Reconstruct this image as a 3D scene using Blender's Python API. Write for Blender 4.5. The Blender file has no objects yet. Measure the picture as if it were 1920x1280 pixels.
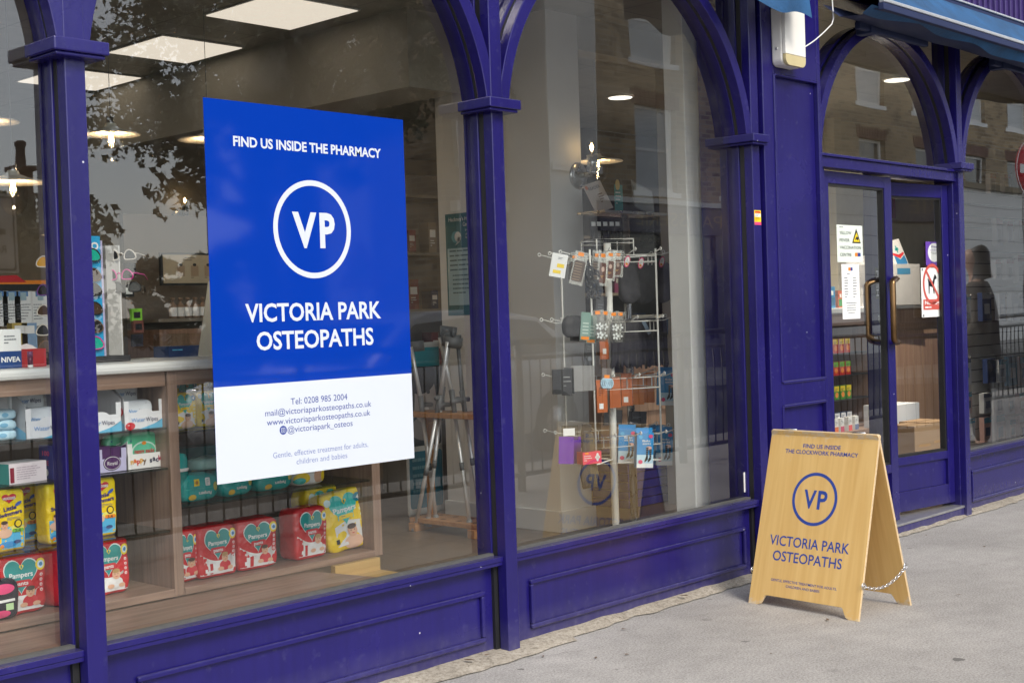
import bpy, bmesh, math, random
from math import radians as RAD, sin, cos, pi
from mathutils import Vector, Matrix, noise
random.seed(7)
S = bpy.context.scene
COL = S.collection

# ------------------------------------------------------------------ camera
CX, CY, CZ = -2.36577518, -3.48937975, 1.25517137
YAW, PITCH, ROLL, FPX = RAD(46.79667689), RAD(-1.12015199), RAD(-1.87040957), 2507.64
def cam_axes():
    cy, sy, cp, sp = cos(YAW), sin(YAW), cos(PITCH), sin(PITCH)
    fwd = Vector((sy*cp, cy*cp, sp)); right = Vector((cy, -sy, 0)); up = right.cross(fwd)
    return cos(ROLL)*right+sin(ROLL)*up, -sin(ROLL)*right+cos(ROLL)*up, fwd
_R, _U, _F = cam_axes()
cam = bpy.data.cameras.new('camera'); camo = bpy.data.objects.new('camera', cam); COL.objects.link(camo)
cam.sensor_width = 36; cam.lens = FPX*36/1920; cam.clip_start = .05; cam.clip_end = 900
camo.matrix_world = Matrix(((_R.x, _U.x, -_F.x, CX), (_R.y, _U.y, -_F.y, CY), (_R.z, _U.z, -_F.z, CZ), (0, 0, 0, 1)))
S.camera = camo
def at(u, v, x=None, y=None, z=None):
    """The point on a plane of the room or the street that the photograph shows at (u, v)."""
    d = _R*((u-960)/FPX)-_U*((v-640)/FPX)+_F
    t = (y-CY)/d.y if y is not None else ((x-CX)/d.x if x is not None else (z-CZ)/d.z)
    return Vector((CX, CY, CZ))+d*t

# ------------------------------------------------------------------ sky, sun, exposure
W = bpy.data.worlds.new('World'); S.world = W; W.use_nodes = True
nt = W.node_tree; nt.nodes.clear()
sky = nt.nodes.new('ShaderNodeTexSky'); sky.sky_type = 'NISHITA'; sky.sun_disc = False
SUN_EL, SUN_AZ = RAD(42), RAD(-164)
sky.sun_elevation = SUN_EL; sky.sun_rotation = SUN_AZ; sky.air_density = 1.0; sky.dust_density = 1.0; sky.ozone_density = 1.2
hs = nt.nodes.new('ShaderNodeHueSaturation'); hs.inputs['Saturation'].default_value = .34
bg = nt.nodes.new('ShaderNodeBackground'); bg.inputs['Strength'].default_value = .15
wo = nt.nodes.new('ShaderNodeOutputWorld')
nt.links.new(sky.outputs[0], hs.inputs['Color']); nt.links.new(hs.outputs[0], bg.inputs['Color']); nt.links.new(bg.outputs[0], wo.inputs['Surface'])
sl = bpy.data.lights.new('sun', 'SUN'); sl.energy = 1.4; sl.angle = RAD(20); sl.color = (1, .92, .81)
so = bpy.data.objects.new('sun', sl); COL.objects.link(so)
sd = Vector((sin(SUN_AZ)*cos(SUN_EL), cos(SUN_AZ)*cos(SUN_EL), sin(SUN_EL)))
so.rotation_euler = sd.to_track_quat('Z', 'Y').to_euler()
S.view_settings.view_transform = 'Standard'; S.view_settings.look = 'None'; S.view_settings.exposure = 0.95; S.view_settings.gamma = 1
S.render.engine = 'CYCLES'
S.cycles.max_bounces = 10; S.cycles.diffuse_bounces = 4; S.cycles.glossy_bounces = 4; S.cycles.transparent_max_bounces = 24
S.cycles.caustics_reflective = False; S.cycles.caustics_refractive = False
S.cycles.use_denoising = True
S.cycles.sample_clamp_indirect = 6

# ------------------------------------------------------------------ materials
def lin(r, g=None, b=None):
    if isinstance(r, str):
        r, g, b = int(r[1:3], 16), int(r[3:5], 16), int(r[5:7], 16)
    f = lambda c: (c/255/12.92 if c/255 <= .04045 else ((c/255+.055)/1.055)**2.4)
    return (f(r), f(g), f(b), 1)
MATS = {}
def base_mat(name):
    m = bpy.data.materials.new(name); m.use_nodes = True
    return m, m.node_tree, m.node_tree.nodes['Principled BSDF']
def pm(name, col, rough=.5, metal=0, var=.12, scale=14, bump=0, bscale=None, spec=.5, coat=0, emit=0, ecol=None):
    """A painted / plastic / paper surface with faint procedural unevenness."""
    if name in MATS: return MATS[name]
    if isinstance(col, str): col = lin(col)
    if len(col) == 3: col = (*col, 1)
    m, t, b = base_mat(name); N, L = t.nodes, t.links
    tc = N.new('ShaderNodeTexCoord'); no = N.new('ShaderNodeTexNoise'); no.inputs['Scale'].default_value = scale; no.inputs['Detail'].default_value = 5
    L.new(tc.outputs['Object'], no.inputs['Vector'])
    mx = N.new('ShaderNodeMix'); mx.data_type = 'RGBA'
    mx.inputs[6].default_value = tuple(c*(1-var) for c in col[:3])+(1,); mx.inputs[7].default_value = tuple(min(1, c*(1+var)) for c in col[:3])+(1,)
    L.new(no.outputs['Fac'], mx.inputs[0]); L.new(mx.outputs[2], b.inputs['Base Color'])
    mr = N.new('ShaderNodeMapRange'); mr.inputs[3].default_value = max(0, rough-.08); mr.inputs[4].default_value = min(1, rough+.08)
    L.new(no.outputs['Fac'], mr.inputs[0]); L.new(mr.outputs[0], b.inputs['Roughness'])
    b.inputs['Metallic'].default_value = metal; b.inputs['Specular IOR Level'].default_value = spec; b.inputs['Coat Weight'].default_value = coat
    if bump:
        n2 = N.new('ShaderNodeTexNoise'); n2.inputs['Scale'].default_value = bscale or scale*6; n2.inputs['Detail'].default_value = 4
        L.new(tc.outputs['Object'], n2.inputs['Vector'])
        bp = N.new('ShaderNodeBump'); bp.inputs['Strength'].default_value = bump; bp.inputs['Distance'].default_value = .01
        L.new(n2.outputs['Fac'], bp.inputs['Height']); L.new(bp.outputs[0], b.inputs['Normal'])
    if emit:
        b.inputs['Emission Color'].default_value = ecol or col; b.inputs['Emission Strength'].default_value = emit
    MATS[name] = m
    return m
def ink(h, rough=.45): return pm('ink_'+h[1:], h, rough, var=.04)

def blue_paint():
    m, t, b = base_mat('blue_gloss_paint'); N, L = t.nodes, t.links
    tc = N.new('ShaderNodeTexCoord'); n1 = N.new('ShaderNodeTexNoise'); n1.inputs['Scale'].default_value = 3; n1.inputs['Detail'].default_value = 8
    L.new(tc.outputs['Object'], n1.inputs['Vector'])
    cr = N.new('ShaderNodeValToRGB'); cr.color_ramp.elements[0].position = .3; cr.color_ramp.elements[1].position = .75
    cr.color_ramp.elements[0].color = (.0104, .0074, .097, 1); cr.color_ramp.elements[1].color = (.0138, .0096, .126, 1)
    L.new(n1.outputs['Fac'], cr.inputs[0])
    # small white paint spatters and chips
    vo = N.new('ShaderNodeTexVoronoi'); vo.inputs['Scale'].default_value = 11; L.new(tc.outputs['Object'], vo.inputs['Vector'])
    lt = N.new('ShaderNodeMath'); lt.operation = 'LESS_THAN'; lt.inputs[1].default_value = .035; L.new(vo.outputs['Distance'], lt.inputs[0])
    vs = N.new('ShaderNodeSeparateColor'); L.new(vo.outputs['Color'], vs.inputs[0])
    gt = N.new('ShaderNodeMath'); gt.operation = 'GREATER_THAN'; gt.inputs[1].default_value = .72; L.new(vs.outputs[0], gt.inputs[0])
    mu = N.new('ShaderNodeMath'); mu.operation = 'MULTIPLY'; L.new(lt.outputs[0], mu.inputs[0]); L.new(gt.outputs[0], mu.inputs[1])
    # dusty scuffs
    n3 = N.new('ShaderNodeTexNoise'); n3.inputs['Scale'].default_value = 26; n3.inputs['Detail'].default_value = 9; L.new(tc.outputs['Object'], n3.inputs['Vector'])
    c3 = N.new('ShaderNodeValToRGB'); c3.color_ramp.elements[0].position = .62; c3.color_ramp.elements[1].position = .9; L.new(n3.outputs['Fac'], c3.inputs[0])
    m3 = N.new('ShaderNodeMix'); m3.data_type = 'RGBA'; m3.inputs[7].default_value = (.16, .16, .25, 1)
    d3 = N.new('ShaderNodeMath'); d3.operation = 'MULTIPLY'; d3.inputs[1].default_value = .22; L.new(c3.outputs[0], d3.inputs[0]); L.new(d3.outputs[0], m3.inputs[0]); L.new(cr.outputs[0], m3.inputs[6])
    mx = N.new('ShaderNodeMix'); mx.data_type = 'RGBA'; mx.inputs[7].default_value = (.5, .5, .58, 1); L.new(mu.outputs[0], mx.inputs[0]); L.new(m3.outputs[2], mx.inputs[6])
    mps = N.new('ShaderNodeMapping'); mps.inputs['Scale'].default_value = (38, 38, 1.6); L.new(tc.outputs['Object'], mps.inputs[0]); n5 = N.new('ShaderNodeTexNoise'); n5.inputs['Scale'].default_value = 1; n5.inputs['Detail'].default_value = 6; L.new(mps.outputs[0], n5.inputs['Vector'])
    r5 = N.new('ShaderNodeMapRange'); r5.inputs[1].default_value = .3; r5.inputs[2].default_value = .75; r5.inputs[3].default_value = .93; r5.inputs[4].default_value = 1.08; L.new(n5.outputs['Fac'], r5.inputs[0])
    m5 = N.new('ShaderNodeMix'); m5.data_type = 'RGBA'; m5.blend_type = 'MULTIPLY'; m5.inputs[0].default_value = 1; L.new(mx.outputs[2], m5.inputs[6]); L.new(r5.outputs[0], m5.inputs[7])
    ge = N.new('ShaderNodeNewGeometry'); sn = N.new('ShaderNodeSeparateXYZ'); L.new(ge.outputs['True Normal'], sn.inputs[0]); du = N.new('ShaderNodeMapRange'); du.inputs[1].default_value = .3; du.inputs[2].default_value = 1; du.inputs[4].default_value = .4; L.new(sn.outputs[2], du.inputs[0])
    dn = N.new('ShaderNodeMath'); dn.operation = 'MULTIPLY'; L.new(du.outputs[0], dn.inputs[0]); L.new(n3.outputs['Fac'], dn.inputs[1])
    # splash dirt towards the pavement
    so_ = N.new('ShaderNodeSeparateXYZ'); L.new(ge.outputs['Position'], so_.inputs[0]); sp_ = N.new('ShaderNodeMapRange'); sp_.inputs[1].default_value = .14; sp_.inputs[2].default_value = 0; sp_.inputs[3].default_value = 0; sp_.inputs[4].default_value = .5; L.new(so_.outputs[2], sp_.inputs[0])
    s2 = N.new('ShaderNodeMath'); s2.operation = 'MULTIPLY'; L.new(sp_.outputs[0], s2.inputs[0]); L.new(n3.outputs['Fac'], s2.inputs[1]); s3 = N.new('ShaderNodeMath'); s3.operation = 'MAXIMUM'; L.new(s2.outputs[0], s3.inputs[0]); L.new(dn.outputs[0], s3.inputs[1])
    m6 = N.new('ShaderNodeMix'); m6.data_type = 'RGBA'; m6.inputs[7].default_value = (.17, .16, .19, 1); L.new(s3.outputs[0], m6.inputs[0]); L.new(m5.outputs[2], m6.inputs[6])
    L.new(m6.outputs[2], b.inputs['Base Color'])
    mr = N.new('ShaderNodeMapRange'); mr.inputs[3].default_value = .16; mr.inputs[4].default_value = .34; L.new(n1.outputs['Fac'], mr.inputs[0]); L.new(mr.outputs[0], b.inputs['Roughness'])
    n2 = N.new('ShaderNodeTexNoise'); n2.inputs['Scale'].default_value = 35; L.new(tc.outputs['Object'], n2.inputs['Vector'])
    bp = N.new('ShaderNodeBump'); bp.inputs['Strength'].default_value = .06; bp.inputs['Distance'].default_value = .01; L.new(n2.outputs['Fac'], bp.inputs['Height']); L.new(bp.outputs[0], b.inputs['Normal'])
    return m
BLUE = blue_paint()

def glass_mat():
    m = bpy.data.materials.new('window_glass'); m.use_nodes = True; t = m.node_tree; N, L = t.nodes, t.links; N.clear()
    o = N.new('ShaderNodeOutputMaterial'); tr = N.new('ShaderNodeBsdfTransparent'); tr.inputs[0].default_value = (.93, .95, .94, 1)
    gl = N.new('ShaderNodeBsdfGlossy'); gl.inputs['Roughness'].default_value = 0.0; gl.inputs['Color'].default_value = (1, 1, 1, 1)
    lw = N.new('ShaderNodeLayerWeight'); lw.inputs['Blend'].default_value = .5      # facing: 1 - |cos|, the same from both sides
    pw = N.new('ShaderNodeMath'); pw.operation = 'POWER'; pw.inputs[1].default_value = 3; L.new(lw.outputs['Facing'], pw.inputs[0])
    fr = N.new('ShaderNodeMath'); fr.operation = 'MULTIPLY_ADD'; fr.inputs[1].default_value = 1.0; fr.inputs[2].default_value = .094; L.new(pw.outputs[0], fr.inputs[0])
    nw = N.new('ShaderNodeTexNoise'); nw.inputs['Scale'].default_value = 1.6; nw.inputs['Detail'].default_value = 1; bw = N.new('ShaderNodeBump'); bw.inputs['Strength'].default_value = .009; bw.inputs['Distance'].default_value = .1
    tw = N.new('ShaderNodeTexCoord'); L.new(tw.outputs['Object'], nw.inputs['Vector']); L.new(nw.outputs['Fac'], bw.inputs['Height']); L.new(bw.outputs[0], gl.inputs['Normal'])
    mx = N.new('ShaderNodeMixShader'); L.new(fr.outputs[0], mx.inputs[0]); L.new(tr.outputs[0], mx.inputs[1]); L.new(gl.outputs[0], mx.inputs[2])
    # wiped dust and small smears on the outside of the pane
    tc = N.new('ShaderNodeTexCoord'); n = N.new('ShaderNodeTexNoise'); n.inputs['Scale'].default_value = 7; n.inputs['Detail'].default_value = 12; n.inputs['Roughness'].default_value = .7
    L.new(tc.outputs['Object'], n.inputs['Vector'])
    cr = N.new('ShaderNodeMapRange'); cr.inputs[1].default_value = .5; cr.inputs[2].default_value = .85; cr.inputs[3].default_value = .006; cr.inputs[4].default_value = .05; L.new(n.outputs['Fac'], cr.inputs[0])
    df = N.new('ShaderNodeBsdfDiffuse'); df.inputs[0].default_value = (.5, .5, .48, 1)
    m2 = N.new('ShaderNodeMixShader'); L.new(cr.outputs[0], m2.inputs[0]); L.new(mx.outputs[0], m2.inputs[1]); L.new(df.outputs[0], m2.inputs[2])
    L.new(m2.outputs[0], o.inputs['Surface'])
    return m
GLASS = glass_mat()
def clear_mat(name, col=(.95, .97, .96), f=1.45, rough=.02):
    m = bpy.data.materials.new(name); m.use_nodes = True; t = m.node_tree; N, L = t.nodes, t.links; N.clear()
    o = N.new('ShaderNodeOutputMaterial'); tr = N.new('ShaderNodeBsdfTransparent'); tr.inputs[0].default_value = (*col, 1)
    gl = N.new('ShaderNodeBsdfGlossy'); gl.inputs['Roughness'].default_value = rough
    lw = N.new('ShaderNodeLayerWeight'); lw.inputs['Blend'].default_value = .5
    pw = N.new('ShaderNodeMath'); pw.operation = 'POWER'; pw.inputs[1].default_value = 4; L.new(lw.outputs['Facing'], pw.inputs[0])
    fr = N.new('ShaderNodeMath'); fr.operation = 'MULTIPLY_ADD'; fr.inputs[1].default_value = .6; fr.inputs[2].default_value = .05 if f < 1.6 else .12; L.new(pw.outputs[0], fr.inputs[0])
    mx = N.new('ShaderNodeMixShader'); L.new(fr.outputs[0], mx.inputs[0]); L.new(tr.outputs[0], mx.inputs[1]); L.new(gl.outputs[0], mx.inputs[2]); L.new(mx.outputs[0], o.inputs['Surface'])
    return m
CLEAR = clear_mat('clear_plastic')
GLOBE = clear_mat('thin_clear_globe', (.97, .96, .94)); [setattr(n.inputs[2], 'default_value', .012) or setattr(n.inputs[1], 'default_value', .25) for n in GLOBE.node_tree.nodes if n.type == 'MATH' and n.operation == 'MULTIPLY_ADD']
SHELFGLASS = clear_mat('shelf_glass', (.72, .8, .78))

def wood(name, c1, c2, rough=.5, axis='x', grain=1.0, scale=1.0):
    if name in MATS: return MATS[name]
    m, t, b = base_mat(name); N, L = t.nodes, t.links
    tc = N.new('ShaderNodeTexCoord'); mp = N.new('ShaderNodeMapping')
    st = {'x': (1.2, 26, 26), 'z': (26, 26, 1.2), 'y': (26, 1.2, 26)}[axis]
    mp.inputs['Scale'].default_value = tuple(s*scale for s in st); L.new(tc.outputs['Object'], mp.inputs[0])
    n = N.new('ShaderNodeTexNoise'); n.inputs['Scale'].default_value = 1; n.inputs['Detail'].default_value = 8; n.inputs['Distortion'].default_value = 1.2*grain; L.new(mp.outputs[0], n.inputs['Vector'])
    n2 = N.new('ShaderNodeTexNoise'); n2.inputs['Scale'].default_value = 6; n2.inputs['Detail'].default_value = 8; L.new(mp.outputs[0], n2.inputs['Vector'])
    ad = N.new('ShaderNodeMath'); ad.operation = 'MULTIPLY_ADD'; ad.inputs[1].default_value = .35; L.new(n2.outputs['Fac'], ad.inputs[0]); L.new(n.outputs['Fac'], ad.inputs[2])
    cr = N.new('ShaderNodeValToRGB'); cr.color_ramp.elements[0].position = .45; cr.color_ramp.elements[1].position = .85
    cr.color_ramp.elements[0].color = (*c1, 1); cr.color_ramp.elements[1].color = (*c2, 1); L.new(ad.outputs[0], cr.inputs[0])
    L.new(cr.outputs[0], b.inputs['Base Color']); b.inputs['Roughness'].default_value = rough
    bp = N.new('ShaderNodeBump'); bp.inputs['Strength'].default_value = .08; bp.inputs['Distance'].default_value = .01; L.new(ad.outputs[0], bp.inputs['Height']); L.new(bp.outputs[0], b.inputs['Normal'])
    MATS[name] = m
    return m
OAK = wood('grey_oak_laminate', (.17, .105, .075), (.31, .205, .15), .45, 'x')
OAKV = wood('grey_oak_upright', (.17, .105, .075), (.31, .205, .15), .45, 'z')
PINE = wood('orange_pine', (.33, .14, .04), (.5, .25, .09), .4, 'x')
WALNUT = wood('walnut_counter', (.19, .1, .06), (.3, .17, .105), .5, 'z')

def brick(name, c1, c2, mortar, axis='x', scale=1.0):
    m, t, b = base_mat(name); N, L = t.nodes, t.links
    tc = N.new('ShaderNodeTexCoord'); sp = N.new('ShaderNodeSeparateXYZ'); cb = N.new('ShaderNodeCombineXYZ'); L.new(tc.outputs['Object'], sp.inputs[0])
    L.new(sp.outputs[0 if axis == 'x' else 1], cb.inputs[0]); L.new(sp.outputs[2], cb.inputs[1])
    br = N.new('ShaderNodeTexBrick'); br.inputs['Scale'].default_value = 1; br.inputs['Brick Width'].default_value = .225*scale; br.inputs['Row Height'].default_value = .075*scale
    br.inputs['Mortar Size'].default_value = .011*scale; br.inputs['Bias'].default_value = -.3; br.inputs['Mortar Smooth'].default_value = .2
    br.inputs['Color1'].default_value = (*c1, 1); br.inputs['Color2'].default_value = (*c2, 1); br.inputs['Mortar'].default_value = (*mortar, 1); L.new(cb.outputs[0], br.inputs['Vector'])
    n = N.new('ShaderNodeTexNoise'); n.inputs['Scale'].default_value = .8; n.inputs['Detail'].default_value = 8; L.new(cb.outputs[0], n.inputs['Vector'])
    mr = N.new('ShaderNodeMapRange'); mr.inputs[3].default_value = .55; mr.inputs[4].default_value = 1.35; L.new(n.outputs['Fac'], mr.inputs[0])
    mx = N.new('ShaderNodeMix'); mx.data_type = 'RGBA'; mx.blend_type = 'MULTIPLY'; mx.inputs[0].default_value = 1; L.new(br.outputs[0], mx.inputs[6]); L.new(mr.outputs[0], mx.inputs[7])
    L.new(mx.outputs[2], b.inputs['Base Color']); b.inputs['Roughness'].default_value = .9
    return m
BRICK = brick('yellow_stock_brick', (.46, .33, .18), (.1, .062, .035), (.42, .36, .28), 'x', 1.35)
BRICKY = brick('yellow_stock_brick_return', (.46, .33, .18), (.1, .062, .035), (.42, .36, .28), 'y', 1.35)
RBRICK = brick('red_brick', (.2, .08, .05), (.14, .06, .04), (.2, .16, .13))

def paving(name, col, speck, dark, sc=1.0):
    m, t, b = base_mat(name); N, L = t.nodes, t.links
    tc = N.new('ShaderNodeTexCoord')
    def noise_(s, d=6, r=.6):
        n = N.new('ShaderNodeTexNoise'); n.inputs['Scale'].default_value = s; n.inputs['Detail'].default_value = d; n.inputs['Roughness'].default_value = r; L.new(tc.outputs['Object'], n.inputs['Vector']); return n
    fine, mid, big = noise_(120*sc, 5, .85), noise_(9, 8, .7), noise_(1.1, 6)
    cr = N.new('ShaderNodeValToRGB'); e = cr.color_ramp.elements; e[0].position = .36; e[1].position = .66; e[0].color = (*dark, 1); e[1].color = (*speck, 1)
    k = e.new(.5); k.color = (*col, 1); L.new(fine.outputs['Fac'], cr.inputs[0])
    mr = N.new('ShaderNodeMapRange'); mr.inputs[1].default_value = .25; mr.inputs[2].default_value = .75; mr.inputs[3].default_value = .8; mr.inputs[4].default_value = 1.16; L.new(big.outputs['Fac'], mr.inputs[0])
    mr2 = N.new('ShaderNodeMapRange'); mr2.inputs[1].default_value = .3; mr2.inputs[2].default_value = .7; mr2.inputs[3].default_value = .88; mr2.inputs[4].default_value = 1.1; L.new(mid.outputs['Fac'], mr2.inputs[0])
    mm = N.new('ShaderNodeMath'); mm.operation = 'MULTIPLY'; L.new(mr.outputs[0], mm.inputs[0]); L.new(mr2.outputs[0], mm.inputs[1])
    mx = N.new('ShaderNodeMix'); mx.data_type = 'RGBA'; mx.blend_type = 'MULTIPLY'; mx.inputs[0].default_value = 1; L.new(cr.outputs[0], mx.inputs[6]); L.new(mm.outputs[0], mx.inputs[7])
    # trodden gum spots
    wv = N.new('ShaderNodeTexNoise'); wv.inputs['Scale'].default_value = 30; L.new(tc.outputs['Object'], wv.inputs['Vector'])
    va = N.new('ShaderNodeVectorMath'); va.operation = 'MULTIPLY_ADD'; va.inputs[1].default_value = (.05, .05, 0); L.new(wv.outputs['Color'], va.inputs[0]); L.new(tc.outputs['Object'], va.inputs[2])
    vo = N.new('ShaderNodeTexVoronoi'); vo.inputs['Scale'].default_value = 5.2; L.new(va.outputs[0], vo.inputs['Vector'])
    sp = N.new('ShaderNodeSeparateColor'); L.new(vo.outputs['Color'], sp.inputs[0])
    th = N.new('ShaderNodeMath'); th.operation = 'MULTIPLY'; th.inputs[1].default_value = .13; L.new(sp.outputs[0], th.inputs[0])
    lt = N.new('ShaderNodeMath'); lt.operation = 'LESS_THAN'; L.new(vo.outputs['Distance'], lt.inputs[0]); L.new(th.outputs[0], lt.inputs[1])
    mu = N.new('ShaderNodeMath'); mu.operation = 'MULTIPLY'; L.new(lt.outputs[0], mu.inputs[0]); L.new(sp.outputs[1], mu.inputs[1])
    m4 = N.new('ShaderNodeMix'); m4.data_type = 'RGBA'; m4.inputs[7].default_value = tuple(c*.3 for c in col)+(1,); L.new(mu.outputs[0], m4.inputs[0]); L.new(mx.outputs[2], m4.inputs[6])
    L.new(m4.outputs[2], b.inputs['Base Color']); b.inputs['Roughness'].default_value = .88; b.inputs['Specular IOR Level'].default_value = .3
    bp = N.new('ShaderNodeBump'); bp.inputs['Strength'].default_value = .35; bp.inputs['Distance'].default_value = .004; L.new(fine.outputs['Fac'], bp.inputs['Height']); L.new(bp.outputs[0], b.inputs['Normal'])
    return m
PAVE = paving('worn_asphalt_paving', (.368, .35, .328), (.54, .518, .488), (.215, .202, .187))
ROADM = paving('road_asphalt', (.06, .06, .062), (.1, .1, .1), (.03, .03, .03))
CEMENT = paving('pale_cement', (.35, .31, .25), (.46, .42, .35), (.19, .165, .13), .5)

def tiles(name, col, grout, size):
    m, t, b = base_mat(name); N, L = t.nodes, t.links
    tc = N.new('ShaderNodeTexCoord'); br = N.new('ShaderNodeTexBrick'); br.offset = 0; br.inputs['Scale'].default_value = 1; br.inputs['Brick Width'].default_value = size; br.inputs['Row Height'].default_value = size
    br.inputs['Mortar Size'].default_value = .004; br.inputs['Color1'].default_value = (*col, 1); br.inputs['Color2'].default_value = tuple(c*.85 for c in col)+(1,); br.inputs['Mortar'].default_value = (*grout, 1)
    L.new(tc.outputs['Object'], br.inputs['Vector']); n = N.new('ShaderNodeTexNoise'); n.inputs['Scale'].default_value = 9; n.inputs['Detail'].default_value = 8; L.new(tc.outputs['Object'], n.inputs['Vector'])
    mr = N.new('ShaderNodeMapRange'); mr.inputs[3].default_value = .7; mr.inputs[4].default_value = 1.3; L.new(n.outputs['Fac'], mr.inputs[0])
    mx = N.new('ShaderNodeMix'); mx.data_type = 'RGBA'; mx.blend_type = 'MULTIPLY'; mx.inputs[0].default_value = 1; L.new(br.outputs[0], mx.inputs[6]); L.new(mr.outputs[0], mx.inputs[7]); L.new(mx.outputs[2], b.inputs['Base Color'])
    b.inputs['Roughness'].default_value = .3
    return m
FLOORT = tiles('brown_floor_tiles', (.19, .14, .098), (.1, .08, .06), .45)
CEILT = tiles('ceiling_tiles', (.34, .315, .27), (.12, .11, .095), .6)
CREAM = pm('cream_wall_paint', (.44, .4, .33), .7, var=.04, scale=3)
WHITEW = pm('white_wall_paint', (.78, .77, .74), .6, var=.03, scale=3)
BLACK = pm('black_rubber', (.012, .012, .013), .5, var=.2)
GREYG = pm('grey_sealant', (.09, .09, .085), .6, var=.3, scale=30)
WHITE = pm('white_plastic', (.78, .78, .77), .35, var=.04)
STEEL = pm('brushed_steel', (.6, .6, .6), .28, 1, var=.1)
ALLOY = pm('satin_alloy', (.7, .71, .72), .4, .6, var=.06)
CHROME = pm('chrome', (.8, .8, .8), .12, 1, var=.05)
BRONZE = pm('worn_bronze', (.21, .125, .06), .33, 1, var=.3, scale=25)
GREYP = pm('grey_plastic', (.13, .135, .14), .45, var=.1)
CWOOD = wood('brown_counter_laminate', (.33, .2, .135), (.48, .31, .21), .5, 'z')
CARD = pm('brown_cardboard', (.38, .24, .13), .75, var=.08, scale=8)
PAPER = pm('white_paper', (.82, .82, .8), .55, var=.03)

# ------------------------------------------------------------------ mesh builder
TEXTS = {}
def text_mesh(s, bold):
    k = (s, bold)
    if k in TEXTS: return TEXTS[k]
    c = bpy.data.curves.new('tmp_text', 'FONT'); c.body = s; c.size = 1; c.resolution_u = 3; c.align_x = 'LEFT'; c.offset = bold
    o = bpy.data.objects.new('tmp_text', c); COL.objects.link(o)
    dg = bpy.context.evaluated_depsgraph_get(); ev = o.evaluated_get(dg); me = ev.to_mesh()
    vs = [v.co.copy() for v in me.vertices]; fs = [tuple(p.vertices) for p in me.polygons]
    ev.to_mesh_clear(); bpy.data.objects.remove(o); bpy.data.curves.remove(c)
    x0 = min(v.x for v in vs); x1 = max(v.x for v in vs); y0 = min(v.y for v in vs); y1 = max(v.y for v in vs)
    TEXTS[k] = ([(v.x-x0, v.y) for v in vs], fs, x1-x0, y0, y1)
    return TEXTS[k]

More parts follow.
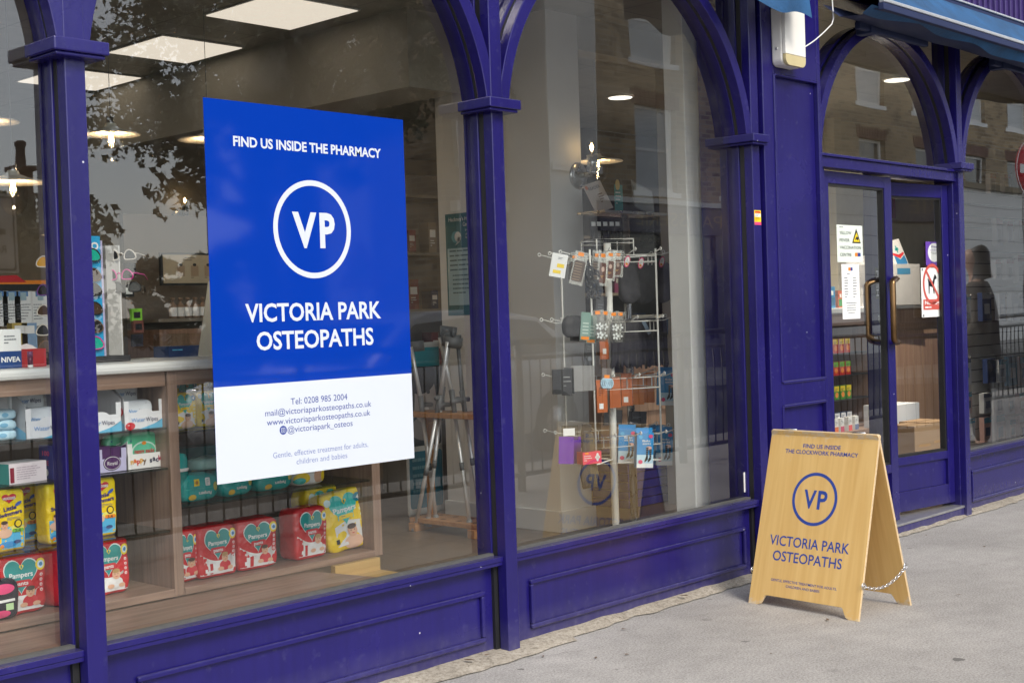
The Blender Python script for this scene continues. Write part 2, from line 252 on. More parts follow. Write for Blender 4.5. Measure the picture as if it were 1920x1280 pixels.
class MB:
    def __init__(s): s.v, s.f, s.m, s.sm, s.mats, s.X = [], [], [], [], [], Matrix()
    def mi(s, mat):
        if mat not in s.mats: s.mats.append(mat)
        return s.mats.index(mat)
    def add(s, vs, fs, mat, smooth=False):
        b = len(s.v); k = s.mi(mat); s.v += [s.X @ Vector(p) for p in vs]
        for f in fs: s.f.append(tuple(b+i for i in f)); s.m.append(k); s.sm.append(smooth)
        return s
    def box(s, x0, x1, y0, y1, z0, z1, mat):
        v = [(x0, y0, z0), (x1, y0, z0), (x1, y1, z0), (x0, y1, z0), (x0, y0, z1), (x1, y0, z1), (x1, y1, z1), (x0, y1, z1)]
        return s.add(v, [(3, 2, 1, 0), (4, 5, 6, 7), (0, 1, 5, 4), (1, 2, 6, 5), (2, 3, 7, 6), (3, 0, 4, 7)], mat)
    def tube(s, pts, r, mat, n=8, closed=False, caps=True):
        pts = [Vector(p) for p in pts]; k = len(pts); rs = r if isinstance(r, (list, tuple)) else [r]*k
        vs, fs = [], []; prev = None
        for i, p in enumerate(pts):
            a = pts[(i-1) % k] if (closed or i > 0) else p; b = pts[(i+1) % k] if (closed or i < k-1) else p
            d = (b-a).normalized() if (b-a).length > 1e-9 else Vector((0, 0, 1))
            if prev is None:
                q = Vector((0, 0, 1)) if abs(d.z) < .9 else Vector((1, 0, 0)); e1 = d.cross(q).normalized()
            else:
                e1 = (prev-d*prev.dot(d)).normalized()
            prev = e1; e2 = d.cross(e1)
            for j in range(n):
                t = 2*pi*j/n; vs.append(p+(e1*cos(t)+e2*sin(t))*rs[i])
        for i in range(k if closed else k-1):
            for j in range(n):
                a, b = i*n+j, i*n+(j+1) % n; c, d = ((i+1) % k)*n+(j+1) % n, ((i+1) % k)*n+j
                fs.append((a, b, c, d))
        if caps and not closed: fs += [tuple(reversed(range(n))), tuple(range((k-1)*n, k*n))]
        return s.add(vs, fs, mat, True)
    def cyl(s, p0, p1, r0, mat, r1=None, n=16): return s.tube([p0, p1], [r0, r0 if r1 is None else r1], mat, n)
    def lathe(s, prof, mat, n=24, c=(0, 0, 0), smooth=True):
        vs, fs = [], []; k = len(prof)
        for r, z in prof:
            for j in range(n): t = 2*pi*j/n; vs.append((c[0]+r*cos(t), c[1]+r*sin(t), c[2]+z))
        for i in range(k-1):
            for j in range(n): fs.append((i*n+j, i*n+(j+1) % n, (i+1)*n+(j+1) % n, (i+1)*n+j))
        return s.add(vs, fs, mat, smooth)
    def prism(s, out, y0, y1, mat, ax='xz', smooth=False):
        """outline (a, b) extruded: ax 'xz' along y, 'xy' along z, 'yz' along x"""
        f = {'xz': lambda a, b, c: (a, c, b), 'xy': lambda a, b, c: (a, b, c), 'yz': lambda a, b, c: (c, a, b)}[ax]
        n = len(out); vs = [f(a, b, y0) for a, b in out]+[f(a, b, y1) for a, b in out]
        area = sum(out[i][0]*out[(i+1) % n][1]-out[(i+1) % n][0]*out[i][1] for i in range(n))
        fw = (area > 0) if ax != 'xy' else (area < 0)
        fs = [tuple(range(n)) if fw else tuple(reversed(range(n))), tuple(range(2*n-1, n-1, -1)) if fw else tuple(range(n, 2*n))]
        for i in range(n):
            j = (i+1) % n; q = (i, i+n, j+n, j); fs.append(q if fw else tuple(reversed(q)))
        return s.add(vs, fs, mat, smooth)
    def ring(s, cx, cz, r0, r1, y0, y1, a0, a1, mat, n=40):
        vs, fs = [], []
        for i in range(n+1):
            t = a0+(a1-a0)*i/n
            for r, y in ((r0, y0), (r1, y0), (r1, y1), (r0, y1)): vs.append((cx+r*cos(t), y, cz+r*sin(t)))
        for i in range(n):
            for j in range(4): fs.append((i*4+j, i*4+(j+1) % 4, (i+1)*4+(j+1) % 4, (i+1)*4+j))
        fs += [(3, 2, 1, 0), (n*4, n*4+1, n*4+2, n*4+3)]
        return s.add(vs, fs, mat)
    def bag(s, w, d, h, mat, e=5.0, n=14, crk=.003, seed=0, c=(0, 0, 0)):
        """a plump plastic pack standing on z=0, front towards -y"""
        a, b, q = w/2, d/2, h/2; vs, fs, ix = [], [], {}
        def pt(p):
            k = tuple(round(x, 5) for x in p)
            if k in ix: return ix[k]
            l = sum(abs(x)**e for x in p)**(1/e); x, y, z = (x/l for x in p)
            X, Y, Z = x*a, y*b, z*q
            kk = noise.noise(Vector((X*22+seed*7, Z*22, (Y > 0)*9+seed)))*crk
            ix[k] = len(vs); vs.append((c[0]+X+kk*.6*x, c[1]+Y+kk*(1 if y > 0 else -1)*min(1, abs(y)*1.2), c[2]+q+Z+kk*.5*z)); return ix[k]
        g = [-1+2*i/n for i in range(n+1)]
        for ax in range(3):
            for sg in (-1, 1):
                for i in range(n):
                    for j in range(n):
                        qd = []
                        for (p, r) in ((g[i], g[j]), (g[i+1], g[j]), (g[i+1], g[j+1]), (g[i], g[j+1])):
                            P = [0, 0, 0]; P[ax] = sg; P[(ax+1) % 3] = p; P[(ax+2) % 3] = r; qd.append(pt(P))
                        fs.append(tuple(qd) if sg > 0 else tuple(reversed(qd)))
        return s.add(vs, fs, mat, True)
    def build(s, name, parent=None, bevel=0, seg=2, loc=None, rot=None):
        me = bpy.data.meshes.new(name); me.from_pydata([tuple(v) for v in s.v], [], s.f)
        for m in s.mats: me.materials.append(m)
        me.polygons.foreach_set('material_index', s.m); me.polygons.foreach_set('use_smooth', s.sm); me.update()
        o = bpy.data.objects.new(name, me); COL.objects.link(o)
        if parent: o.parent = parent
        if loc is not None: o.location = loc
        if rot is not None: o.rotation_euler = rot
        if bevel:
            b = o.modifiers.new('bevel', 'BEVEL'); b.width = bevel; b.segments = seg; b.limit_method = 'ANGLE'; b.angle_limit = RAD(40)
        return o

class Face:
    """Printing on a surface: origin, right, up, outward normal, optional bulge h(u, v)."""
    def __init__(s, mb, o, u, v, bulge=None, step=.0006):
        s.mb, s.o, s.u, s.v = mb, Vector(o), Vector(u).normalized(), Vector(v).normalized(); s.n = s.u.cross(s.v); s.h = bulge; s.k = step
    def P(s, a, b, l): return s.o+s.u*a+s.v*b+s.n*((s.h(a, b) if s.h else 0)+s.k*l)
    def blob(s, out, mat, l=1, rings=None):
        rings = rings or (5 if s.h else 1); n = len(out); ca = sum(p[0] for p in out)/n; cb = sum(p[1] for p in out)/n
        vs = [s.P(ca, cb, l)]
        for r in range(1, rings+1):
            for a, b in out: vs.append(s.P(ca+(a-ca)*r/rings, cb+(b-cb)*r/rings, l))
        fs = [(0, 1+i, 1+(i+1) % n) for i in range(n)]
        for r in range(rings-1):
            for i in range(n): a, b = 1+r*n+i, 1+r*n+(i+1) % n; fs.append((a, a+n, b+n, b))
        ar = sum(out[i][0]*out[(i+1) % n][1]-out[(i+1) % n][0]*out[i][1] for i in range(n))
        if ar < 0: fs = [tuple(reversed(f)) for f in fs]
        s.mb.add(vs, fs, mat, bool(s.h)); return s
    def rect(s, a0, b0, a1, b1, mat, l=1):
        if not s.h: s.mb.add([s.P(a0, b0, l), s.P(a1, b0, l), s.P(a1, b1, l), s.P(a0, b1, l)], [(0, 1, 2, 3)], mat); return s
        n, m = max(2, int((a1-a0)/.015)), max(2, int((b1-b0)/.015)); vs = [s.P(a0+(a1-a0)*i/n, b0+(b1-b0)*j/m, l) for j in range(m+1) for i in range(n+1)]
        s.mb.add(vs, [(j*(n+1)+i, j*(n+1)+i+1, (j+1)*(n+1)+i+1, (j+1)*(n+1)+i) for j in range(m) for i in range(n)], mat, True); return s
    def ell(s, a, b, ra, rb, mat, l=1, n=28, rot=0):
        return s.blob([(a+ra*cos(2*pi*i/n)*cos(rot)-rb*sin(2*pi*i/n)*sin(rot), b+ra*cos(2*pi*i/n)*sin(rot)+rb*sin(2*pi*i/n)*cos(rot)) for i in range(n)], mat, l)
    def rrect(s, a0, b0, a1, b1, r, mat, l=1):
        o = []
        for cx, cy, t0 in ((a1-r, b0+r, -90), (a1-r, b1-r, 0), (a0+r, b1-r, 90), (a0+r, b0+r, 180)):
            for i in range(6): t = RAD(t0+18*i); o.append((cx+r*cos(t), cy+r*sin(t)))
        return s.blob(o, mat, l)
    def ringe(s, a, b, r0, r1, mat, l=1, n=64, sy=1):
        vs = []
        for i in range(n):
            t = 2*pi*i/n
            for r in (r0, r1): vs.append(s.P(a+r*cos(t), b+r*sin(t)*sy, l))
        s.mb.add(vs, [(2*i, 2*i+1, (2*i+3) % (2*n), (2*i+2) % (2*n)) for i in range(n)], mat); return s
    def heart(s, a, b, w, h, mat, l=1):
        o = []
        for i in range(36):
            t = 2*pi*i/36; x = 16*sin(t)**3/17; y = (13*cos(t)-5*cos(2*t)-2*cos(3*t)-cos(4*t)+2.5)/15
            o.append((a+x*w/2, b+y*h/2))
        return s.blob(o, mat, l)
    def text(s, t, a, b, width=None, h=None, mat=None, l=2, bold=0.0, tilt=0, al='c', curve=0):
        """text centred at (a, b); fitted to width and/or cap height h"""
        vs, fs, w, y0, y1 = text_mesh(t, bold); cap = .72
        sx = (width/w) if width else h/cap; sy = (h/cap) if h else sx
        ox = {'c': -w/2, 'l': 0, 'r': -w}[al]; P = []
        for x, y in vs:
            X, Y = (x+ox)*sx, (y-cap/2)*sy
            if curve: Y += curve*(X*X)
            P.append(s.P(a+X*cos(tilt)-Y*sin(tilt), b+X*sin(tilt)+Y*cos(tilt), l))
        s.mb.add(P, fs, mat); return s
    def lines(s, a0, b1, w, n, dy, mat, l=2, th=.35, seed=1, al='l'):
        rr = random.Random(seed)
        for i in range(n):
            ww = w*(rr.uniform(.72, 1) if i < n-1 else rr.uniform(.3, .7)); o = 0 if al == 'l' else (w-ww)/2; x = 0
            while x < ww-.002:      # word-like dashes: print too small to read
                q = min(rr.uniform(.06, .2)*w, ww-x); s.rect(a0+o+x, b1-i*dy-dy*th, a0+o+x+q, b1-i*dy, mat, l); x += q+.02*w
        return s
def bulge(w, d, h, e=5.0, crk=.003, seed=0):
    """front of a bag() as height above its y=0 plane; (u, v) from the middle of the base"""
    a, b, q = w/2, d/2, h/2
    def f(u, v):
        x, z = u/a, (v-q)/q; r = 1-abs(x)**e-abs(z)**e
        y = b*max(r, 0)**(1/e)
        k = noise.noise(Vector((u*22+seed*7, (v-q)*22, seed)))*crk
        return y+k*min(1, (y/b)*1.2)
    return f
def empty(name, loc=(0, 0, 0), rz=0):
    o = bpy.data.objects.new(name, None); COL.objects.link(o); o.location = loc; o.rotation_euler = (0, 0, rz); o.empty_display_size = .1
    return o
def tag(o, label=None, cat=None, group=None, kind=None):
    if label: o['label'] = label
    if cat: o['category'] = cat
    if group: o['group'] = group
    if kind: o['kind'] = kind
    return o
def dup(o, loc, rz=None, label=None):
    r = o.copy(); COL.objects.link(r); r.location = loc
    if rz is not None: r.rotation_euler = (0, 0, rz)
    if label: r['label'] = label
    for c in o.children:
        k = c.copy(); COL.objects.link(k); k.parent = r
        for g in c.children: q = g.copy(); COL.objects.link(q); q.parent = k
    return r
# ------------------------------------------------------------------ ground
def sheet(name, pts, z, mat, kind='structure'):
    o = MB().add([(x, y, z) for x, y in pts], [tuple(range(len(pts)))], mat).build(name); return tag(o, kind=kind)
KERB_Y = -4.1
sheet('terrain', [(-300, -300), (300, -300), (300, 300), (-300, 300)], -.16, ROADM)
sheet('road', [(-120, -10.4), (120, -10.4), (120, KERB_Y-.14), (-120, KERB_Y-.14)], -.12, ROADM)
tag(MB().box(-120, 120, KERB_Y-.14, KERB_Y, -.15, -.002, pm('granite_kerb', (.36, .35, .33), .8, var=.2, scale=40)).build('kerb', bevel=.012), kind='structure')
pv = MB()
nx = 60
pv.add([(-40, KERB_Y, 0), (60, KERB_Y, 0), (60, .3, 0), (-40, .3, 0)], [(0, 1, 2, 3)], PAVE)
tag(pv.build('pavement'), kind='structure')
tag(MB().box(-120, 120, -13.4, -10.4, -.15, -.01, PAVE).build('far_pavement', bevel=.01), kind='structure')
# rough cement fillet along the foot of the shopfront
rr = random.Random(3); top, bot = [], []
x = -3.0
while x < 9:
    bot.append((x, -.1-.035*noise.noise((x*2.3, 1, 0))-.03*noise.noise((x*9, 4, 0))-(.05 if .7 < x < 1.5 else 0))); top.append((x, .05)); x += .03
cv = MB(); n = len(bot)
cv.add([(a, b, .0045) for a, b in bot]+[(a, b*.55, .02+.008*noise.noise((a*7, 2, 0))) for a, b in bot]+[(a, b, .024) for a, b in top], [(i, i+1, n+i+1, n+i) for i in range(n-1)]+[(n+i, n+i+1, 2*n+i+1, 2*n+i) for i in range(n-1)], CEMENT, True)
tag(cv.build('pavement_edge'), kind='structure')
# cracks in the pavement corner where the cement broke
ck = MB(); rr = random.Random(9)
for (x0, y0, x1, y1, w_) in ((.35, -.16, .78, -.62, .006), (.78, -.62, 1.02, -1.05, .004), (1.05, -.13, 1.5, -.3, .004), (1.02, -.55, .62, -.78, .003), (2.0, -.1, 2.2, -.2, .003)):
    P_ = [Vector((x0+(x1-x0)*t+rr.uniform(-.012, .012), y0+(y1-y0)*t+rr.uniform(-.012, .012), .0042)) for t in [i/14 for i in range(15)]]
    nrm = Vector((y0-y1, x1-x0, 0)).normalized(); vs = []
    for i, p in enumerate(P_): k = w_*(.35+.65*rr.random())*(1-.6*i/14)/2; vs += [p-nrm*k, p+nrm*k]
    ck.add(vs, [(2*i, 2*i+2, 2*i+3, 2*i+1) for i in range(14)], pm('crack_dirt', (.06, .05, .042), .9, var=.4, scale=40))
tag(ck.build('pavement_cracks'), kind='structure')
lf = MB(); rr = random.Random(5)
for i in range(30):
    x = rr.uniform(.2, 5.4); y = -.1-abs(rr.gauss(0, .5)) if i % 3 else rr.uniform(-.16, -.08)
    if y < -2.2: continue
    a = rr.uniform(0, 6.3); s_ = rr.uniform(.003, .009) if i % 6 else rr.uniform(.01, .015)
    pts = [(s_*1.6*cos(t)*(1+.3*rr.random()), s_*.7*sin(t)) for t in [k*pi/4 for k in range(8)]]
    lf.add([(x+p*cos(a)-q*sin(a), y+p*sin(a)+q*cos(a), (.03 if y > -.13 else .005)+.003*rr.random()) for k, (p, q) in enumerate(pts)], [tuple(range(8))], pm('dry_leaf', (.12, .075, .045), .8, var=.5, scale=30))
tag(lf.build('leaf_litter'), kind='stuff', label='small dry leaf scraps and grit scattered on the pavement', cat='litter')

# ------------------------------------------------------------------ the pharmacy shopfront
shop = tag(empty('pharmacy_shop', (2.5, 0, 0)), 'dark blue pharmacy shopfront with arched windows and double door', 'shop')
def part(mb, name, bevel=0, parent=None, label=None, seg=2):
    p = parent or shop
    w = Vector((0, 0, 0)); q = p
    while q: w += q.location; q = q.parent
    o = mb.build(name, p, bevel, seg)
    o.location = -w
    if label: o['label'] = label
    return o
POSTS = [-2.16, -.472, 1.215, 2.94, 5.1, 6.82]
HEAD = 2.80
for c in POSTS:
    m = MB(); hw = .031
    m.box(c-hw, c+hw, -.09, -.045, 0 if c not in (2.94, 5.1) else .0, HEAD, BLUE)
    m.box(c-hw-.004, c+hw+.004, -.019, .055, .33, HEAD, BLUE)
    post = part(m, 'mullion_post', .003)
    k = part(MB().box(c-hw+.004, c+hw-.004, -.046, -.018, .02, HEAD-.01, BLACK), 'gasket_strip'); k.parent = post; k.location = (0, 0, 0)
    x1 = c+.083 if c != 2.94 else c+.048
    m = MB().box(c-.083, x1, -.135, .035, 2.012, 2.049, BLUE).box(c-.074, x1-(.009 if c != 2.94 else 0), -.126, .03, 2.001, 2.0118, BLUE)
    k = part(m, 'capital', .004); k.parent = post; k.location = (0, 0, 0)
def arch(cx, R, z0, zs):
    a0 = math.asin((zs-z0)/R)
    m = MB(); m.ring(cx, z0, R, R+.052, -.088, -.04, a0, pi-a0, BLUE, 56)
    m.ring(cx, z0, R+.006, R+.058, -.019, .05, a0, pi-a0, BLUE, 56)
    a = part(m, 'arch', .003)
    g = part(MB().ring(cx, z0, R+.009, R+.045, -.041, -.018, a0, pi-a0, BLACK, 56), 'gasket_strip'); g.parent = a; g.location = (0, 0, 0)
BAYS = [(-2.16, -.472), (-.472, 1.215), (1.215, 2.94), (5.1, 6.82)]
for l, r in BAYS: arch((l+r)/2, .80, 1.945, 2.05)
arch(4.29, .755, 1.93, 2.012)
part(MB().box(-4, 9, -.10, .09, HEAD, 3.12, BLUE), 'head_beam', .004)
for l, r in BAYS:
    m = MB().box(l+.031, r-.031, -.072, .03, .3345, .3465, BLUE).box(l+.031, r-.031, -.075, .03, .3485, .366, BLUE).box(l+.031, r-.031, -.07, .03, .346, .349, BLUE)
    sill = part(m, 'sill', .003)
    part(MB().box(l+.034, r-.034, -.03, -.004, .366, .3745, GREYG), 'sealant_strip')
    rr_ = 9 if False else r
    m = MB().box(l+.031, r-.031, -.03, .03, .004, .334, BLUE)
    st = part(m, 'stallriser')
    m = MB(); a, b, z0, z1, t = l+.15, r-.1, .058, .246, .018
    for (x0, x1, c0, c1) in ((a, b, z1-t, z1), (a, b, z0, z0+t), (a, a+t, z0+t, z1-t), (b-t, b, z0+t, z1-t)): m.box(x0, x1, -.046, -.029, c0, c1, BLUE)
    k = part(m, 'panel_moulding', .006, None, None, 3); k.parent = st; k.location = (0, 0, 0)
    m = MB().box(r-.052, r-.032, -.044, -.029, .01, .334, BLACK)
    part(m, 'expansion_strip')
    # glass: reflecting outer face, plain inner faces
    x0, x1, z0, z1 = l+.02, r-.02, .36, HEAD+.01
    m = MB(); m.add([(x0, 0, z0), (x1, 0, z0), (x1, 0, z1), (x0, 0, z1)], [(0, 1, 2, 3)], GLASS)
    part(m, 'window_pane')
# pilaster with recessed panels
PX0, PX1 = 3.0, 3.525
m = MB(); pb, pf = -.04, -.10
for (x0, x1, z0, z1) in ((PX0, 3.092, .0, HEAD), (3.492, PX1, .0, HEAD), (3.0921, 3.4919, 2.346, HEAD), (3.0921, 3.4919, .785, .895), (3.0921, 3.4919, 0, .13)): m.box(x0, x1, pf, .09, z0, z1, BLUE)
pil = part(m, 'pilaster', .004)
m = MB()
for z0, z1 in ((.895, 2.346), (.13, .785)):
    m.box(3.0925, 3.4915, -.082, .05, z0+.0005, z1-.0005, BLUE)
k = part(m, 'pilaster_panel'); k.parent = pil; k.location = (0, 0, 0)
m = MB()
for z0, z1 in ((.895, 2.346), (.13, .785)):
    for (x0, x1, c0, c1) in ((3.086, 3.1, z0, z1), (3.484, 3.498, z0, z1), (3.1, 3.484, z0-.006, z0+.008), (3.1, 3.484, z1-.008, z1+.006)): m.box(x0, x1, -.108, -.081, c0, c1, BLUE)
k = part(m, 'panel_moulding', .004); k.parent = pil; k.location = (0, 0, 0)
# entrance: transom, jambs, threshold, two leaves
m = MB().box(3.525, 5.07, -.075, .06, 1.943, 1.996, BLUE).box(3.525, 5.07, -.088, .06, 1.9962, 2.011, BLUE)
part(m, 'transom', .003)
for a_, b_ in ((3.525, 3.615), (5.062, 5.131)): part(MB().box(a_, b_, -.055, .06, .05, 1.943, BLUE), 'door_jamb', .003)
m = MB().box(3.525, 5.16, -.07, .35, .0, .052, BLUE); th = part(m, 'door_step', .004)
k = part(MB().box(3.53, 5.1, -.075, .2, .0523, .066, pm('worn_aluminium', (.5, .5, .5), .4, .8, var=.3, scale=30)), 'threshold_plate', .003); k.parent = th; k.location = (0, 0, 0)
part(MB().add([(3.54, 0, 2.005), (5.09, 0, 2.005), (5.09, 0, HEAD), (3.54, 0, HEAD)], [(0, 1, 2, 3)], GLASS), 'window_pane')
def leaf(x0, x1, z0, z1, sl_, sr, rt, rb):
    f = MB(); f.box(x0, x0+sl_, -.025, .025, z0, z1, BLUE).box(x1-sr, x1, -.025, .025, z0, z1, BLUE).box(x0+sl_, x1-sr, -.024, .024, z1-rt, z1, BLUE)
    f.box(x0+sl_, x1-sr, -.024, .024, z0+rb-.045, z0+rb, BLUE).box(x0+sl_, x1-sr, -.024, .024, z0, z0+.11, BLUE).box(x0+sl_, x1-sr, -.008, .008, z0+.11, z0+rb-.045, BLUE)
    gk = MB(); t = .012; a, b, c, d = x0+sl_, x1-sr, z0+rb, z1-rt
    for q in ((a, a+t, c, d), (b-t, b, c, d), (a+t, b-t, c, c+t), (a+t, b-t, d-t, d)): gk.box(q[0], q[1], -.018, .018, q[2], q[3], BLACK)
    return f, gk, MB().add([(a, -.002, c), (b, -.002, c), (b, -.002, d), (a, -.002, d)], [(0, 1, 2, 3)], GLASS)
L_ = empty('door_leaf'); L_.parent = shop; L_.location = -shop.location+Vector((0, 0, 0))
f, g, p = leaf(3.617, 4.372, .072, 1.935, .085, .078, .062, .31)
for q, nme in ((f, 'leaf_frame'), (g, 'gasket'), (p, 'door_pane')): q.build(nme, L_, .002 if nme == 'leaf_frame' else 0)
R_ = empty('door_leaf'); R_.parent = shop; R_.location = Vector((5.06, .0, 0))-shop.location; R_.rotation_euler = (0, 0, RAD(-8))
f, g, p = leaf(-.735, 0, .085, 1.925, .075, .062, .075, .305)
for q, nme in ((f, 'leaf_frame'), (g, 'gasket'), (p, 'door_pane')): q.build(nme, R_, .002 if nme == 'leaf_frame' else 0)
def handle(a, b, z0, z1, out, par):
    """worn bronze cranked pull: fixed at a, bar through b"""
    a, b = Vector(a), Vector(b); pts = []
    for sgn, zz in ((-1, z0), (1, z1)):
        seq = []
        for i in range(9):
            t = i/8*pi/2; e = Vector((a.x+(b.x-a.x)*sin(t), a.y+(b.y-a.y)*sin(t), zz+sgn*0+(-sgn)*(.03*(1-cos(t))))); seq.append(e)
        pts += seq if sgn < 0 else list(reversed(seq))
    pts2 = [p for p in pts]
    m = MB().tube(pts2, .0165, BRONZE, 14)
    for zz in (z0, z1): m.lathe([(.0, 0), (.02, 0), (.02, .012), (.0, .012)], BRONZE, 16, (a.x, a.y, zz-.006))
    return m.build('handle', par)
handle((4.335, .032, 0), (4.27, .085, 0), 1.06, 1.375, 0, L_)
handle((4.36, -.045, 0), (4.262, -.075, 0), 1.04, 1.385, 0, L_)
m = MB(); m.X = Matrix.Translation((-.69, -.026, 1.17)); m.prism([(.012*cos(t)*.8, .02*sin(t)) for t in [k*pi/6 for k in range(12)]], -.004, 0, STEEL); m.build('keyhole', R_)
# fascia boards above the awning
fa = MB(); fa.box(3.3, 9, -.12, -.101, 2.97, 3.6, pm('purple_fascia', (.05, .03, .14), .45, var=.25, scale=8)); x = 3.35
while x < 9: fa.box(x, x+.012, -.135, -.1195, 2.975, 3.59, pm('purple_fascia', (.05, .03, .14))); x += .075
part(fa, 'fascia_board')
# shop walls, ceiling, floor
m = MB(); m.box(-6, 10.5, 7.0, 7.1, 0, 3.0, CREAM); part(m, 'back_wall')
for a_, b_ in ((-6.1, -6), (10.5, 10.6)): part(MB().box(a_, b_, 0, 7, 0, 3.0, CREAM), 'side_wall')
m = MB(); m.box(-6, 10.5, .06, 7, 2.95, 3.06, CEILT); part(m, 'ceiling')
m = MB(); m.box(-6, 10.5, .05, 7, -.1, .03, FLOORT); part(m, 'shop_floor')
for a_, b_ in ((-6, -2.2), (6.85, 10.5)): part(MB().box(a_, b_, 0, .05, 0, 3.0, BLUE), 'front_wall')
m = MB(); m.box(-6.5, 11, -.05, 7.2, 3.12, 9, BRICK); part(m, 'upper_wall')
# ceiling beam and piers inside
m = MB(); m.box(2.62, 3.0, 1.9, 7, 2.52, 2.95, CREAM); part(m, 'ceiling_beam')
PIERM = pm('pier_paint', (.85, .83, .79), .6, var=.04, scale=3)
m = MB(); m.box(3.25, 3.52, 1.45, 2.36, .03, 2.95, PIERM); wp = part(m, 'wall_pier')
m = MB(); m.box(3.235, 3.535, 1.43, 1.4497, .03, .15, WHITEW).box(3.235, 3.2497, 1.4499, 2.375, .03, .15, WHITEW)
k = part(m, 'skirting', .003); k.parent = wp; k.location = (0, 0, 0)
m = MB(); m.box(2.975, 3.17, .33, .45, .03, 2.95, WHITEW); part(m, 'wall_pier', .004)
m = MB(); m.box(4.45, 4.62, 1.45, 1.6, .03, 2.95, CREAM).box(3.52, 4.4499, 1.451, 1.6, 2.76, 2.95, CREAM); part(m, 'wall_opening')
m = MB(); m.box(3.05, 3.52, .0901, .3, 0.03, 2.95, BLUE); part(m, 'wall_return')  # return coloured dark blue to stand in for unlit interior

# ------------------------------------------------------------------ poster on the window
PB, PW = pm('poster_blue', (.002, .035, .33), .1, var=.02), pm('poster_white', (.58, .62, .68), .12, var=.01)
for _m in (PB, PW): _m.node_tree.nodes['Principled BSDF'].inputs['Roughness'].default_value = .05; _m.node_tree.nodes['Principled BSDF'].inputs['Specular IOR Level'].default_value = .3; [_m.node_tree.links.remove(k) for k in list(_m.node_tree.links) if k.to_socket.name == 'Roughness']
NAVY = ink('#2b3d8c')
PWID, PH, PZ = .824, 1.189, 1.9529
po = MB().box(0, PWID, -.0026, -.0016, PZ-PH, PZ, PB)
poster = po.build('window_poster'); tag(poster, 'large blue and white window poster stuck on the window glass', 'poster')
zb = (at(398, 726, y=0).z+at(770, 700, y=0).z)/2
m = MB(); F = Face(m, (0, -.0026, 0), (1, 0, 0), (0, 0, 1), step=.00025); F.rect(.0, PZ-PH, PWID, zb, PW); m.build('white_band', poster)
def ptext(s, l, r, mat, bold=0, l_=2, h=None):
    a, b = at(*l, y=0), at(*r, y=0); m = MB(); F = Face(m, (0, -.0026, 0), (1, 0, 0), (0, 0, 1), step=.00025)
    F.text(s, (a.x+b.x)/2, (a.z+b.z)/2, b.x-a.x, h, mat, l_, bold); return m
m = ptext('FIND US INSIDE THE PHARMACY', (436, 264), (713, 288), PW, .03, 2, .031); m.build('lettering', poster)
m = MB(); F = Face(m, (0, -.0026, 0), (1, 0, 0), (0, 0, 1), step=.00025); cx, cz = .408, 1.5588; F.ringe(cx, cz, .143, .161, PW, 2)
F.text('V', cx-.034, cz, .1, .112, PW, 2, .035); F.text('P', cx+.060, cz, .064, .112, PW, 2, .035); m.build('roundel', poster)
m = ptext('VICTORIA PARK', (459, 585), (713, 581), PW, .022, 2, .058); m.build('lettering', poster)
m = ptext('OSTEOPATHS', (480, 637), (699, 631), PW, .022, 2, .058); m.build('lettering', poster)
m = ptext('Tel: 0208 985 2004', (544, 751), (650, 744), NAVY, 0, 2, .0215); m.build('lettering', poster)
m = ptext('mail@victoriaparkosteopaths.co.uk', (496, 773), (695, 757), NAVY, 0, 2, .0205); m.build('lettering', poster)
m = ptext('www.victoriaparkosteopaths.co.uk', (499, 790), (693, 774), NAVY, 0, 2, .0205); m.build('lettering', poster)
m = ptext('@victoriapark_osteos', (538, 804), (660, 793), NAVY, 0, 2, .0205); m.build('lettering', poster)
m = MB(); F = Face(m, (0, -.0026, 0), (1, 0, 0), (0, 0, 1), step=.00025); q = at(530, 806, y=0)
F.ell(q.x, q.z, .0145, .0145, NAVY, 2); F.rrect(q.x-.008, q.z-.008, q.x+.008, q.z+.008, .003, PW, 3); F.rrect(q.x-.0063, q.z-.0063, q.x+.0063, q.z+.0063, .002, NAVY, 4); F.ringe(q.x, q.z, .0022, .0038, PW, 5, 20); m.build('emblem', poster)
m = ptext('Gentle, effective treatment for adults,', (511, 853), (689, 832), ink('#5566a5'), -.008, 2, .019); m.build('lettering', poster)
m = ptext('children and babies', (555, 864), (650, 853), ink('#5566a5'), -.008, 2, .019); m.build('lettering', poster)

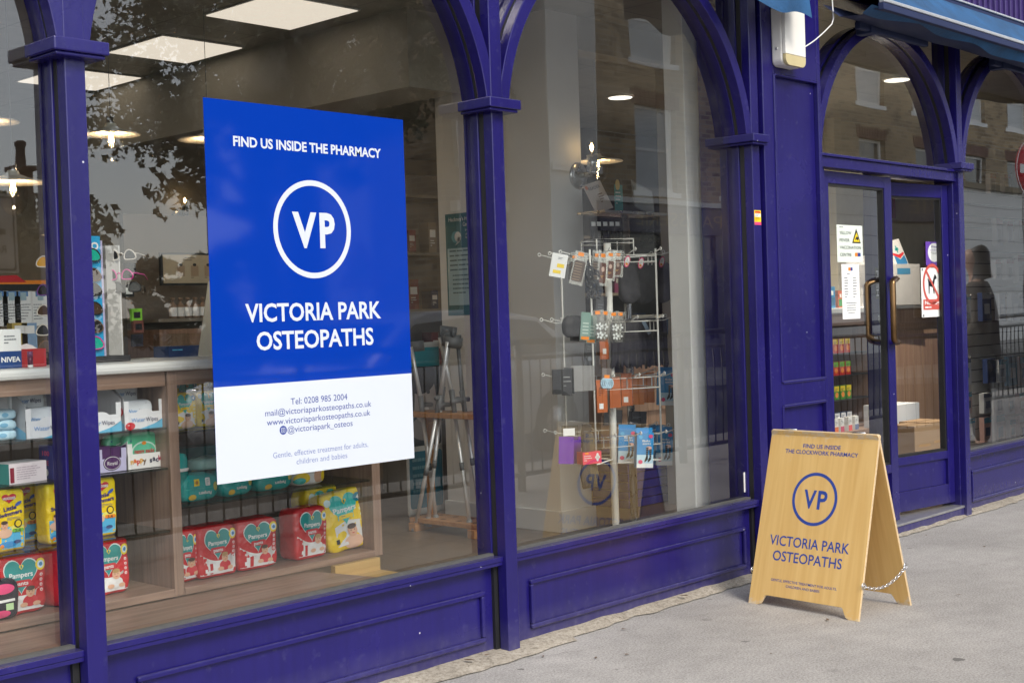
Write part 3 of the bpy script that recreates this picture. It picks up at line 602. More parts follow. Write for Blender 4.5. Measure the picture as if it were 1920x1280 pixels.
# ------------------------------------------------------------------ folding sandwich board
PLY = wood('birch_plywood', (.69, .425, .14), (.79, .525, .2), .42, 'z', 1.8, .55)
def scuffs():
    t = PLY.node_tree; N, L = t.nodes, t.links; b = N['Principled BSDF']; src = b.inputs['Base Color'].links[0].from_socket
    tc = N.new('ShaderNodeTexCoord'); n = N.new('ShaderNodeTexNoise'); n.inputs['Scale'].default_value = 28; n.inputs['Detail'].default_value = 10; n.inputs['Roughness'].default_value = .75; L.new(tc.outputs['Object'], n.inputs['Vector'])
    sx = N.new('ShaderNodeSeparateXYZ'); L.new(tc.outputs['Object'], sx.inputs[0])
    a = N.new('ShaderNodeMapRange'); a.inputs[1].default_value = .69; a.inputs[2].default_value = .755; L.new(sx.outputs[2], a.inputs[0])
    c = N.new('ShaderNodeMapRange'); c.inputs[1].default_value = .05; c.inputs[2].default_value = -.0; L.new(sx.outputs[2], c.inputs[0])
    m = N.new('ShaderNodeMath'); m.operation = 'MAXIMUM'; L.new(a.outputs[0], m.inputs[0]); L.new(c.outputs[0], m.inputs[1])
    q = N.new('ShaderNodeMath'); q.operation = 'MULTIPLY_ADD'; q.inputs[1].default_value = .22; L.new(m.outputs[0], q.inputs[0]); L.new(n.outputs['Fac'], q.inputs[2])
    r = N.new('ShaderNodeMapRange'); r.inputs[1].default_value = .62; r.inputs[2].default_value = .74; r.inputs[4].default_value = .75; L.new(q.outputs[0], r.inputs[0])
    x = N.new('ShaderNodeMix'); x.data_type = 'RGBA'; x.inputs[7].default_value = (.66, .56, .42, 1); L.new(r.outputs[0], x.inputs[0]); L.new(src, x.inputs[6]); L.new(x.outputs[2], b.inputs['Base Color'])
scuffs()
PLYE = pm('plywood_edge', (.6, .45, .27), .6, var=.25, scale=60)
BINK = pm('board_blue_ink', '#2f4a9c', .5, var=.12, scale=60)
ab = tag(empty('sandwich_board', (2.605, -.6, 0), RAD(-95)), 'pale plywood sandwich board with blue lettering on the pavement', 'sandwich board')
AW, AH = .546, .752
def panel_outline(w, h):
    o = [(-w/2, 0), (-w/2+.045, -.0)]
    for i in range(7): t = i/6; o.append((-w/2+.045+.012+.03*t, .004+.04*(t*t*(3-2*t))))
    for i in range(7): t = 1-i/6; o.append((w/2-.045-.012-.03*t, .004+.04*(t*t*(3-2*t))))
    o += [(w/2-.045, 0), (w/2, 0), (w/2-.006, h-.006), (w/2-.012, h), (-w/2+.012, h), (-w/2+.006, h-.006)]
    return o
def board_panel(side):
    m = MB(); ang = math.asin(.195/AH)
    m.prism(panel_outline(AW, AH), 0, .012, PLY)
    # only the thin edges show the layers of the ply
    for i, f in enumerate(m.f):
        if len(f) == 4: m.m[i] = m.mi(PLYE)
    return m, ang
m, ang = board_panel(0)
fp = m.build('front_panel', ab, .0015, 2); fp.location = (0, -.195, .0); fp.rotation_euler = (-ang, 0, 0)
m, ang = board_panel(1)
rp = m.build('rear_panel', ab, .0015, 2); rp.location = (0, .195, 0); rp.rotation_euler = (-ang, 0, pi)
def btext(s, a, t, w, h, bold, l=1):
    m = MB(); F = Face(m, (0, 0, 0), (1, 0, 0), (0, 0, 1), step=.0005); F.text(s, a, AH*(1-t), w, h, BINK, l, bold); o = m.build('lettering', fp); return o
btext('FIND US INSIDE', -.002, .087, .187, .0175, .015)
btext('THE CLOCKWORK PHARMACY', -.002, .122, .362, .0175, .015)
m = MB(); F = Face(m, (0, 0, 0), (1, 0, 0), (0, 0, 1), step=.0005); z = AH*(1-.381); F.ringe(-.005, z, .0985, .1115, BINK, 1); F.text('V', -.028, z, .062, .078, BINK, 1, .022); F.text('P', .034, z, .047, .078, BINK, 1, .022); m.build('roundel', fp)
btext('VICTORIA PARK', -.006, .628, .395, .043, .01); btext('OSTEOPATHS', -.006, .713, .343, .043, .01)
btext('GENTLE, EFFECTIVE TREATMENT FOR ADULTS,', -.008, .85, .327, .0105, .006); btext('CHILDREN AND BABIES', -.008, .876, .168, .0105, .006)
# hinges on the ridge and the two chains that hold the legs apart
for hx in (-.17, .17): MB().tube([(hx-.03, 0, .727), (hx+.03, 0, .727)], .004, STEEL, 10).build('hinge', ab)
for sx in (-1, 1):
    cm = MB(); a, b = Vector((sx*(AW/2-.002), -.155, .135)), Vector((sx*(AW/2-.002), .15, .17)); N_ = 19
    for i in range(N_):
        t = (i+.5)/N_; c = a.lerp(b, t)+Vector((sx*.006, 0, -.04*4*t*(1-t)))
        dn = (a.lerp(b, min(1, t+.02))+Vector((0, 0, -.16*min(1, t+.02)*(1-min(1, t+.02))))-a.lerp(b, t-.02)-Vector((0, 0, -.16*(t-.02)*(1-t+.02)))).normalized()
        up = Vector((sx, 0, 0)) if i % 2 else dn.cross(Vector((1, 0, 0))).normalized()
        cm.tube([c+dn*.0125*cos(k*pi/5)+up*.0058*sin(k*pi/5) for k in range(10)], .0016, CHROME, 6, True)
    for e in (a, b): cm.tube([e+Vector((sx*.004, .012*cos(k*pi/6), .012*sin(k*pi/6))) for k in range(12)], .0018, CHROME, 6, True); cm.cyl(e-Vector((sx*.014, 0, 0)), e+Vector((sx*.004, 0, 0)), .003, CHROME, n=8)
    cm.build('chain', ab)

# ------------------------------------------------------------------ wall light, cable, awning
wl = MB(); o_ = []
for cxx, czz, t0 in ((.055, .03, -90), (.055, .27, 0), (-.055, .27, 90), (-.055, .03, 180)):
    for i in range(6): t = RAD(t0+18*i); o_.append((cxx+.035*cos(t), czz+.03*sin(t)))
wl.prism([(a, b) for a, b in o_], -.06, 0, pm('ivory_plastic', (.72, .7, .66), .4, var=.05))
LX, LZ = 3.17, 2.378
w_ = wl.build('wall_light', None, .01, 3, (LX, -.1, LZ)); tag(w_, 'ivory bulkhead wall light with yellowed lower end on blue pilaster', 'wall light')
m = MB(); m.prism([(a*.985, min(max(b, .052), .297)) for a, b in o_], -.078, -.061, pm('ivory_diffuser', (.8, .78, .73), .3, var=.03)); m.build('diffuser', w_, .008, 3)
m = MB(); m.prism([(a*.985, min(b, .0505)) for a, b in o_], -.078, -.061, pm('yellowed_plastic', (.55, .47, .26), .45, var=.12)); m.build('yellowed_end', w_, .008, 3)
m = MB(); m.cyl((-.092, -.03, .08), (-.08, -.03, .08), .006, STEEL); m.build('screw', w_)
pts = []
for i in range(22):
    t = i/21; a = Vector((LX+.09, -.13, LZ+.09)); b = Vector((3.56, -.16, 2.64)); c_ = Vector((3.52, -.14, 3.0))
    pts.append(a.lerp(b, t/.55)+Vector((0, 0, -.015*sin(t/.55*pi))) if t < .55 else b.lerp(c_, (t-.55)/.45)+Vector((.02*sin((t-.55)/.45*pi), 0, 0)))
tag(MB().tube(pts, .0032, WHITE, 8).build('cable'), 'thin white cable looping from the wall light up behind the awning', 'cable')

AWN = pm('faded_blue_canvas', (.012, .075, .19), .75, var=.6, scale=7, bump=.3, bscale=50)
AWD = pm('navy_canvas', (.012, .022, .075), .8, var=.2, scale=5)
ALU = pm('awning_aluminium', (.72, .74, .78), .3, .7, var=.12)
aw = tag(empty('awning', (5.4, -.12, 2.8)), 'faded blue canvas awning rolled up over the pharmacy door', 'awning')
def apart(m, n, b=0): o = m.build(n, aw, b); o.location = -aw.location; return o
X0, X1 = 3.55, 9.0
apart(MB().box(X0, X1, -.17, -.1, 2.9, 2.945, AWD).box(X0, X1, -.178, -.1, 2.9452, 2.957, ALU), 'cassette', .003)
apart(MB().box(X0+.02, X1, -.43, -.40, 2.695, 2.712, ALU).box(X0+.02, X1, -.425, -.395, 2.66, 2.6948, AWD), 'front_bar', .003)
def cloth(xa, xb, nx, prof, mat, amp, seed):
    m = MB(); n = len(prof); vs = []
    for i in range(nx+1):
        x = xa+(xb-xa)*i/nx
        for j, (y, z) in enumerate(prof):
            k = noise.noise(Vector((x*2.2, j*.6, seed)))*amp*(1 if 0 < j else .15); vs.append((x, y+k, z+k*.6))
    m.add(vs, [(i*n+j, (i+1)*n+j, (i+1)*n+j+1, i*n+j+1) for i in range(nx) for j in range(n-1)], mat, True); return m
apart(cloth(X0+.02, X1, 80, [(-.165, 2.93), (-.22, 2.865), (-.28, 2.80), (-.34, 2.752), (-.40, 2.712)], AWN, .012, 1), 'canopy')
# the slack cloth that hangs below in scalloped bellies
m = MB(); nx = 120; vs = []
for i in range(nx+1):
    x = X0-.05+(X1-X0+.05)*i/nx; s_ = min(1, max(0, (x-4.62)/.5)); s_ = s_*s_*(3-2*s_)
    zb_ = 2.662-.018*abs(sin(x*3.1))-.06*s_*(1-.5*abs(sin((x-4.6)*1.9)))
    for j in range(6):
        t = j/5; vs.append((x, -.40+.02*sin(x*9)*t+.05*t, 2.675+(zb_-2.675)*t))
m.add(vs, [(i*6+j, (i+1)*6+j, (i+1)*6+j+1, i*6+j+1) for i in range(nx) for j in range(5)], AWN, True); apart(m, 'valance')
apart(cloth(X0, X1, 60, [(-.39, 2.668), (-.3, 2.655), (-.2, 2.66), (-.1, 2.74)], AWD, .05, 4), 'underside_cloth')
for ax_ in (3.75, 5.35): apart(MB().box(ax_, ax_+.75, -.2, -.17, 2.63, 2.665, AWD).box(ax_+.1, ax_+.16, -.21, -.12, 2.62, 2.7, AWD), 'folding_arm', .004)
# the end of the neighbouring awning over the wall light
m = MB(); vs = []; nx = 30
for i in range(nx+1):
    x = 2.5+.61*i/nx; t = i/nx
    for j in range(5): k = j/4; vs.append((x, -.30-.012*sin(x*17+j), 2.92-k*(.335-.02*sin(t*9)+(.02*t*t))))
m.add(vs, [(i*5+j, (i+1)*5+j, (i+1)*5+j+1, i*5+j+1) for i in range(nx) for j in range(4)], AWN, True)
m.box(2.2, 3.12, -.31, -.1, 2.92, 2.95, AWD)
tag(m.build('awning_flap'), 'loose end of blue canvas awning hanging over the wall light', 'awning')

# ------------------------------------------------------------------ stickers and door notices
def notice(name, label, cat, l, t, r, b, y, col=PAPER, th=.0012, leafp=None):
    a, c = at(l, t, y=y), at(r, b, y=y); w, h = abs(c.x-a.x), abs(a.z-c.z)
    m = MB().box(-w/2, w/2, -th, 0, 0, h, col); F = Face(m, (0, -th, 0), (1, 0, 0), (0, 0, 1))
    return m, F, w, h, ((a.x+c.x)/2, y, min(a.z, c.z)), name, label, cat
def finish(m, loc, name, label, cat, rz=0): return tag(m.build(name, None, 0, 2, loc, (0, 0, rz)), label, cat)
RED, ORANGE, YEL, TEAL, PINK = ink('#c8202c'), ink('#f28a1c'), ink('#f4d21a'), ink('#12a3a0'), ink('#e0457b')
BK, GR = ink('#1c1c20'), ink('#70747a')
m, F, w, h, loc, n, l, c = notice('sticker', 'small yellow and white sticker on the post beside the pilaster', 'sticker', 1414, 394, 1427, 422, -.0905, YEL, .0006)
F.rect(-w/2, h*.0, w/2, h*.2, PINK); F.rect(-w*.45, h*.55, w*.45, h*.78, PAPER); F.rect(-w*.4, h*.82, w*.4, h*.93, RED); F.lines(-w*.4, h*.74, w*.8, 2, h*.09, GR); F.lines(-w*.4, h*.5, w*.8, 3, h*.09, ink('#7a5a10')); F.text('24', 0, h*.1, w*.4, None, PAPER, 2)if False else None
finish(m, loc, n, l, c)
m, F, w, h, loc, n, l, c = notice('sticker', 'blank white peeling sticker low in the corner of the window', 'sticker', 1394, 885, 1406, 920, -.002, PAPER, .0008)
F.rect(-w*.4, h*.3, w*.3, h*.5, ink('#dcdcda')); finish(m, loc, n, l, c)
GL = -.003
m, F, w, h, loc, n, l, c = notice('notice', 'pale green yellow fever vaccination notice on the left door pane', 'notice', 1568, 421, 1618, 492, GL, pm('pale_green_card', (.74, .8, .72), .5, var=.03))
for i, s_ in enumerate(('YELLOW', 'FEVER', 'VACCINATION', 'CENTRE')): F.text(s_, -w*.4, h*(.79-.195*i), w*(.46, .38, .82, .44)[i], h*.085, ink('#3a4a44'), 2, .0, 0, 'l')
for k, col in ((0, BK), (.012, YEL)): F.blob([(w*.08+k*1.0, h*.52+k*.6), (w*.42-k*1.0, h*.52+k*.6), (w*.25, h*.92-k*1.7)], col, 2+k*100)
F.blob([(w*.18, h*.6), (w*.25, h*.63), (w*.3, h*.58), (w*.33, h*.66), (w*.26, h*.71), (w*.22, h*.67)], BK, 5)
F.lines(-w*.4, h*.95, w*.4, 1, h*.05, GR); F.rect(w*.18, h*.16, w*.28, h*.26, ORANGE, 2); F.rect(w*.28, h*.16, w*.4, h*.26, NAVY, 2); finish(m, loc, n, l, c)
m, F, w, h, loc, n, l, c = notice('notice', 'long white opening hours sheet under the vaccination notice', 'notice', 1577, 495, 1613, 597, GL)
F.rect(-w*.12, h*.88, -w*.0, h*.94, ORANGE); F.rect(0, h*.88, w*.12, h*.94, NAVY); F.lines(-w*.2, h*.83, w*.4, 1, h*.04, GR)
F.lines(-w*.36, h*.76, w*.22, 8, h*.05, GR, 2, .3, 3); F.lines(w*.12, h*.76, w*.22, 8, h*.05, GR, 2, .3, 4); F.lines(-w*.33, h*.3, w*.66, 5, h*.045, GR, 2, .25, 5, 'c'); finish(m, loc, n, l, c)
m, F, w, h, loc, n, l, c = notice('sticker', 'purple sticker with white oval on the right door pane', 'sticker', 1735, 453, 1767, 498, .02, pm('purple_vinyl', '#6a45a8', .4, var=.1, scale=30))
F.ell(0, h*.55, w*.38, h*.4, PAPER); F.text('Free', 0, h*.8, w*.32, h*.08, ink('#4a2b8a'), 3, .02); F.text('condoms', 0, h*.66, w*.5, h*.07, ink('#4a2b8a'), 3, .0); F.lines(-w*.25, h*.56, w*.5, 2, h*.06, GR, 3, .3, 6, 'c'); finish(m, loc, n, l, c)
m, F, w, h, loc, n, l, c = notice('sign', 'white no dogs sign with red roundel on the right door pane', 'sign', 1726, 502, 1769, 593, .012)
cz_ = h*.67; F.rect(w*.2, cz_-.02, w*.2, cz_-.02, BK)if False else None
def dogpts(sx, ox, oz): return [(ox+a*sx, oz+b*sx) for a, b in ((-.5, -.7), (-.36, -.7), (-.3, -.1), (.25, -.2), (.34, -.7), (.48, -.7), (.46, .0), (.62, .42), (.9, .46), (.86, .66), (.6, .84), (.4, .55), (.2, .24), (-.3, .28), (-.56, .5), (-.62, .45), (-.5, .15))]
d_ = dogpts(w*.27, -w*.04, cz_-.004); vs = [F.P(a, b, 2) for a, b in d_]; m.add(vs, [tuple(range(len(vs)))], BK)
SR = ink('#c95a50'); F.ringe(0, cz_, w*.36, w*.43, SR, 3); a_ = RAD(-45); r_ = w*.38; t_ = w*.03
F.blob([(r_*cos(a_+.08), r_*sin(a_+.08)), (r_*cos(a_-.08), r_*sin(a_-.08)), (-r_*cos(a_+.08), -r_*sin(a_+.08)), (-r_*cos(a_-.08), -r_*sin(a_-.08))], SR, 4)if False else F.blob([(r_*cos(k), cz_+r_*sin(k)) for k in (a_-.08, a_+.08, a_+pi-.08, a_+pi+.08)], SR, 4)
F.rect(-w*.43, h*.15, w*.43, h*.36, SR, 2); F.text('No dogs', 0, h*.295, w*.72, h*.075, PAPER, 3, .02); F.lines(-w*.36, h*.215, w*.72, 1, h*.06, PAPER, 3, .5, 8)
F.ell(-w*.43, h*.035, w*.03, w*.03, GR, 2); F.ell(-w*.44, h*.965, w*.03, w*.03, GR, 2); finish(m, loc, n, l, c)
m = MB().box(-.016, .016, -.001, 0, 0, .17, BK); F = Face(m, (0, -.001, 0), (0, 0, -1), (1, 0, 0))
F.text('PUSH', -.085, 0, .14, .02, PAPER, 2, .02)
finish(m, tuple(Vector((5.06, 0, 0))+Matrix.Rotation(RAD(-8), 3, 'Z') @ Vector((-.697, -.0262, 1.28))), 'push_plate', 'black push plate on the stile of the open door leaf', 'sign', RAD(-8))
# ------------------------------------------------------------------ window display unit
UY = .36
un = tag(empty('display_unit', (0, UY, .36)), 'long wooden shelf unit with white worktop behind the left windows', 'shelf unit')
def upart(m, n, b=0, lab=None):
    o = m.build(n, un, b); o.location = -un.location
    if lab: o['label'] = lab
    return o
upart(MB().box(-2.1, .985, UY-.02, .9, 1.108, 1.142, pm('white_worktop', (.72, .72, .7), .3, var=.05)), 'worktop', .012)
upart(MB().box(-2.1, .06, UY+.003, UY+.03, 1.06, 1.1075, OAK).box(.105, .935, UY+.003, UY+.03, 1.06, 1.1075, OAK), 'top_rail', .001)
for a, b in ((.067, .1035), (.937, .977), (-1.02, -.985)): upart(MB().box(a, b, UY, UY+.38, .362, 1.1072, OAKV), 'upright', .0015)
upart(MB().box(-2.1, .066, UY, UY+.37, .362, .388, OAK).box(.104, .9365, UY-.004, UY+.37, .362, .386, OAK), 'base_board', .002)
upart(MB().box(-2.1, .977, UY+.381, UY+.395, .362, 1.107, wood('brown_back_panel', (.14, .095, .07), (.2, .135, .1), .55, 'z')), 'back_panel')
for z in (.925, .792, .585): upart(MB().box(-.98, .065, UY+.012, UY+.36, z-.009, z-.002, SHELFGLASS), 'glass_shelf')
for z in (.905, .655): upart(MB().box(.106, .935, UY+.012, UY+.36, z-.009, z-.002, SHELFGLASS), 'glass_shelf')
upart(MB().add([(-2.1, .01, .3575), (.70, .01, .3575), (.62, UY-.001, .3575), (-2.1, UY-.001, .3575)], [(0, 1, 2, 3)], OAK).add([(.70, .01, .3575), (.70, .01, .33), (.62, UY-.001, .33), (.62, UY-.001, .3575)], [(0, 1, 2, 3)], PAPER), 'window_bed')
upart(MB().box(.60, .936, .2, UY-.006, .30, .316, wood('yellow_ply', (.42, .27, .1), (.5, .33, .13), .45)).box(.72, .9365, UY-.03, UY-.0045, .30, .3615, wood('yellow_ply', (1, 1, 1), (1, 1, 1))), 'toe_board')
SH = dict(a=.9232, b=.7902, c=.5832, base=.3885, a2=.9032, b2=.6532, base2=.3865, top=1.1425)

SKIN, HAIR, SKIN2 = ink('#d9a888'), ink('#4a3426'), ink('#e3b79b')
WTEAL, LTEAL = ink('#0f8f8c'), ink('#35b8b0')
def baby(F, a, b, s, shirt=None, hair=HAIR):
    if shirt: F.ell(a, b-s*1.15, s*1.0, s*.75, shirt, 5); F.ell(a-s*.85, b-s*1.6, s*.5, s*.3, SKIN, 6); F.ell(a+s*.85, b-s*1.6, s*.5, s*.3, SKIN, 6)
    else: F.ell(a, b-s*1.25, s*1.25, s*.75, SKIN2, 5)
    F.ell(a, b, s*.62, s*.7, SKIN, 7); F.ell(a, b+s*.46, s*.58, s*.3, hair, 8)
    for k in (-1, 1): F.ell(a+k*s*.22, b+s*.05, s*.07, s*.06, BK, 9, 8)
    F.ell(a, b-s*.3, s*.16, s*.05, RED, 9, 8); F.ell(a, b-s*.1, s*.06, s*.08, SKIN2, 9, 8)
REDP, YELP, TEALP = pm('red_film', '#c4161f', .22, var=.08, bump=.6, bscale=38), pm('yellow_film', '#f3cf12', .22, var=.06, bump=.6, bscale=38), pm('teal_film', '#0c9c98', .2, var=.08, bump=.6, bscale=38)
WFILM = pm('white_film', '#e6e4e2', .25, var=.04, bump=.6, bscale=38)
def leaf_mark(F, a, b, s): F.heart(a, b, s, s*1.1, YEL, 7); F.ell(a, b+.1*s, s*.2, s*.3, WTEAL, 8)
def pants_pack(w, d, h, seed, shirt=True, side=False):
    m = MB(); m.bag(w, d, h, REDP, 8, 18, .006, seed); F = Face(m, (0, 0, 0), (1, 0, 0), (0, 0, 1), bulge(w, d, h, 8, .006, seed))
    o = [(-w*.44, h*.06)]+[(-w*.44+w*.88*t, h*(.5-.34*sin(t*pi)**.8+.0*t)) for t in [i/14 for i in range(15)]]+[(w*.44, h*.06)]
    F.blob([(w*.44*(-1+2*i/20), h*.07) for i in range(21)]+[(w*.44*(1-2*i/20), h*(.48-.16*sin(i/20*pi))) for i in range(21)], WFILM, 1)
    for q, x0 in ((.0, -.4), (.12, -.24)): F.rect(w*(x0+.02), h*.08, w*(x0+.1), h*(.4-q), REDP, 2)
    F.heart(-.02*w, h*.63, w*.72, h*.62, WFILM, 3); F.heart(-.02*w, h*.63, w*.68, h*.58, WTEAL, 4)
    F.text('Pampers', -.02*w, h*.67, w*.46, h*.085, PAPER, 6, .02); leaf_mark(F, -.01*w, h*.79, w*.09)
    F.rrect(-w*.2, h*.47, w*.17, h*.58, h*.04, RED, 6); F.text('pants', -.015*w, h*.53, w*.24, h*.065, PAPER, 8, .02)
    F.text('4', -w*.325, h*.33, w*.04, None, PAPER, 5, .02); F.rect(-w*.35, h*.12, -w*.3, h*.19, PAPER, 5)
    F.ell(w*.37, h*.8, w*.1, h*.1, YEL, 5); F.ell(w*.37, h*.8, w*.065, h*.065, ink('#d8e8f2'), 6); F.ell(w*.37, h*.8, w*.035, h*.035, ink('#2a7fb8'), 7)
    F.rrect(w*.33, h*.32, w*.43, h*.67, w*.045, RED, 4)
    for i in range(4): F.ell(w*.38, h*(.37+.085*i), w*.03, w*.03, PAPER, 5, 14); F.ell(w*.38, h*(.37+.085*i), w*.014, w*.016, RED, 6, 10)
    baby(F, w*.15, h*.37, h*.13, RED if shirt else WFILM, HAIR if seed % 2 else ink('#b08a55'))
    return m
def yellow_pack(w, d, h, seed):
    m = MB(); m.bag(w, d, h, YELP, 7, 18, .006, seed); F = Face(m, (0, 0, 0), (1, 0, 0), (0, 0, 1), bulge(w, d, h, 7, .006, seed))
    F.blob([(-w*.3, h*.09), (w*.42, h*.09), (w*.42, h*.3), (w*.3, h*.45), (0, h*.5), (-w*.3, h*.42)], WFILM, 1)
    F.heart(-.02*w, h*.68, w*.66, h*.55, LTEAL, 3)
    for i in range(5): F.rect(-w*(.2-.085*i), h*.52, -w*(.18-.085*i), h*.82, ink('#4cc7c0'), 4)
    F.text('Pampers', -.02*w, h*.69, w*.5, h*.09, PAPER, 6, .02); leaf_mark(F, 0, h*.81, w*.1); F.rrect(-w*.18, h*.53, w*.15, h*.6, h*.03, YEL, 6); F.lines(-w*.13, h*.58, w*.24, 1, h*.03, GR, 8)
    F.ell(-w*.36, h*.85, w*.07, h*.065, ink('#cfe6e4'), 4); F.ell(w*.32, h*.83, w*.1, h*.075, ink('#157f98'), 4); F.text('4', w*.32, h*.83, w*.06, None, PAPER, 6, .02)
    F.rrect(w*.27, h*.28, w*.41, h*.7, w*.06, YEL, 4)
    for i in range(4): F.ell(w*.34, h*(.34+.095*i), w*.04, w*.035, ink('#efe9b8'), 5, 14)
    F.rect(-w*.33, h*.14, -w*.26, h*.22, BK, 5); baby(F, w*.06, h*.31, h*.15)
    return m
def put(m, name, label, cat, x, y, z, rz=0, group=None, tilt=0):
    o = m.build(name, None, 0, 2, (x, y, z), (tilt, 0, rz)); return tag(o, label, cat, group)
G1 = 'red nappy packs on the bottom shelf'
def px(l, r, y, v): return (at(l, v, y=y).x+at(r, v, y=y).x)/2
B2 = SH['base2']
put(pants_pack(.085, .11, .178, 1), 'nappy_pack', 'red nappy pack half hidden by the middle upright of the shelf unit', 'nappy pack', px(340, 366, .42, 1040), .48, B2, 0, G1)
put(pants_pack(.166, .11, .18, 2), 'nappy_pack', 'red nappy pack standing second from the middle upright, glossy wrap', 'nappy pack', px(368, 444, .42, 1030), .47, B2, .05, G1)
put(pants_pack(.172, .11, .18, 3), 'nappy_pack', 'red nappy pack left of the gap on the bottom shelf', 'nappy pack', px(446, 520, .42, 1020), .47, B2, -.02, G1)
put(pants_pack(.158, .1, .19, 4, False), 'nappy_pack', 'red nappy pack leaning against the yellow pack', 'nappy pack', px(551, 614, .42, 1010), .465, B2, .06, G1)
o = put(yellow_pack(.205, .1, .225, 5), 'nappy_pack', 'large yellow nappy pack with baby face at the end of the bottom shelf', 'nappy pack', px(620, 694, .44, 990), .475, B2, -.06); o.rotation_euler = (RAD(-7), RAD(-7), -.06)
put(yellow_pack(.2, .1, .235, 6), 'nappy_pack', 'yellow nappy pack lurking behind the red and yellow packs', 'nappy pack', px(560, 640, .6, 950), .62, B2, .1)
m = MB(); m.bag(.17, .12, .16, clear_mat('cling_film', (.9, .92, .92), 1.7, .12), 4, 12, .008, 9); put(m, 'plastic_bag', 'crumpled clear plastic bag beside the red nappy pack', 'plastic bag', px(520, 545, .5, 1010), .56, B2)
BB = SH['base']
put(pants_pack(.165, .11, .185, 7), 'nappy_pack', 'large red nappy pack behind the dark bag at the far left', 'nappy pack', px(-5, 82, .42, 1085), .47, BB, 0, G1)
put(pants_pack(.15, .1, .18, 8), 'nappy_pack', 'red nappy pack squeezed in behind, left of the window post', 'nappy pack', px(60, 112, .55, 1080), .6, BB, 0, G1)
m = pants_pack(.16, .11, .185, 9); F = Face(m, (-.08, 0, 0), (0, -1, 0), (0, 0, 1))
put(m, 'nappy_pack', 'red nappy pack cut by the left window post', 'nappy pack', px(103, 172, .42, 1075), .47, BB, .35, G1)
put(pants_pack(.15, .1, .18, 10, False), 'nappy_pack', 'red and white nappy pack just right of the window post', 'nappy pack', px(175, 241, .44, 1060), .5, BB, -.04, G1)
m = MB(); m.bag(.11, .08, .125, pm('dark_film', (.02, .02, .03), .2, var=.3), 4, 12, .004, 3); F = Face(m, (0, 0, 0), (1, 0, 0), (0, 0, 1), bulge(.11, .08, .125, 4, .004, 3)); F.ell(.0, .095, .035, .015, PINK, 1); F.rect(-.05, .055, .05, .063, PAPER, 1); F.rect(.005, .03, .03, .05, ink('#b8d8a0'), 2); F.ell(-.01, .02, .03, .012, PINK, 1)
put(m, 'toiletry_bag', 'dark plastic bag with pink pattern on the bottom shelf', 'bag', px(-20, 30, .39, 1130), .42, BB)
# swim nappies
def swim(seed):
    w, d, h = .1, .07, .19
    m = MB(); m.bag(w, d, h, YELP, 9, 16, .004, seed); F = Face(m, (0, 0, 0), (1, 0, 0), (0, 0, 1), bulge(w, d, h, 9, .004, seed))
    F.rect(-w*.43, h*.05, w*.43, h*.4, ink('#58b6e0'), 1); F.ell(-.1*w, h*.12, w*.32, h*.05, ink('#2b8fd0'), 2); F.ell(.2*w, h*.36, w*.24, h*.06, ink('#f0e46a'), 2)
    F.heart(-.02*w, h*.85, w*.5, h*.16, RED, 3); F.text('HUGGIES', -.02*w, h*.86, w*.4, h*.04, PAPER, 5, .03)
    for t, z in (('Little', .7), ('Swimmers', .615)):
        F.text(t, w*.0, h*z, w*(.42 if z > .65 else .76), h*.065, ink('#35296a'), 4, .04, RAD(8))
    F.ell(w*.27, h*.76, w*.12, h*.028, ink('#3d5fb0'), 5, 14, .5); F.lines(-w*.1, h*.55, w*.5, 3, h*.02, GR, 3)
    F.ell(w*.24, h*.44, w*.13, h*.07, BK, 4); F.ell(w*.24, h*.44, w*.09, h*.05, YEL, 5); F.rrect(w*.05, h*.3, w*.42, h*.36, h*.03, ink('#7ab83a') if seed % 2 else ORANGE, 4); F.text('3-4', w*.22, h*.33, w*.18, None, BK, 6)
    baby(F, -w*.2, h*.43, h*.1); F.ell(w*.2, h*.15, w*.12, h*.03, ink('#27407a'), 4); F.ell(-w*.3, h*.1, w*.06, h*.03, ORANGE, 4)
    return m
GS = 'yellow swim nappy packs'
Cz = SH['c']
for i, (l, r, v, y, lab, rz) in enumerate(((-8, 46, 980, .44, 'yellow and blue swim nappy pack in front at the far left', 0), (20, 72, 965, .56, 'yellow and blue swim nappy pack set back behind the front one', .05), (85, 140, 955, .44, 'yellow swim nappy pack with baby picture left of the window post', .1), (165, 221, 945, .45, 'yellow swim nappy pack right of the window post', -.03))):
    put(swim(i+1), 'swim_nappy_pack', lab, 'nappy pack', px(l, r, y, v), y+.035, Cz, rz, GS)
# second shelf
Bz = SH['b']
def carton(w, d, h, mat): return MB().box(-w/2, w/2, -d/2, d/2, 0, h, mat)
m = carton(.13, .1, .062, pm('pink_white_card', '#e8dce0', .5)); F = Face(m, (0, -.05, 0), (1, 0, 0), (0, 0, 1)); F.rect(-.062, .004, -.048, .05, ink('#8a2438')); F.lines(-.04, .05, .095, 6, .007, ink('#b7a5b0')); F2 = Face(m, (-.065, 0, 0), (0, -1, 0), (0, 0, 1)); F2.rect(-.05, 0, .05, .062, ink('#3f9a94'))
put(m, 'carton', 'low white and pink carton lying on the second shelf', 'carton', px(14, 84, .42, 888), .47, Bz, .12)
m = carton(.1, .08, .105, pm('navy_card', '#232a7c', .4)); F = Face(m, (0, -.04, 0), (1, 0, 0), (0, 0, 1)); F.rect(-.048, .002, .048, .006, PAPER); F.blob([(-.03, .06), (-.005, .055), (-.008, .08), (-.028, .085)], PINK, 1); F.text('NE', -.01, .07, .035, .016, PAPER, 3, .03); F.text('NAPPY', .0, .045, .06, .012, PAPER, 3, .02); F.text('3', .005, .092, .01, None, PAPER, 2, .03); F.lines(-.02, .03, .06, 3, .008, PAPER, 2, .2)
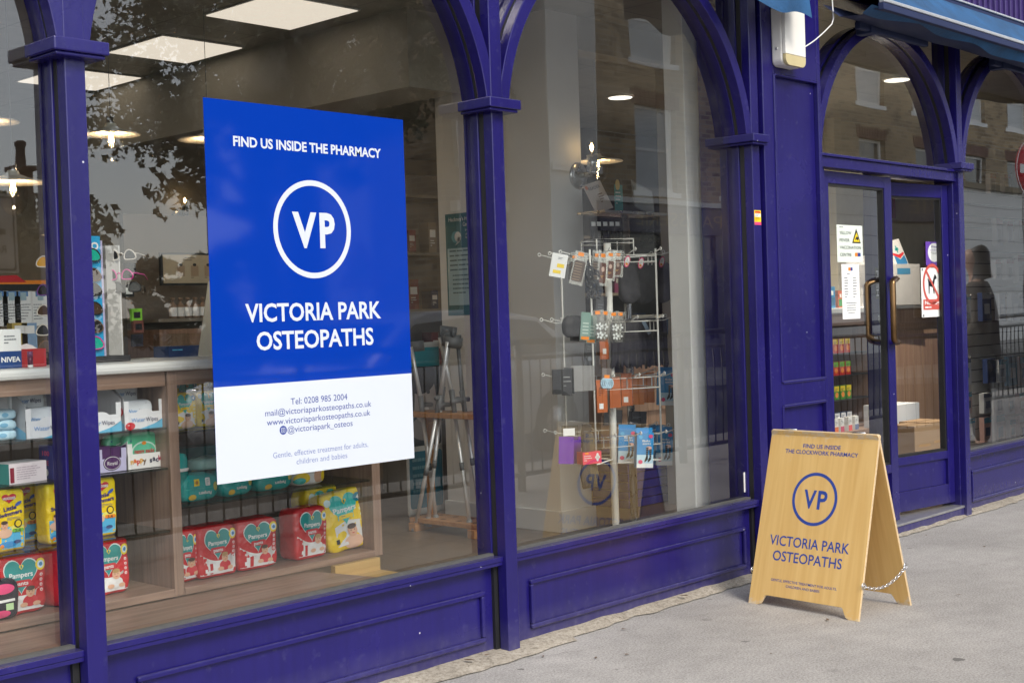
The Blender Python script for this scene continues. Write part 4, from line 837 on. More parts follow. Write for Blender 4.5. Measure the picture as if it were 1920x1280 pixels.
F2 = Face(m, (-.05, 0, 0), (0, -1, 0), (0, 0, 1)); F2.text('100', 0, .08, .04, .015, PINK, 1, .02); F2.text('NE', 0, .05, .03, .015, PINK, 1, .02); F2.ell(0, .02, .012, .012, PAPER, 1)
put(m, 'nappy_liner_box', 'navy box with pink print left of the window post', 'box', px(90, 160, .42, 868), .46, Bz, .06)
def tray(w, d, h, hb, mat, side):
    """open shop display tray: low front, sloping cheeks, high back"""
    m = MB(); t = .0015
    m.box(-w/2, w/2, -d/2, -d/2+t, 0, h, mat).box(-w/2, w/2, d/2-t, d/2, 0, hb, mat).box(-w/2, w/2, -d/2, d/2, 0, t, mat)
    for sx in (-1, 1): m.prism([(-d/2, 0), (d/2, 0), (d/2, hb), (d/2-.03, hb), (-d/2, h*1.9)], sx*w/2-(t if sx > 0 else 0), sx*w/2+(0 if sx > 0 else t), side, 'yz')
    for sx in (-1, 1): m.box(sx*w/2-(.018 if sx > 0 else 0), sx*w/2+(.018 if sx < 0 else 0), -d/2-.0005, -d/2+t, h, h*1.7, mat)
    return m
m = tray(.105, .1, .045, .07, pm('lilac_card', '#b9b4d4', .4), pm('purple_card', '#4a2358', .4)); F = Face(m, (0, -.05, 0), (1, 0, 0), (0, 0, 1)); F.ell(0, .03, .032, .024, ink('#3a2048'), 1); F.ell(0, .03, .029, .021, PAPER, 2)and None; F.ell(0, .03, .0275, .0195, ink('#4a2358'), 3); F.text('Royal', 0, .03, .035, .012, PAPER, 4)
m.box(-.045, .0, -.04, .04, .002, .085, pm('purple_card', '#4a2358')).box(.003, .048, -.038, .042, .002, .08, pm('purple_card', '#4a2358'))
put(m, 'soap_tray', 'lilac display tray of purple boxes on the second shelf', 'display tray', px(182, 238, .42, 870), .47, Bz)
m = tray(.15, .11, .05, .06, pm('white_card', (.78, .77, .76), .5), pm('white_card', (.78, .77, .76))); F = Face(m, (0, -.055, 0), (1, 0, 0), (0, 0, 1))
for i, (ch, col) in enumerate(zip('nappy sacks', ['#d8a020', '#d86a20', '#c83a30', '#d8a020', '#6a4a30', None, '#3a3a50', '#303048', '#403a58', '#a82a48', '#c8202c'])):
    if col: F.text(ch, -.06+.0117*i, .027+(.004 if i % 2 else 0), None, .017, ink(col), 2, .04, RAD(4))
put(m, 'nappy_sack_tray', 'white card tray with nappy sacks lettering', 'display tray', px(241, 313, .42, 860), .475, Bz)
for k, (dx, dy, lab) in enumerate(((.002, 0, 'green nappy sack pack standing in the front of the white tray'), (-.04, .05, 'green nappy sack pack leaning behind the front one'))):
    m = MB(); w, d, h = .138, .04, .115; m.bag(w, d, h, pm('mint_film', '#5fc79a', .22, var=.1), 4.5, 12, .005, k); F = Face(m, (0, 0, 0), (1, 0, 0), (0, 0, 1), bulge(w, d, h, 4.5, .005, k))
    F.ell(0, .052, .048, .034, ink('#d5efe4'), 1); F.ell(0, .052, .042, .029, ink('#66c8a4'), 2); F.text('nappy sacks', 0, .055, .072, .014, RED, 4, .03); F.ell(0, .08, .008, .006, ORANGE, 3); F.ell(.055, .065, .012, .02, SKIN, 3); F.text('x', -.048, .092, .008, None, NAVY, 3)
    put(m, 'nappy_sack_pack', lab, 'nappy sack pack', px(241, 313, .42, 860)+dx, .465+dy, Bz+.002, 0, 'green nappy sack packs')
# top glass shelf: wipes in display trays
Az = SH['a']
WC = pm('wipes_card', (.74, .75, .78), .5, var=.03); WG = pm('grey_card', (.5, .5, .52), .6, var=.04); WB = ink('#5fb4d8')
def wipe_tray(w, red):
    m = tray(w, .15, .055, .165, WC, WG); F = Face(m, (0, -.075, 0), (1, 0, 0), (0, 0, 1), None)
    F.blob([(-w*.15, .0), (w/2, 0), (w/2, .034)]+[(w/2-w*.65*t, .034-.034*t**.6) for t in (.2, .4, .6, .8)], WB, 1); F.ell(0, .05, w*.22, .016, WC, 2)
    F.text('Water', -w*.16, .031, w*.34, .014, ink('#3f87c8'), 4); F.text('Wipes', w*.18, .031, w*.3, .014, ink('#2a2f5a'), 4)
    if red: F.ell(-w*.36, .012, w*.12, .012, RED, 3); F.lines(-w*.43, .016, w*.14, 1, .006, PAPER, 5)
    F3 = Face(m, (-w/2, 0, 0), (0, -1, 0), (0, 0, 1)); F3.blob([(-.075, 0), (.075, 0), (.075, .02), (-.075, .07)], WB, 1)
    if red: F3.ell(.045, .06, .028, .017, RED, 2); F3.lines(.03, .068, .03, 2, .007, PAPER, 3)
    return m
def wipe_pack(k, w=.11, h=.1):
    m = MB(); m.bag(w, .035, h, pm('wipes_film', (.72, .76, .8), .25, var=.05), 5, 12, .004, k); F = Face(m, (0, 0, 0), (1, 0, 0), (0, 0, 1), bulge(w, .035, h, 5, .004, k))
    F.blob([(-w*.44, h*.06), (w*.44, h*.06), (w*.44, h*.32), (w*.2, h*.3), (-w*.1, h*.16), (-w*.44, h*.2)], ink('#3f7fc0'), 1); F.text('Water', -w*.15, h*.6, w*.36, h*.14, ink('#3f87c8'), 3, .01); F.text('Wipes', w*.22, h*.6, w*.34, h*.14, ink('#2a2f5a'), 3, .01); F.lines(-w*.1, h*.42, w*.25, 1, h*.06, GR, 3); F.lines(w*.25, h*.88, w*.18, 1, h*.04, GR, 3)
    return m
for i, (l, r, w, red, lab, lp) in enumerate(((48, 128, .15, 0, 'wide white wipes tray left of the window post', 'wipes pack standing in the tray left of the window post'), (150, 220, .15, 0, 'white wipes tray partly hidden by the window post', None), (221, 314, .148, 1, 'white wipes tray with red sticker beside the middle upright', 'wipes pack standing in the tray with the red sticker'))):
    x = px(l, r, .41, 800); put(wipe_tray(w, red), 'wipes_tray', lab, 'display tray', x, .475, Az, 0, 'wipes trays on the top shelf')
    if lp:
        put(wipe_pack(i, .115, .092), 'wipes_pack', lp+', front', 'wipes pack', x-.01, .44, Az+.003, 0, 'wipes packs'); put(wipe_pack(i+5, .115, .1), 'wipes_pack', lp+', behind and higher', 'wipes pack', x-.024, .5, Az+.055, 0, 'wipes packs')
m = MB().box(-.1, .1, 0, .0015, 0, .14, WG); F = Face(m, (0, 0, 0), (1, 0, 0), (0, 0, 1)); F.text('wipes', .03, .07, .06, .02, ink('#4a5a70'), 1); put(m, 'display_card', 'grey backing card of a wipes tray at the far left', 'card', px(-40, 50, .44, 780), .5, Az)
for k in range(3):
    m = MB(); m.bag(.1, .09, .034, pm('pale_blue_film', '#b5d5e4', .25, var=.06), 3.5, 12, .005, k+20); F = Face(m, (0, 0, 0), (1, 0, 0), (0, 0, 1), bulge(.1, .09, .034, 3.5, .005, k+20)); F.ell(.0, .017, .012, .007, ink('#6fa8c8'), 1); F.lines(-.035, .024, .02, 2, .006, GR, 1)
    put(m, 'wipes_packet', 'pale blue wipes packet, '+('lowest', 'middle', 'topmost')[k]+' of the stack at the far left', 'wipes packet', px(-12, 30, .42, 800), .47, Az+.031*k, .1*k-.1, 'stacked pale blue wipes packets')
# right bay: top shelf yellow packs
A2 = SH['a2']
for i, (l, r, y, dz, lab) in enumerate(((326, 368, .43, 0, 'yellow nappy pack with sleeping baby beside the middle upright'), (369, 415, .45, 0, 'yellow nappy pack partly behind the poster, top shelf'), (333, 370, .56, .0, 'tall yellow nappy pack at the back of the top shelf'), (372, 420, .6, .06, 'yellow nappy pack stacked behind the poster edge'))):
    m = yellow_pack(.1, .08, .125 if i < 2 else .17, 11+i); 
    put(m, 'nappy_pack', lab, 'nappy pack', px(l, r, y, 770), y+.04, A2+(.002 if dz == 0 else .06), 0, 'yellow nappy packs on the top shelf')
Z2 = SH['b2']
def teal_pack(w, d, h, k):
    m = MB(); m.bag(w, d, h, TEALP, 4.2, 14, .006, k); F = Face(m, (0, 0, 0), (1, 0, 0), (0, 0, 1), bulge(w, d, h, 4.2, .006, k))
    F.rect(-w*.18, h*.58, -w*.05, h*.82, YEL, 2); F.ell(-w*.115, h*.7, w*.04, h*.07, ink('#b07a30'), 3, 12); F.rrect(w*.08, h*.56, w*.2, h*.84, .004, PAPER, 2); F.lines(w*.1, h*.78, w*.07, 3, h*.07, WTEAL, 4); F.text('Pampers', w*.08, h*.3, w*.3, h*.12, PAPER, 3, .02, pi); F.ell(-w*.22, h*.2, w*.09, h*.1, ink('#d8b43a'), 3); F.blob([(-w*.45, h*.47), (w*.45, h*.47), (w*.45, h*.5), (-w*.45, h*.5)], LTEAL, 1); F.ell(w*.36, h*.5, w*.07, h*.15, ink('#c8c060'), 2)
    return m
for k, (l, r, v, w, lab) in enumerate(((340, 417, 930, .165, 'teal nappy pack lying flat beside the middle upright'), (417, 480, 925, .14, 'teal nappy pack lying flat below the poster corner'), (484, 556, 915, .168, 'teal nappy pack lying flat under the middle of the poster'))):
    put(teal_pack(w, .14, .098, k), 'nappy_pack', lab, 'nappy pack', px(l, r, .41, v), .48, Z2, .0, 'teal nappy packs')
m = MB(); m.bag(.145, .1, .075, WFILM, 4, 12, .006, 8); F = Face(m, (0, 0, 0), (1, 0, 0), (0, 0, 1), bulge(.145, .1, .075, 4, .006, 8)); F.ell(-.04, .03, .03, .02, YEL, 1); F.ell(.03, .03, .02, .025, SKIN, 1); F.ell(.055, .03, .012, .02, YEL, 2); F.ell(-.05, .02, .02, .012, LTEAL, 2)
put(m, 'nappy_pack', 'white nappy pack with yellow shapes under the poster', 'nappy pack', px(556, 620, .42, 905), .48, Z2)
m = MB().box(-.09, .09, -.04, .04, 0, .17, pm('dark_teal_card', '#0e6a6c', .4)); F = Face(m, (0, -.04, 0), (1, 0, 0), (0, 0, 1)); F.lines(-.03, .125, .09, 2, .014, LTEAL); F.text('4', .05, .085, .014, None, PAPER, 2, .02); F.ell(-.03, .07, .018, .02, YEL, 1); F.lines(.045, .06, .03, 2, .014, LTEAL)
put(m, 'nappy_box', 'dark teal box standing at the back of the second shelf', 'box', px(345, 395, .62, 850), .64, Z2)
m = MB(); m.lathe([(.0, 0), (.036, .0), (.042, .012), (.042, .06), (.044, .0605), (.044, .072), (.042, .0725), (.042, .1), (.036, .118), (.0, .126)], TEALP, 24); m.lathe([(.0445, .061), (.0455, .063), (.0455, .07), (.0445, .0715)], WFILM, 24)
put(m, 'wipes_tub', 'rounded teal wipes tub with white band by the upright', 'tub', px(326, 355, .42, 860), .46, Z2+.05)
m = MB(); m.bag(.14, .1, .045, pm('pale_teal_film', '#9cc4bd', .3, var=.1), 3.5, 12, .008, 4); put(m, 'wipes_packet', 'pale crumpled wipes packet on top of the teal nappy pack', 'wipes packet', px(355, 420, .5, 870), .5, Z2+.0985, .2)
# ------------------------------------------------------------------ ceiling lights and lamps
LITP = pm('lit_panel', (.8, .75, .68), .5, emit=.45, ecol=(1, .88, .74, 1)); LITD = pm('lit_downlight', (.9, .88, .8), .5, emit=1.3, ecol=(1, .93, .8, 1))
BULBS = pm('soft_filament', (1, .7, .35), .5, emit=14, ecol=(1, .66, .3, 1)); BULB = pm('glowing_filament', (1, .7, .35), .5, emit=90, ecol=(1, .66, .3, 1)); GLOW = pm('lit_shade', (.85, .8, .7), .6, var=.02)
def lamp(par, loc, watt, col=(1, .76, .52), spot=False):
    d = bpy.data.lights.new('lamp_light', 'SPOT' if spot else 'POINT'); d.energy = watt; d.color = col; d.shadow_soft_size = .012
    if spot: d.spot_size = RAD(104); d.spot_blend = 1
    o = bpy.data.objects.new('lamp_light', d); COL.objects.link(o); o.parent = par; o.location = loc; o.rotation_euler = (RAD(26) if spot else 0, 0, 0)
ZC = 2.95
for q, lab in (([(415, 31), (494, -3), (670, 21), (544, 56)], 'square lit ceiling panel nearest the window top'), ([(214, 97), (298, 71), (441, 94), (357, 117)], 'square lit ceiling panel, middle one of the three'), ([(70, 143), (95, 136), (256, 149), (186, 168)], 'square lit ceiling panel farthest back, behind the left post')):
    P = [at(u, v, z=ZC-.01) for u, v in q]; x0, x1 = min(p.x for p in P), max(p.x for p in P); y0, y1 = min(p.y for p in P[:4]), max(p.y for p in P)
    y0, y1 = (y0+y1)/2-.3, (y0+y1)/2+.3
    e = MB().box(x0-.012, x1+.012, y0-.012, y1+.012, ZC-.008, ZC-.001, WHITE).build('ceiling_light'); tag(e, lab, 'ceiling light', 'square ceiling lights')
    MB().box(x0, x1, y0, y1, ZC-.012, ZC-.0085, LITP).build('diffuser', e)
for (u, v), lab in (((1290, -170), 'added downlight out of view in the ceiling, lighting the wire spinner'), ((1163, 183), 'round downlight in the ceiling seen through the middle arch'), ((1682, 150), 'round downlight in the ceiling above the entrance')):  # the first downlight is added, out of view, to brighten the spinner
    p = at(u, v, z=ZC-.01); m = MB(); m.lathe([(.0, 0), (.1, 0), (.112, .006), (.112, .012)], WHITE, 32, (0, 0, -.004)); o = m.build('downlight', None, 0, 2, (p.x, p.y, ZC-.009)); tag(o, lab, 'downlight', 'round downlights')
    MB().lathe([(0, -.0065), (.092, -.0065), (.095, -.004)], LITD, 32).build('lit_lens', o); lamp(o, (0, 0, -.02), 16 if v < 0 else (8 if u < 1200 else 280), (1, .88, .72), True)
def bulb(par, z, big=1):
    MB().lathe([(0, -.085), (.022, -.078), (.034, -.055), (.034, -.04), (.02, -.012), (.013, 0)], GLOBE, 20, (0, 0, z)).build('bulb', par)
    m = MB()
    for k in range(6): t = k*pi/3; m.tube([(.012*cos(t), .012*sin(t), z-.055), (.006*cos(t+.4), .006*sin(t+.4), z-.02)], .0016*big, BULB, 5)
    m.lathe([(0, -.052), (.009, -.045), (.01, -.03), (0, -.02)], BULB, 10, (0, 0, z)); m.build('filament', par)
def pendant(u, v, y, r, lab, watt=1.3):
    p = at(u, v, y=y); e = tag(empty('pendant_lamp', p), lab, 'pendant lamp', 'white disc pendant lamps')
    m = MB(); m.lathe([(.024, .05), (.03, .034), (r*.5, .016), (r*.97, .002), (r, -.002), (r*.97, -.003), (r*.5, .006), (.028, .014)], GLOW, 40); m.build('lamp_shade', e)
    m = MB(); m.cyl((0, 0, .05), (0, 0, ZC-p.z), .0016, GREYP, n=8).cyl((0, 0, .02), (0, 0, .08), .018, STEEL, n=14); m.build('cord', e)
    bulb(e, .02); lamp(e, (0, 0, -.03), watt)
    m = MB(); m.lathe([(r*.38, .0), (r*.4, -.05), (r*.36, -.1), (r*.2, -.135), (0, -.145)], GLOBE, 28); m.build('globe', e)
    return e
pendant(24, 342, 2.0, .15, 'white disc pendant lamp low over the left shelves, left of the post')
pendant(208, 252, 2.1, .135, 'white disc pendant lamp just right of the left window post')
pendant(390, 262, 2.6, .16, 'white disc pendant lamp half behind the poster edge')
pendant(-30, 228, 2.6, .16, 'white disc pendant lamp cut by the left picture edge')
pendant(112, 440, 5.6, .13, 'small distant white disc pendant lamp beside the left post')
pendant(400, 420, 5.6, .15, 'small distant white disc pendant lamp left of the poster')
pendant(1120, 303, 2.1, .17, 'white disc pendant lamp behind the wall sconce', .6)
def sconce(p, lab, s=1.0, face=0):
    e = tag(empty('wall_sconce', p, face), lab, 'wall lamp', 'steel wall sconces'); m = MB(); m.X = Matrix.Rotation(pi/2, 4, 'X')
    m.lathe([(0, .02), (.03*s, .018), (.055*s, .012), (.062*s, .004), (.062*s, 0)], STEEL, 28); m.build('backplate', e)
    m = MB(); m.tube([(0, -.015, 0), (0, -.05*s, 0), (0, -.07*s, .0), (.0, -.085*s, .012)], .012*s, STEEL, 12).cyl((0, -.085*s, .0), (0, -.085*s, .02), .018*s, STEEL).cyl((0, -.085*s, .02), (0, -.085*s, .085*s), .024*s, STEEL); m.build('lamp_holder', e)
    MB().lathe([(.014, 0), (.02, .015), (.034, .05), (.034, .068), (.02, .09), (0, .096)], GLOBE, 20, (0, -.085*s, .085*s)).build('bulb', e)
    m = MB(); m.lathe([(0, .02), (.008, .03), (.012, .05), (0, .072)], BULBS, 10, (0, -.085*s, .085*s)); m.build('filament', e)
sp = at(1084, 330, y=1.449); sconce((sp.x, 1.449, sp.z), 'steel wall sconce with bare glowing bulb on the white pier', 1.25)
sp = at(335, 410, y=6.99); sconce((sp.x, 6.99, sp.z), 'far wall sconce glowing left of the poster', 1.3)
p = at(432, 130, z=2.945); m = MB(); m.cyl((0, 0, -.5), (0, 0, 0), .016, BLACK).lathe([(0, -.56), (.03, -.54), (.03, -.5), (0, -.49)], BLACK).lathe([(0, -.02), (.04, -.02), (.04, 0), (0, 0)], BLACK); tag(m.build('ceiling_pole', None, 0, 2, p), 'black pole hanging from the shop ceiling above the poster', 'pole')

# ------------------------------------------------------------------ things on the white worktop
TOP = SH['top']+.0005
def sunglasses(frame, lens, w=.062):
    m = MB()
    for sx in (-1, 1):
        out = [(sx*w*.55+w*.42*cos(t)*(1+.15*cos(t)*sx), w*.34*sin(t)-.004*cos(2*t)) for t in [2*pi*k/20 for k in range(20)]]
        m.tube([(a, -.002, b) for a, b in out], .0024, frame, 6, True); m.add([(a, -.002, b) for a, b in out], [tuple(range(20))], lens)
        m.tube([(sx*w*.98, 0, .008), (sx*w*1.0, .03, .008), (sx*w*.98, .09, .004), (sx*w*.96, .115, -.012)], .0022, frame, 6)
    m.tube([(-w*.14, -.002, .006), (0, -.005, .01), (w*.14, -.002, .006)], .0024, frame, 6)
    return m
LB, LG, LPK, LY = pm('dark_lens', (.02, .02, .022), .08), pm('green_mirror_lens', (.01, .42, .3), .1), pm('brown_lens', (.07, .04, .025), .08), pm('amber_lens', (.6, .3, .03), .15)
FB, FW, FP, FV, FT = pm('black_frame', (.015, .015, .015), .3), pm('ivory_frame', (.6, .55, .48), .3), pm('pink_frame', '#d8409a', .3), pm('violet_frame', '#6a3a86', .3), pm('tortoise_frame', (.12, .06, .03), .3, var=.5, scale=60)
sb = pm('sky_blue_card', '#2a9fd2', .35, var=.12, scale=6)
pA = at(196, 668, y=.62); ds = tag(empty('sunglasses_stand', (pA.x-.06, .62, TOP)), 'tall blue cardboard sunglasses stand right of the window post', 'display stand')
m = MB().box(-.075, .06, 0, .05, 0, .425, sb).box(.0605, .068, 0, .16, 0, .41, pm('lilac_card', '#b9b4d4')); F = Face(m, (0, 0, 0), (1, 0, 0), (0, 0, 1)); F.text('LO', .03, .392, .044, .024, PAPER, 3, .03); m.build('back_card', ds, .001)
m = MB().box(-.09, .13, -.05, .17, 0, .02, BLACK); m.build('base', ds, .002)
for k, (v, fr, le, nm) in enumerate(((480, FB, LG, 'black sunglasses with green mirror lenses, top of the blue stand'), (517, FT, LPK, 'tortoiseshell sunglasses second from the top of the blue stand'), (545, FB, LB, 'round dark sunglasses third from the top of the blue stand'), (580, FB, LPK, 'dark brown sunglasses fourth from the top of the blue stand'), (613, FT, LB, 'brown sunglasses fifth from the top of the blue stand'), (645, FP, LG, 'pink sunglasses near the bottom of the blue stand'))):
    put(sunglasses(fr, le), 'sunglasses', nm, 'sunglasses', pA.x-.07, .61, at(180, v, y=.61).z, .05, 'sunglasses on the blue stand')
m = MB().box(.0, .05, .0, .1, 0, .4, pm('grey_perspex', (.45, .44, .42), .3)).box(.0505, .054, .0, .1, 0, .4, WHITE).box(-.03, .14, -.03, .12, 0, .006, CLEAR)
for z in (.07, .11, .26, .34): m.box(.055, .12, 0, .1, z, z+.003, CLEAR).box(.055, .12, -.001, .001, z, z+.015, CLEAR)
cs = put(m, 'accessory_stand', 'grey and clear perspex accessory stand beside the blue stand', 'display stand', at(205, 660, y=.7).x, .7, TOP)
for k, (u, v, fr, nm, rz) in enumerate(((228, 480, FW, 'spotted white sunglasses hung on the perspex stand', -.9), (224, 517, FP, 'bright pink sunglasses on the perspex stand', -1.0), (236, 540, FB, 'black cased glasses tilted on the perspex stand', -.7))): put(sunglasses(fr, LB, .05), 'sunglasses', nm, 'sunglasses', at(u, v, y=.68).x, .68, at(u, v, y=.68).z, rz)
for k, (u, v, c_, nm) in enumerate(((243, 505, BK, 'small dark packet on a clear peg of the perspex stand'), (255, 590, ink('#7ab83a'), 'green and dark packet on a clear peg of the perspex stand'), (240, 545, BK, 'tilted black price card on the perspex stand'), (258, 612, ink('#6a4038'), 'bag of small brown hair ties on the perspex stand'), (257, 638, ink('#2a2a36'), 'bag of dark hair ties on the perspex stand'))):
    q = at(u, v, y=.74); m = MB().box(-.022, .022, -.006, .006, -.022, .022, c_); F = Face(m, (0, -.006, 0), (1, 0, 0), (0, 0, 1)); F.rect(-.014, -.012, .014, .01, PAPER if k == 2 else BK, 1); put(m, 'packet', nm, 'packet', q.x, .74, q.z, .1, None)
# left stand with wire-hung sunglasses
e = put(MB().tube([(0, .0, .0), (-.02, .0, .1), (.01, 0, .22), (.02, 0, .34), (.0, 0, .43)], .004, BLACK, 8).lathe([(0, 0), (.06, 0), (.06, .008), (0, .01)], BLACK).tube([(.0, 0, .43), (.05, .02, .47), (.09, .04, .44)], .003, BLACK), 'sunglasses_rack', 'black wire sunglasses rack left of the window post', 'display stand', at(105, 660, y=.66).x, .66, TOP)
for k, (u, v, fr, le, rz, nm) in enumerate(((98, 492, FW, LY, -.9, 'sunglasses with amber lenses at the top of the wire rack'), (95, 545, FV, LB, -1.2, 'violet sunglasses on the wire rack'), (98, 583, FW, LPK, -1.0, 'ivory sunglasses in the middle of the wire rack'), (98, 620, FW, LB, -.9, 'ivory and black sunglasses low on the wire rack'), (104, 650, FT, LPK, -.5, 'brown sunglasses at the foot of the wire rack'))):
    put(sunglasses(fr, le, .052), 'sunglasses', nm, 'sunglasses', at(u, v, y=.62).x, .62, at(u, v, y=.62).z, rz, 'sunglasses on the wire rack')
m = MB().box(-.06, .035, -.03, .03, 0, .052, pm('deep_blue_card', '#16407c', .35)).box(-.06, .035, -.03, .03, .0522, .12, PAPER); F = Face(m, (0, -.03, 0), (1, 0, 0), (0, 0, 1)); F.text('NIVEA', -.0, .027, .062, .016, PAPER, 1, .03); F.lines(-.02, .1, .045, 3, .01, GR)
q = at(12, 676, y=.5); put(m, 'cosmetics_box', 'blue and white cosmetics box at the far left of the worktop', 'box', q.x, .5, TOP)
q = at(53, 676, y=.52); m = MB().box(-.045, .045, -.03, .03, 0, .056, pm('red_card', '#a81c24', .4)).prism([(-.045, .056), (.045, .056), (.03, .066), (.01, .073), (-.015, .066)], .026, .03, PAPER); put(m, 'card_box', 'low red counter display box on the worktop', 'box', q.x, .52, TOP)
q = at(57, 682, y=.40); m = MB().cyl((0, 0, 0), (0, 0, .008), .008, PAPER).cyl((0, 0, .008), (0, 0, .034), .0078, pm('plum_plastic', '#5a1f3c', .3)).cyl((0, 0, .034), (0, 0, .05), .0082, pm('plum_cap', '#6e3a62', .3)); put(m, 'lip_balm', 'small plum lip balm tube standing at the worktop edge', 'lip balm', q.x, .40, TOP)
# hook bar with blister cards behind
q = at(40, 535, y=1.5); hk = tag(empty('card_rack', (q.x, 1.5, q.z-.0)), 'hanging card rack with red and orange header at the far left', 'display rack'); m = MB().box(-.3, .12, 0, .02, -.02, .004, BLACK); m.build('hook_bar', hk); m = MB().box(-.3, .1, -.004, -.001, .005, .02, ORANGE); F = Face(m, (0, -.004, 0), (1, 0, 0), (0, 0, 1)); F.blob([(-.3, .012), (.02, .012), (-.02, .04), (-.3, .03)], RED, 1); m.build('header', hk)
m = MB().box(-.3, .12, 0, .02, -.18, -.174, BLACK).box(-.3, .13, .0, .02, -.27, -.264, BLACK); m.box(.115, .122, .02, .03, -.42, .004, BLACK); m.build('rail', hk)
for k, u in enumerate((-2, 22, 44, 76)):
    p = at(u, 570, y=1.46); m = MB().box(-.036, .036, 0, .003, -.085, .05, PAPER); F = Face(m, (0, 0, 0), (1, 0, 0), (0, 0, 1)); F.rect(-.012, .015, .012, .046, pm('blister', '#9fb7c0', .15), 3); F.rect(-.02, .03, .02, .05, ink('#5a86b8'), 2); F.lines(-.03, .0, .06, 6, .011, GR, 1, .3, k)
    put(m, 'blister_card', 'white blister card, '+('leftmost', 'second', 'third', 'rightmost')[k]+' on the orange topped hook bar', 'blister card', p.x, 1.46, p.z, 0, 'hanging blister cards')
for k, (u, c_, nm) in enumerate(((38, ink('#b8a15a'), 'tan carton standing behind the red display box'), (56, ink('#7f9fc0'), 'pale blue carton standing behind the red display box'))):
    p = at(u, 640, y=1.3); put(MB().box(-.03, .03, 0, .04, 0, .12, c_).box(-.02, .02, -.001, 0, .08, .11, PAPER), 'carton', nm, 'carton', p.x, 1.3, p.z-.05)
# menu board, bottles, clear box farther back
q0, q1 = at(303, 535, y=3.0), at(420, 475, y=3.0); m = MB().box(q0.x, q1.x, 3.0, 3.02, q0.z, q1.z, BLACK); fr = m.build('framed_board'); tag(fr, 'dark framed cream notice board standing left of the poster', 'notice board'); m = MB().box(q0.x+.012, q1.x-.012, 2.996, 2.9995, q0.z+.012, q1.z-.012, pm('cream_card', '#b5a88e', .6)); F = Face(m, (q0.x, 2.996, q0.z), (1, 0, 0), (0, 0, 1))
F.text('FORDER', .19, .155, .06, .01, ink('#6a5a48'), 1)if False else F.lines(.15, .155, .09, 2, .012, ink('#6a5a48'))
for k in range(3): F.rect(.1+.09*k, .05, .15+.09*k, .11, ink('#a08a70'), 1); F.ell(.125+.09*k, .115, .012, .008, BK, 2); F.lines(.1+.09*k, .045, .05, 1, .01, ink('#5a4a3a'))
m.build('board_face', fr)
sh = MB(); p = at(318, 597, y=3.0); sh.box(p.x-.1, p.x+.9, 2.95, 3.3, p.z-.02, p.z, pm('dim_shelf', (.2, .17, .13))).box(p.x-.1, p.x+.9, 3.28, 3.32, .03, 1.9, pm('dim_backing', (.17, .14, .11))).box(p.x-.1, p.x+.9, 2.95, 3.28, .03, p.z-.06, WALNUT); tag(sh.build('back_shelf'), 'low walnut shelf unit standing deep inside behind the poster', 'shelf unit')
for k in range(5):
    q = at(325+14*k, 596, y=3.0); m = MB().lathe([(0, 0), (.022, 0), (.022, .07), (.008, .085), (.008, .1), (.013, .1), (.013, .115), (0, .115)], pm('dim_amber_bottle', (.28, .19, .13), .3), 16).lathe([(.0225, .01), (.0225, .06)], PAPER, 16); put(m, 'bottle', 'small amber bottle, '+('first', 'second', 'third', 'fourth', 'last')[k]+' in the row under the notice board', 'bottle', q.x, 3.0, p.z+.001, 0, 'bottles on the back shelf')
q = at(340, 662, y=.78); m = MB().box(-.085, .07, -.05, .05, 0, .04, pm('navy_card2', '#1d3560', .4)); F = Face(m, (0, -.05, 0), (1, 0, 0), (0, 0, 1)); F.lines(-.07, .028, .12, 1, .01, WB); put(m, 'navy_tray', 'navy counter tray under the clear box left of the poster', 'display tray', q.x, .78, TOP)
m = MB().box(-.1, .08, -.055, .06, .041, .043, CLEAR).box(-.085, .07, -.05, -.048, .043, .085, CLEAR).box(-.085, .07, .048, .05, .043, .085, CLEAR); put(m, 'clear_box', 'clear acrylic box standing on the navy tray', 'box', q.x, .78, TOP)
q = at(388, 664, y=.62); put(MB().prism([(-.035, 0), (.04, 0), (.04, .27), (.02, .27)], 0, .006, pm('cream_board', '#cfc4ae', .5)), 'leaning_card', 'tall cream card leaning at the left edge of the poster', 'card', q.x, .62, TOP)

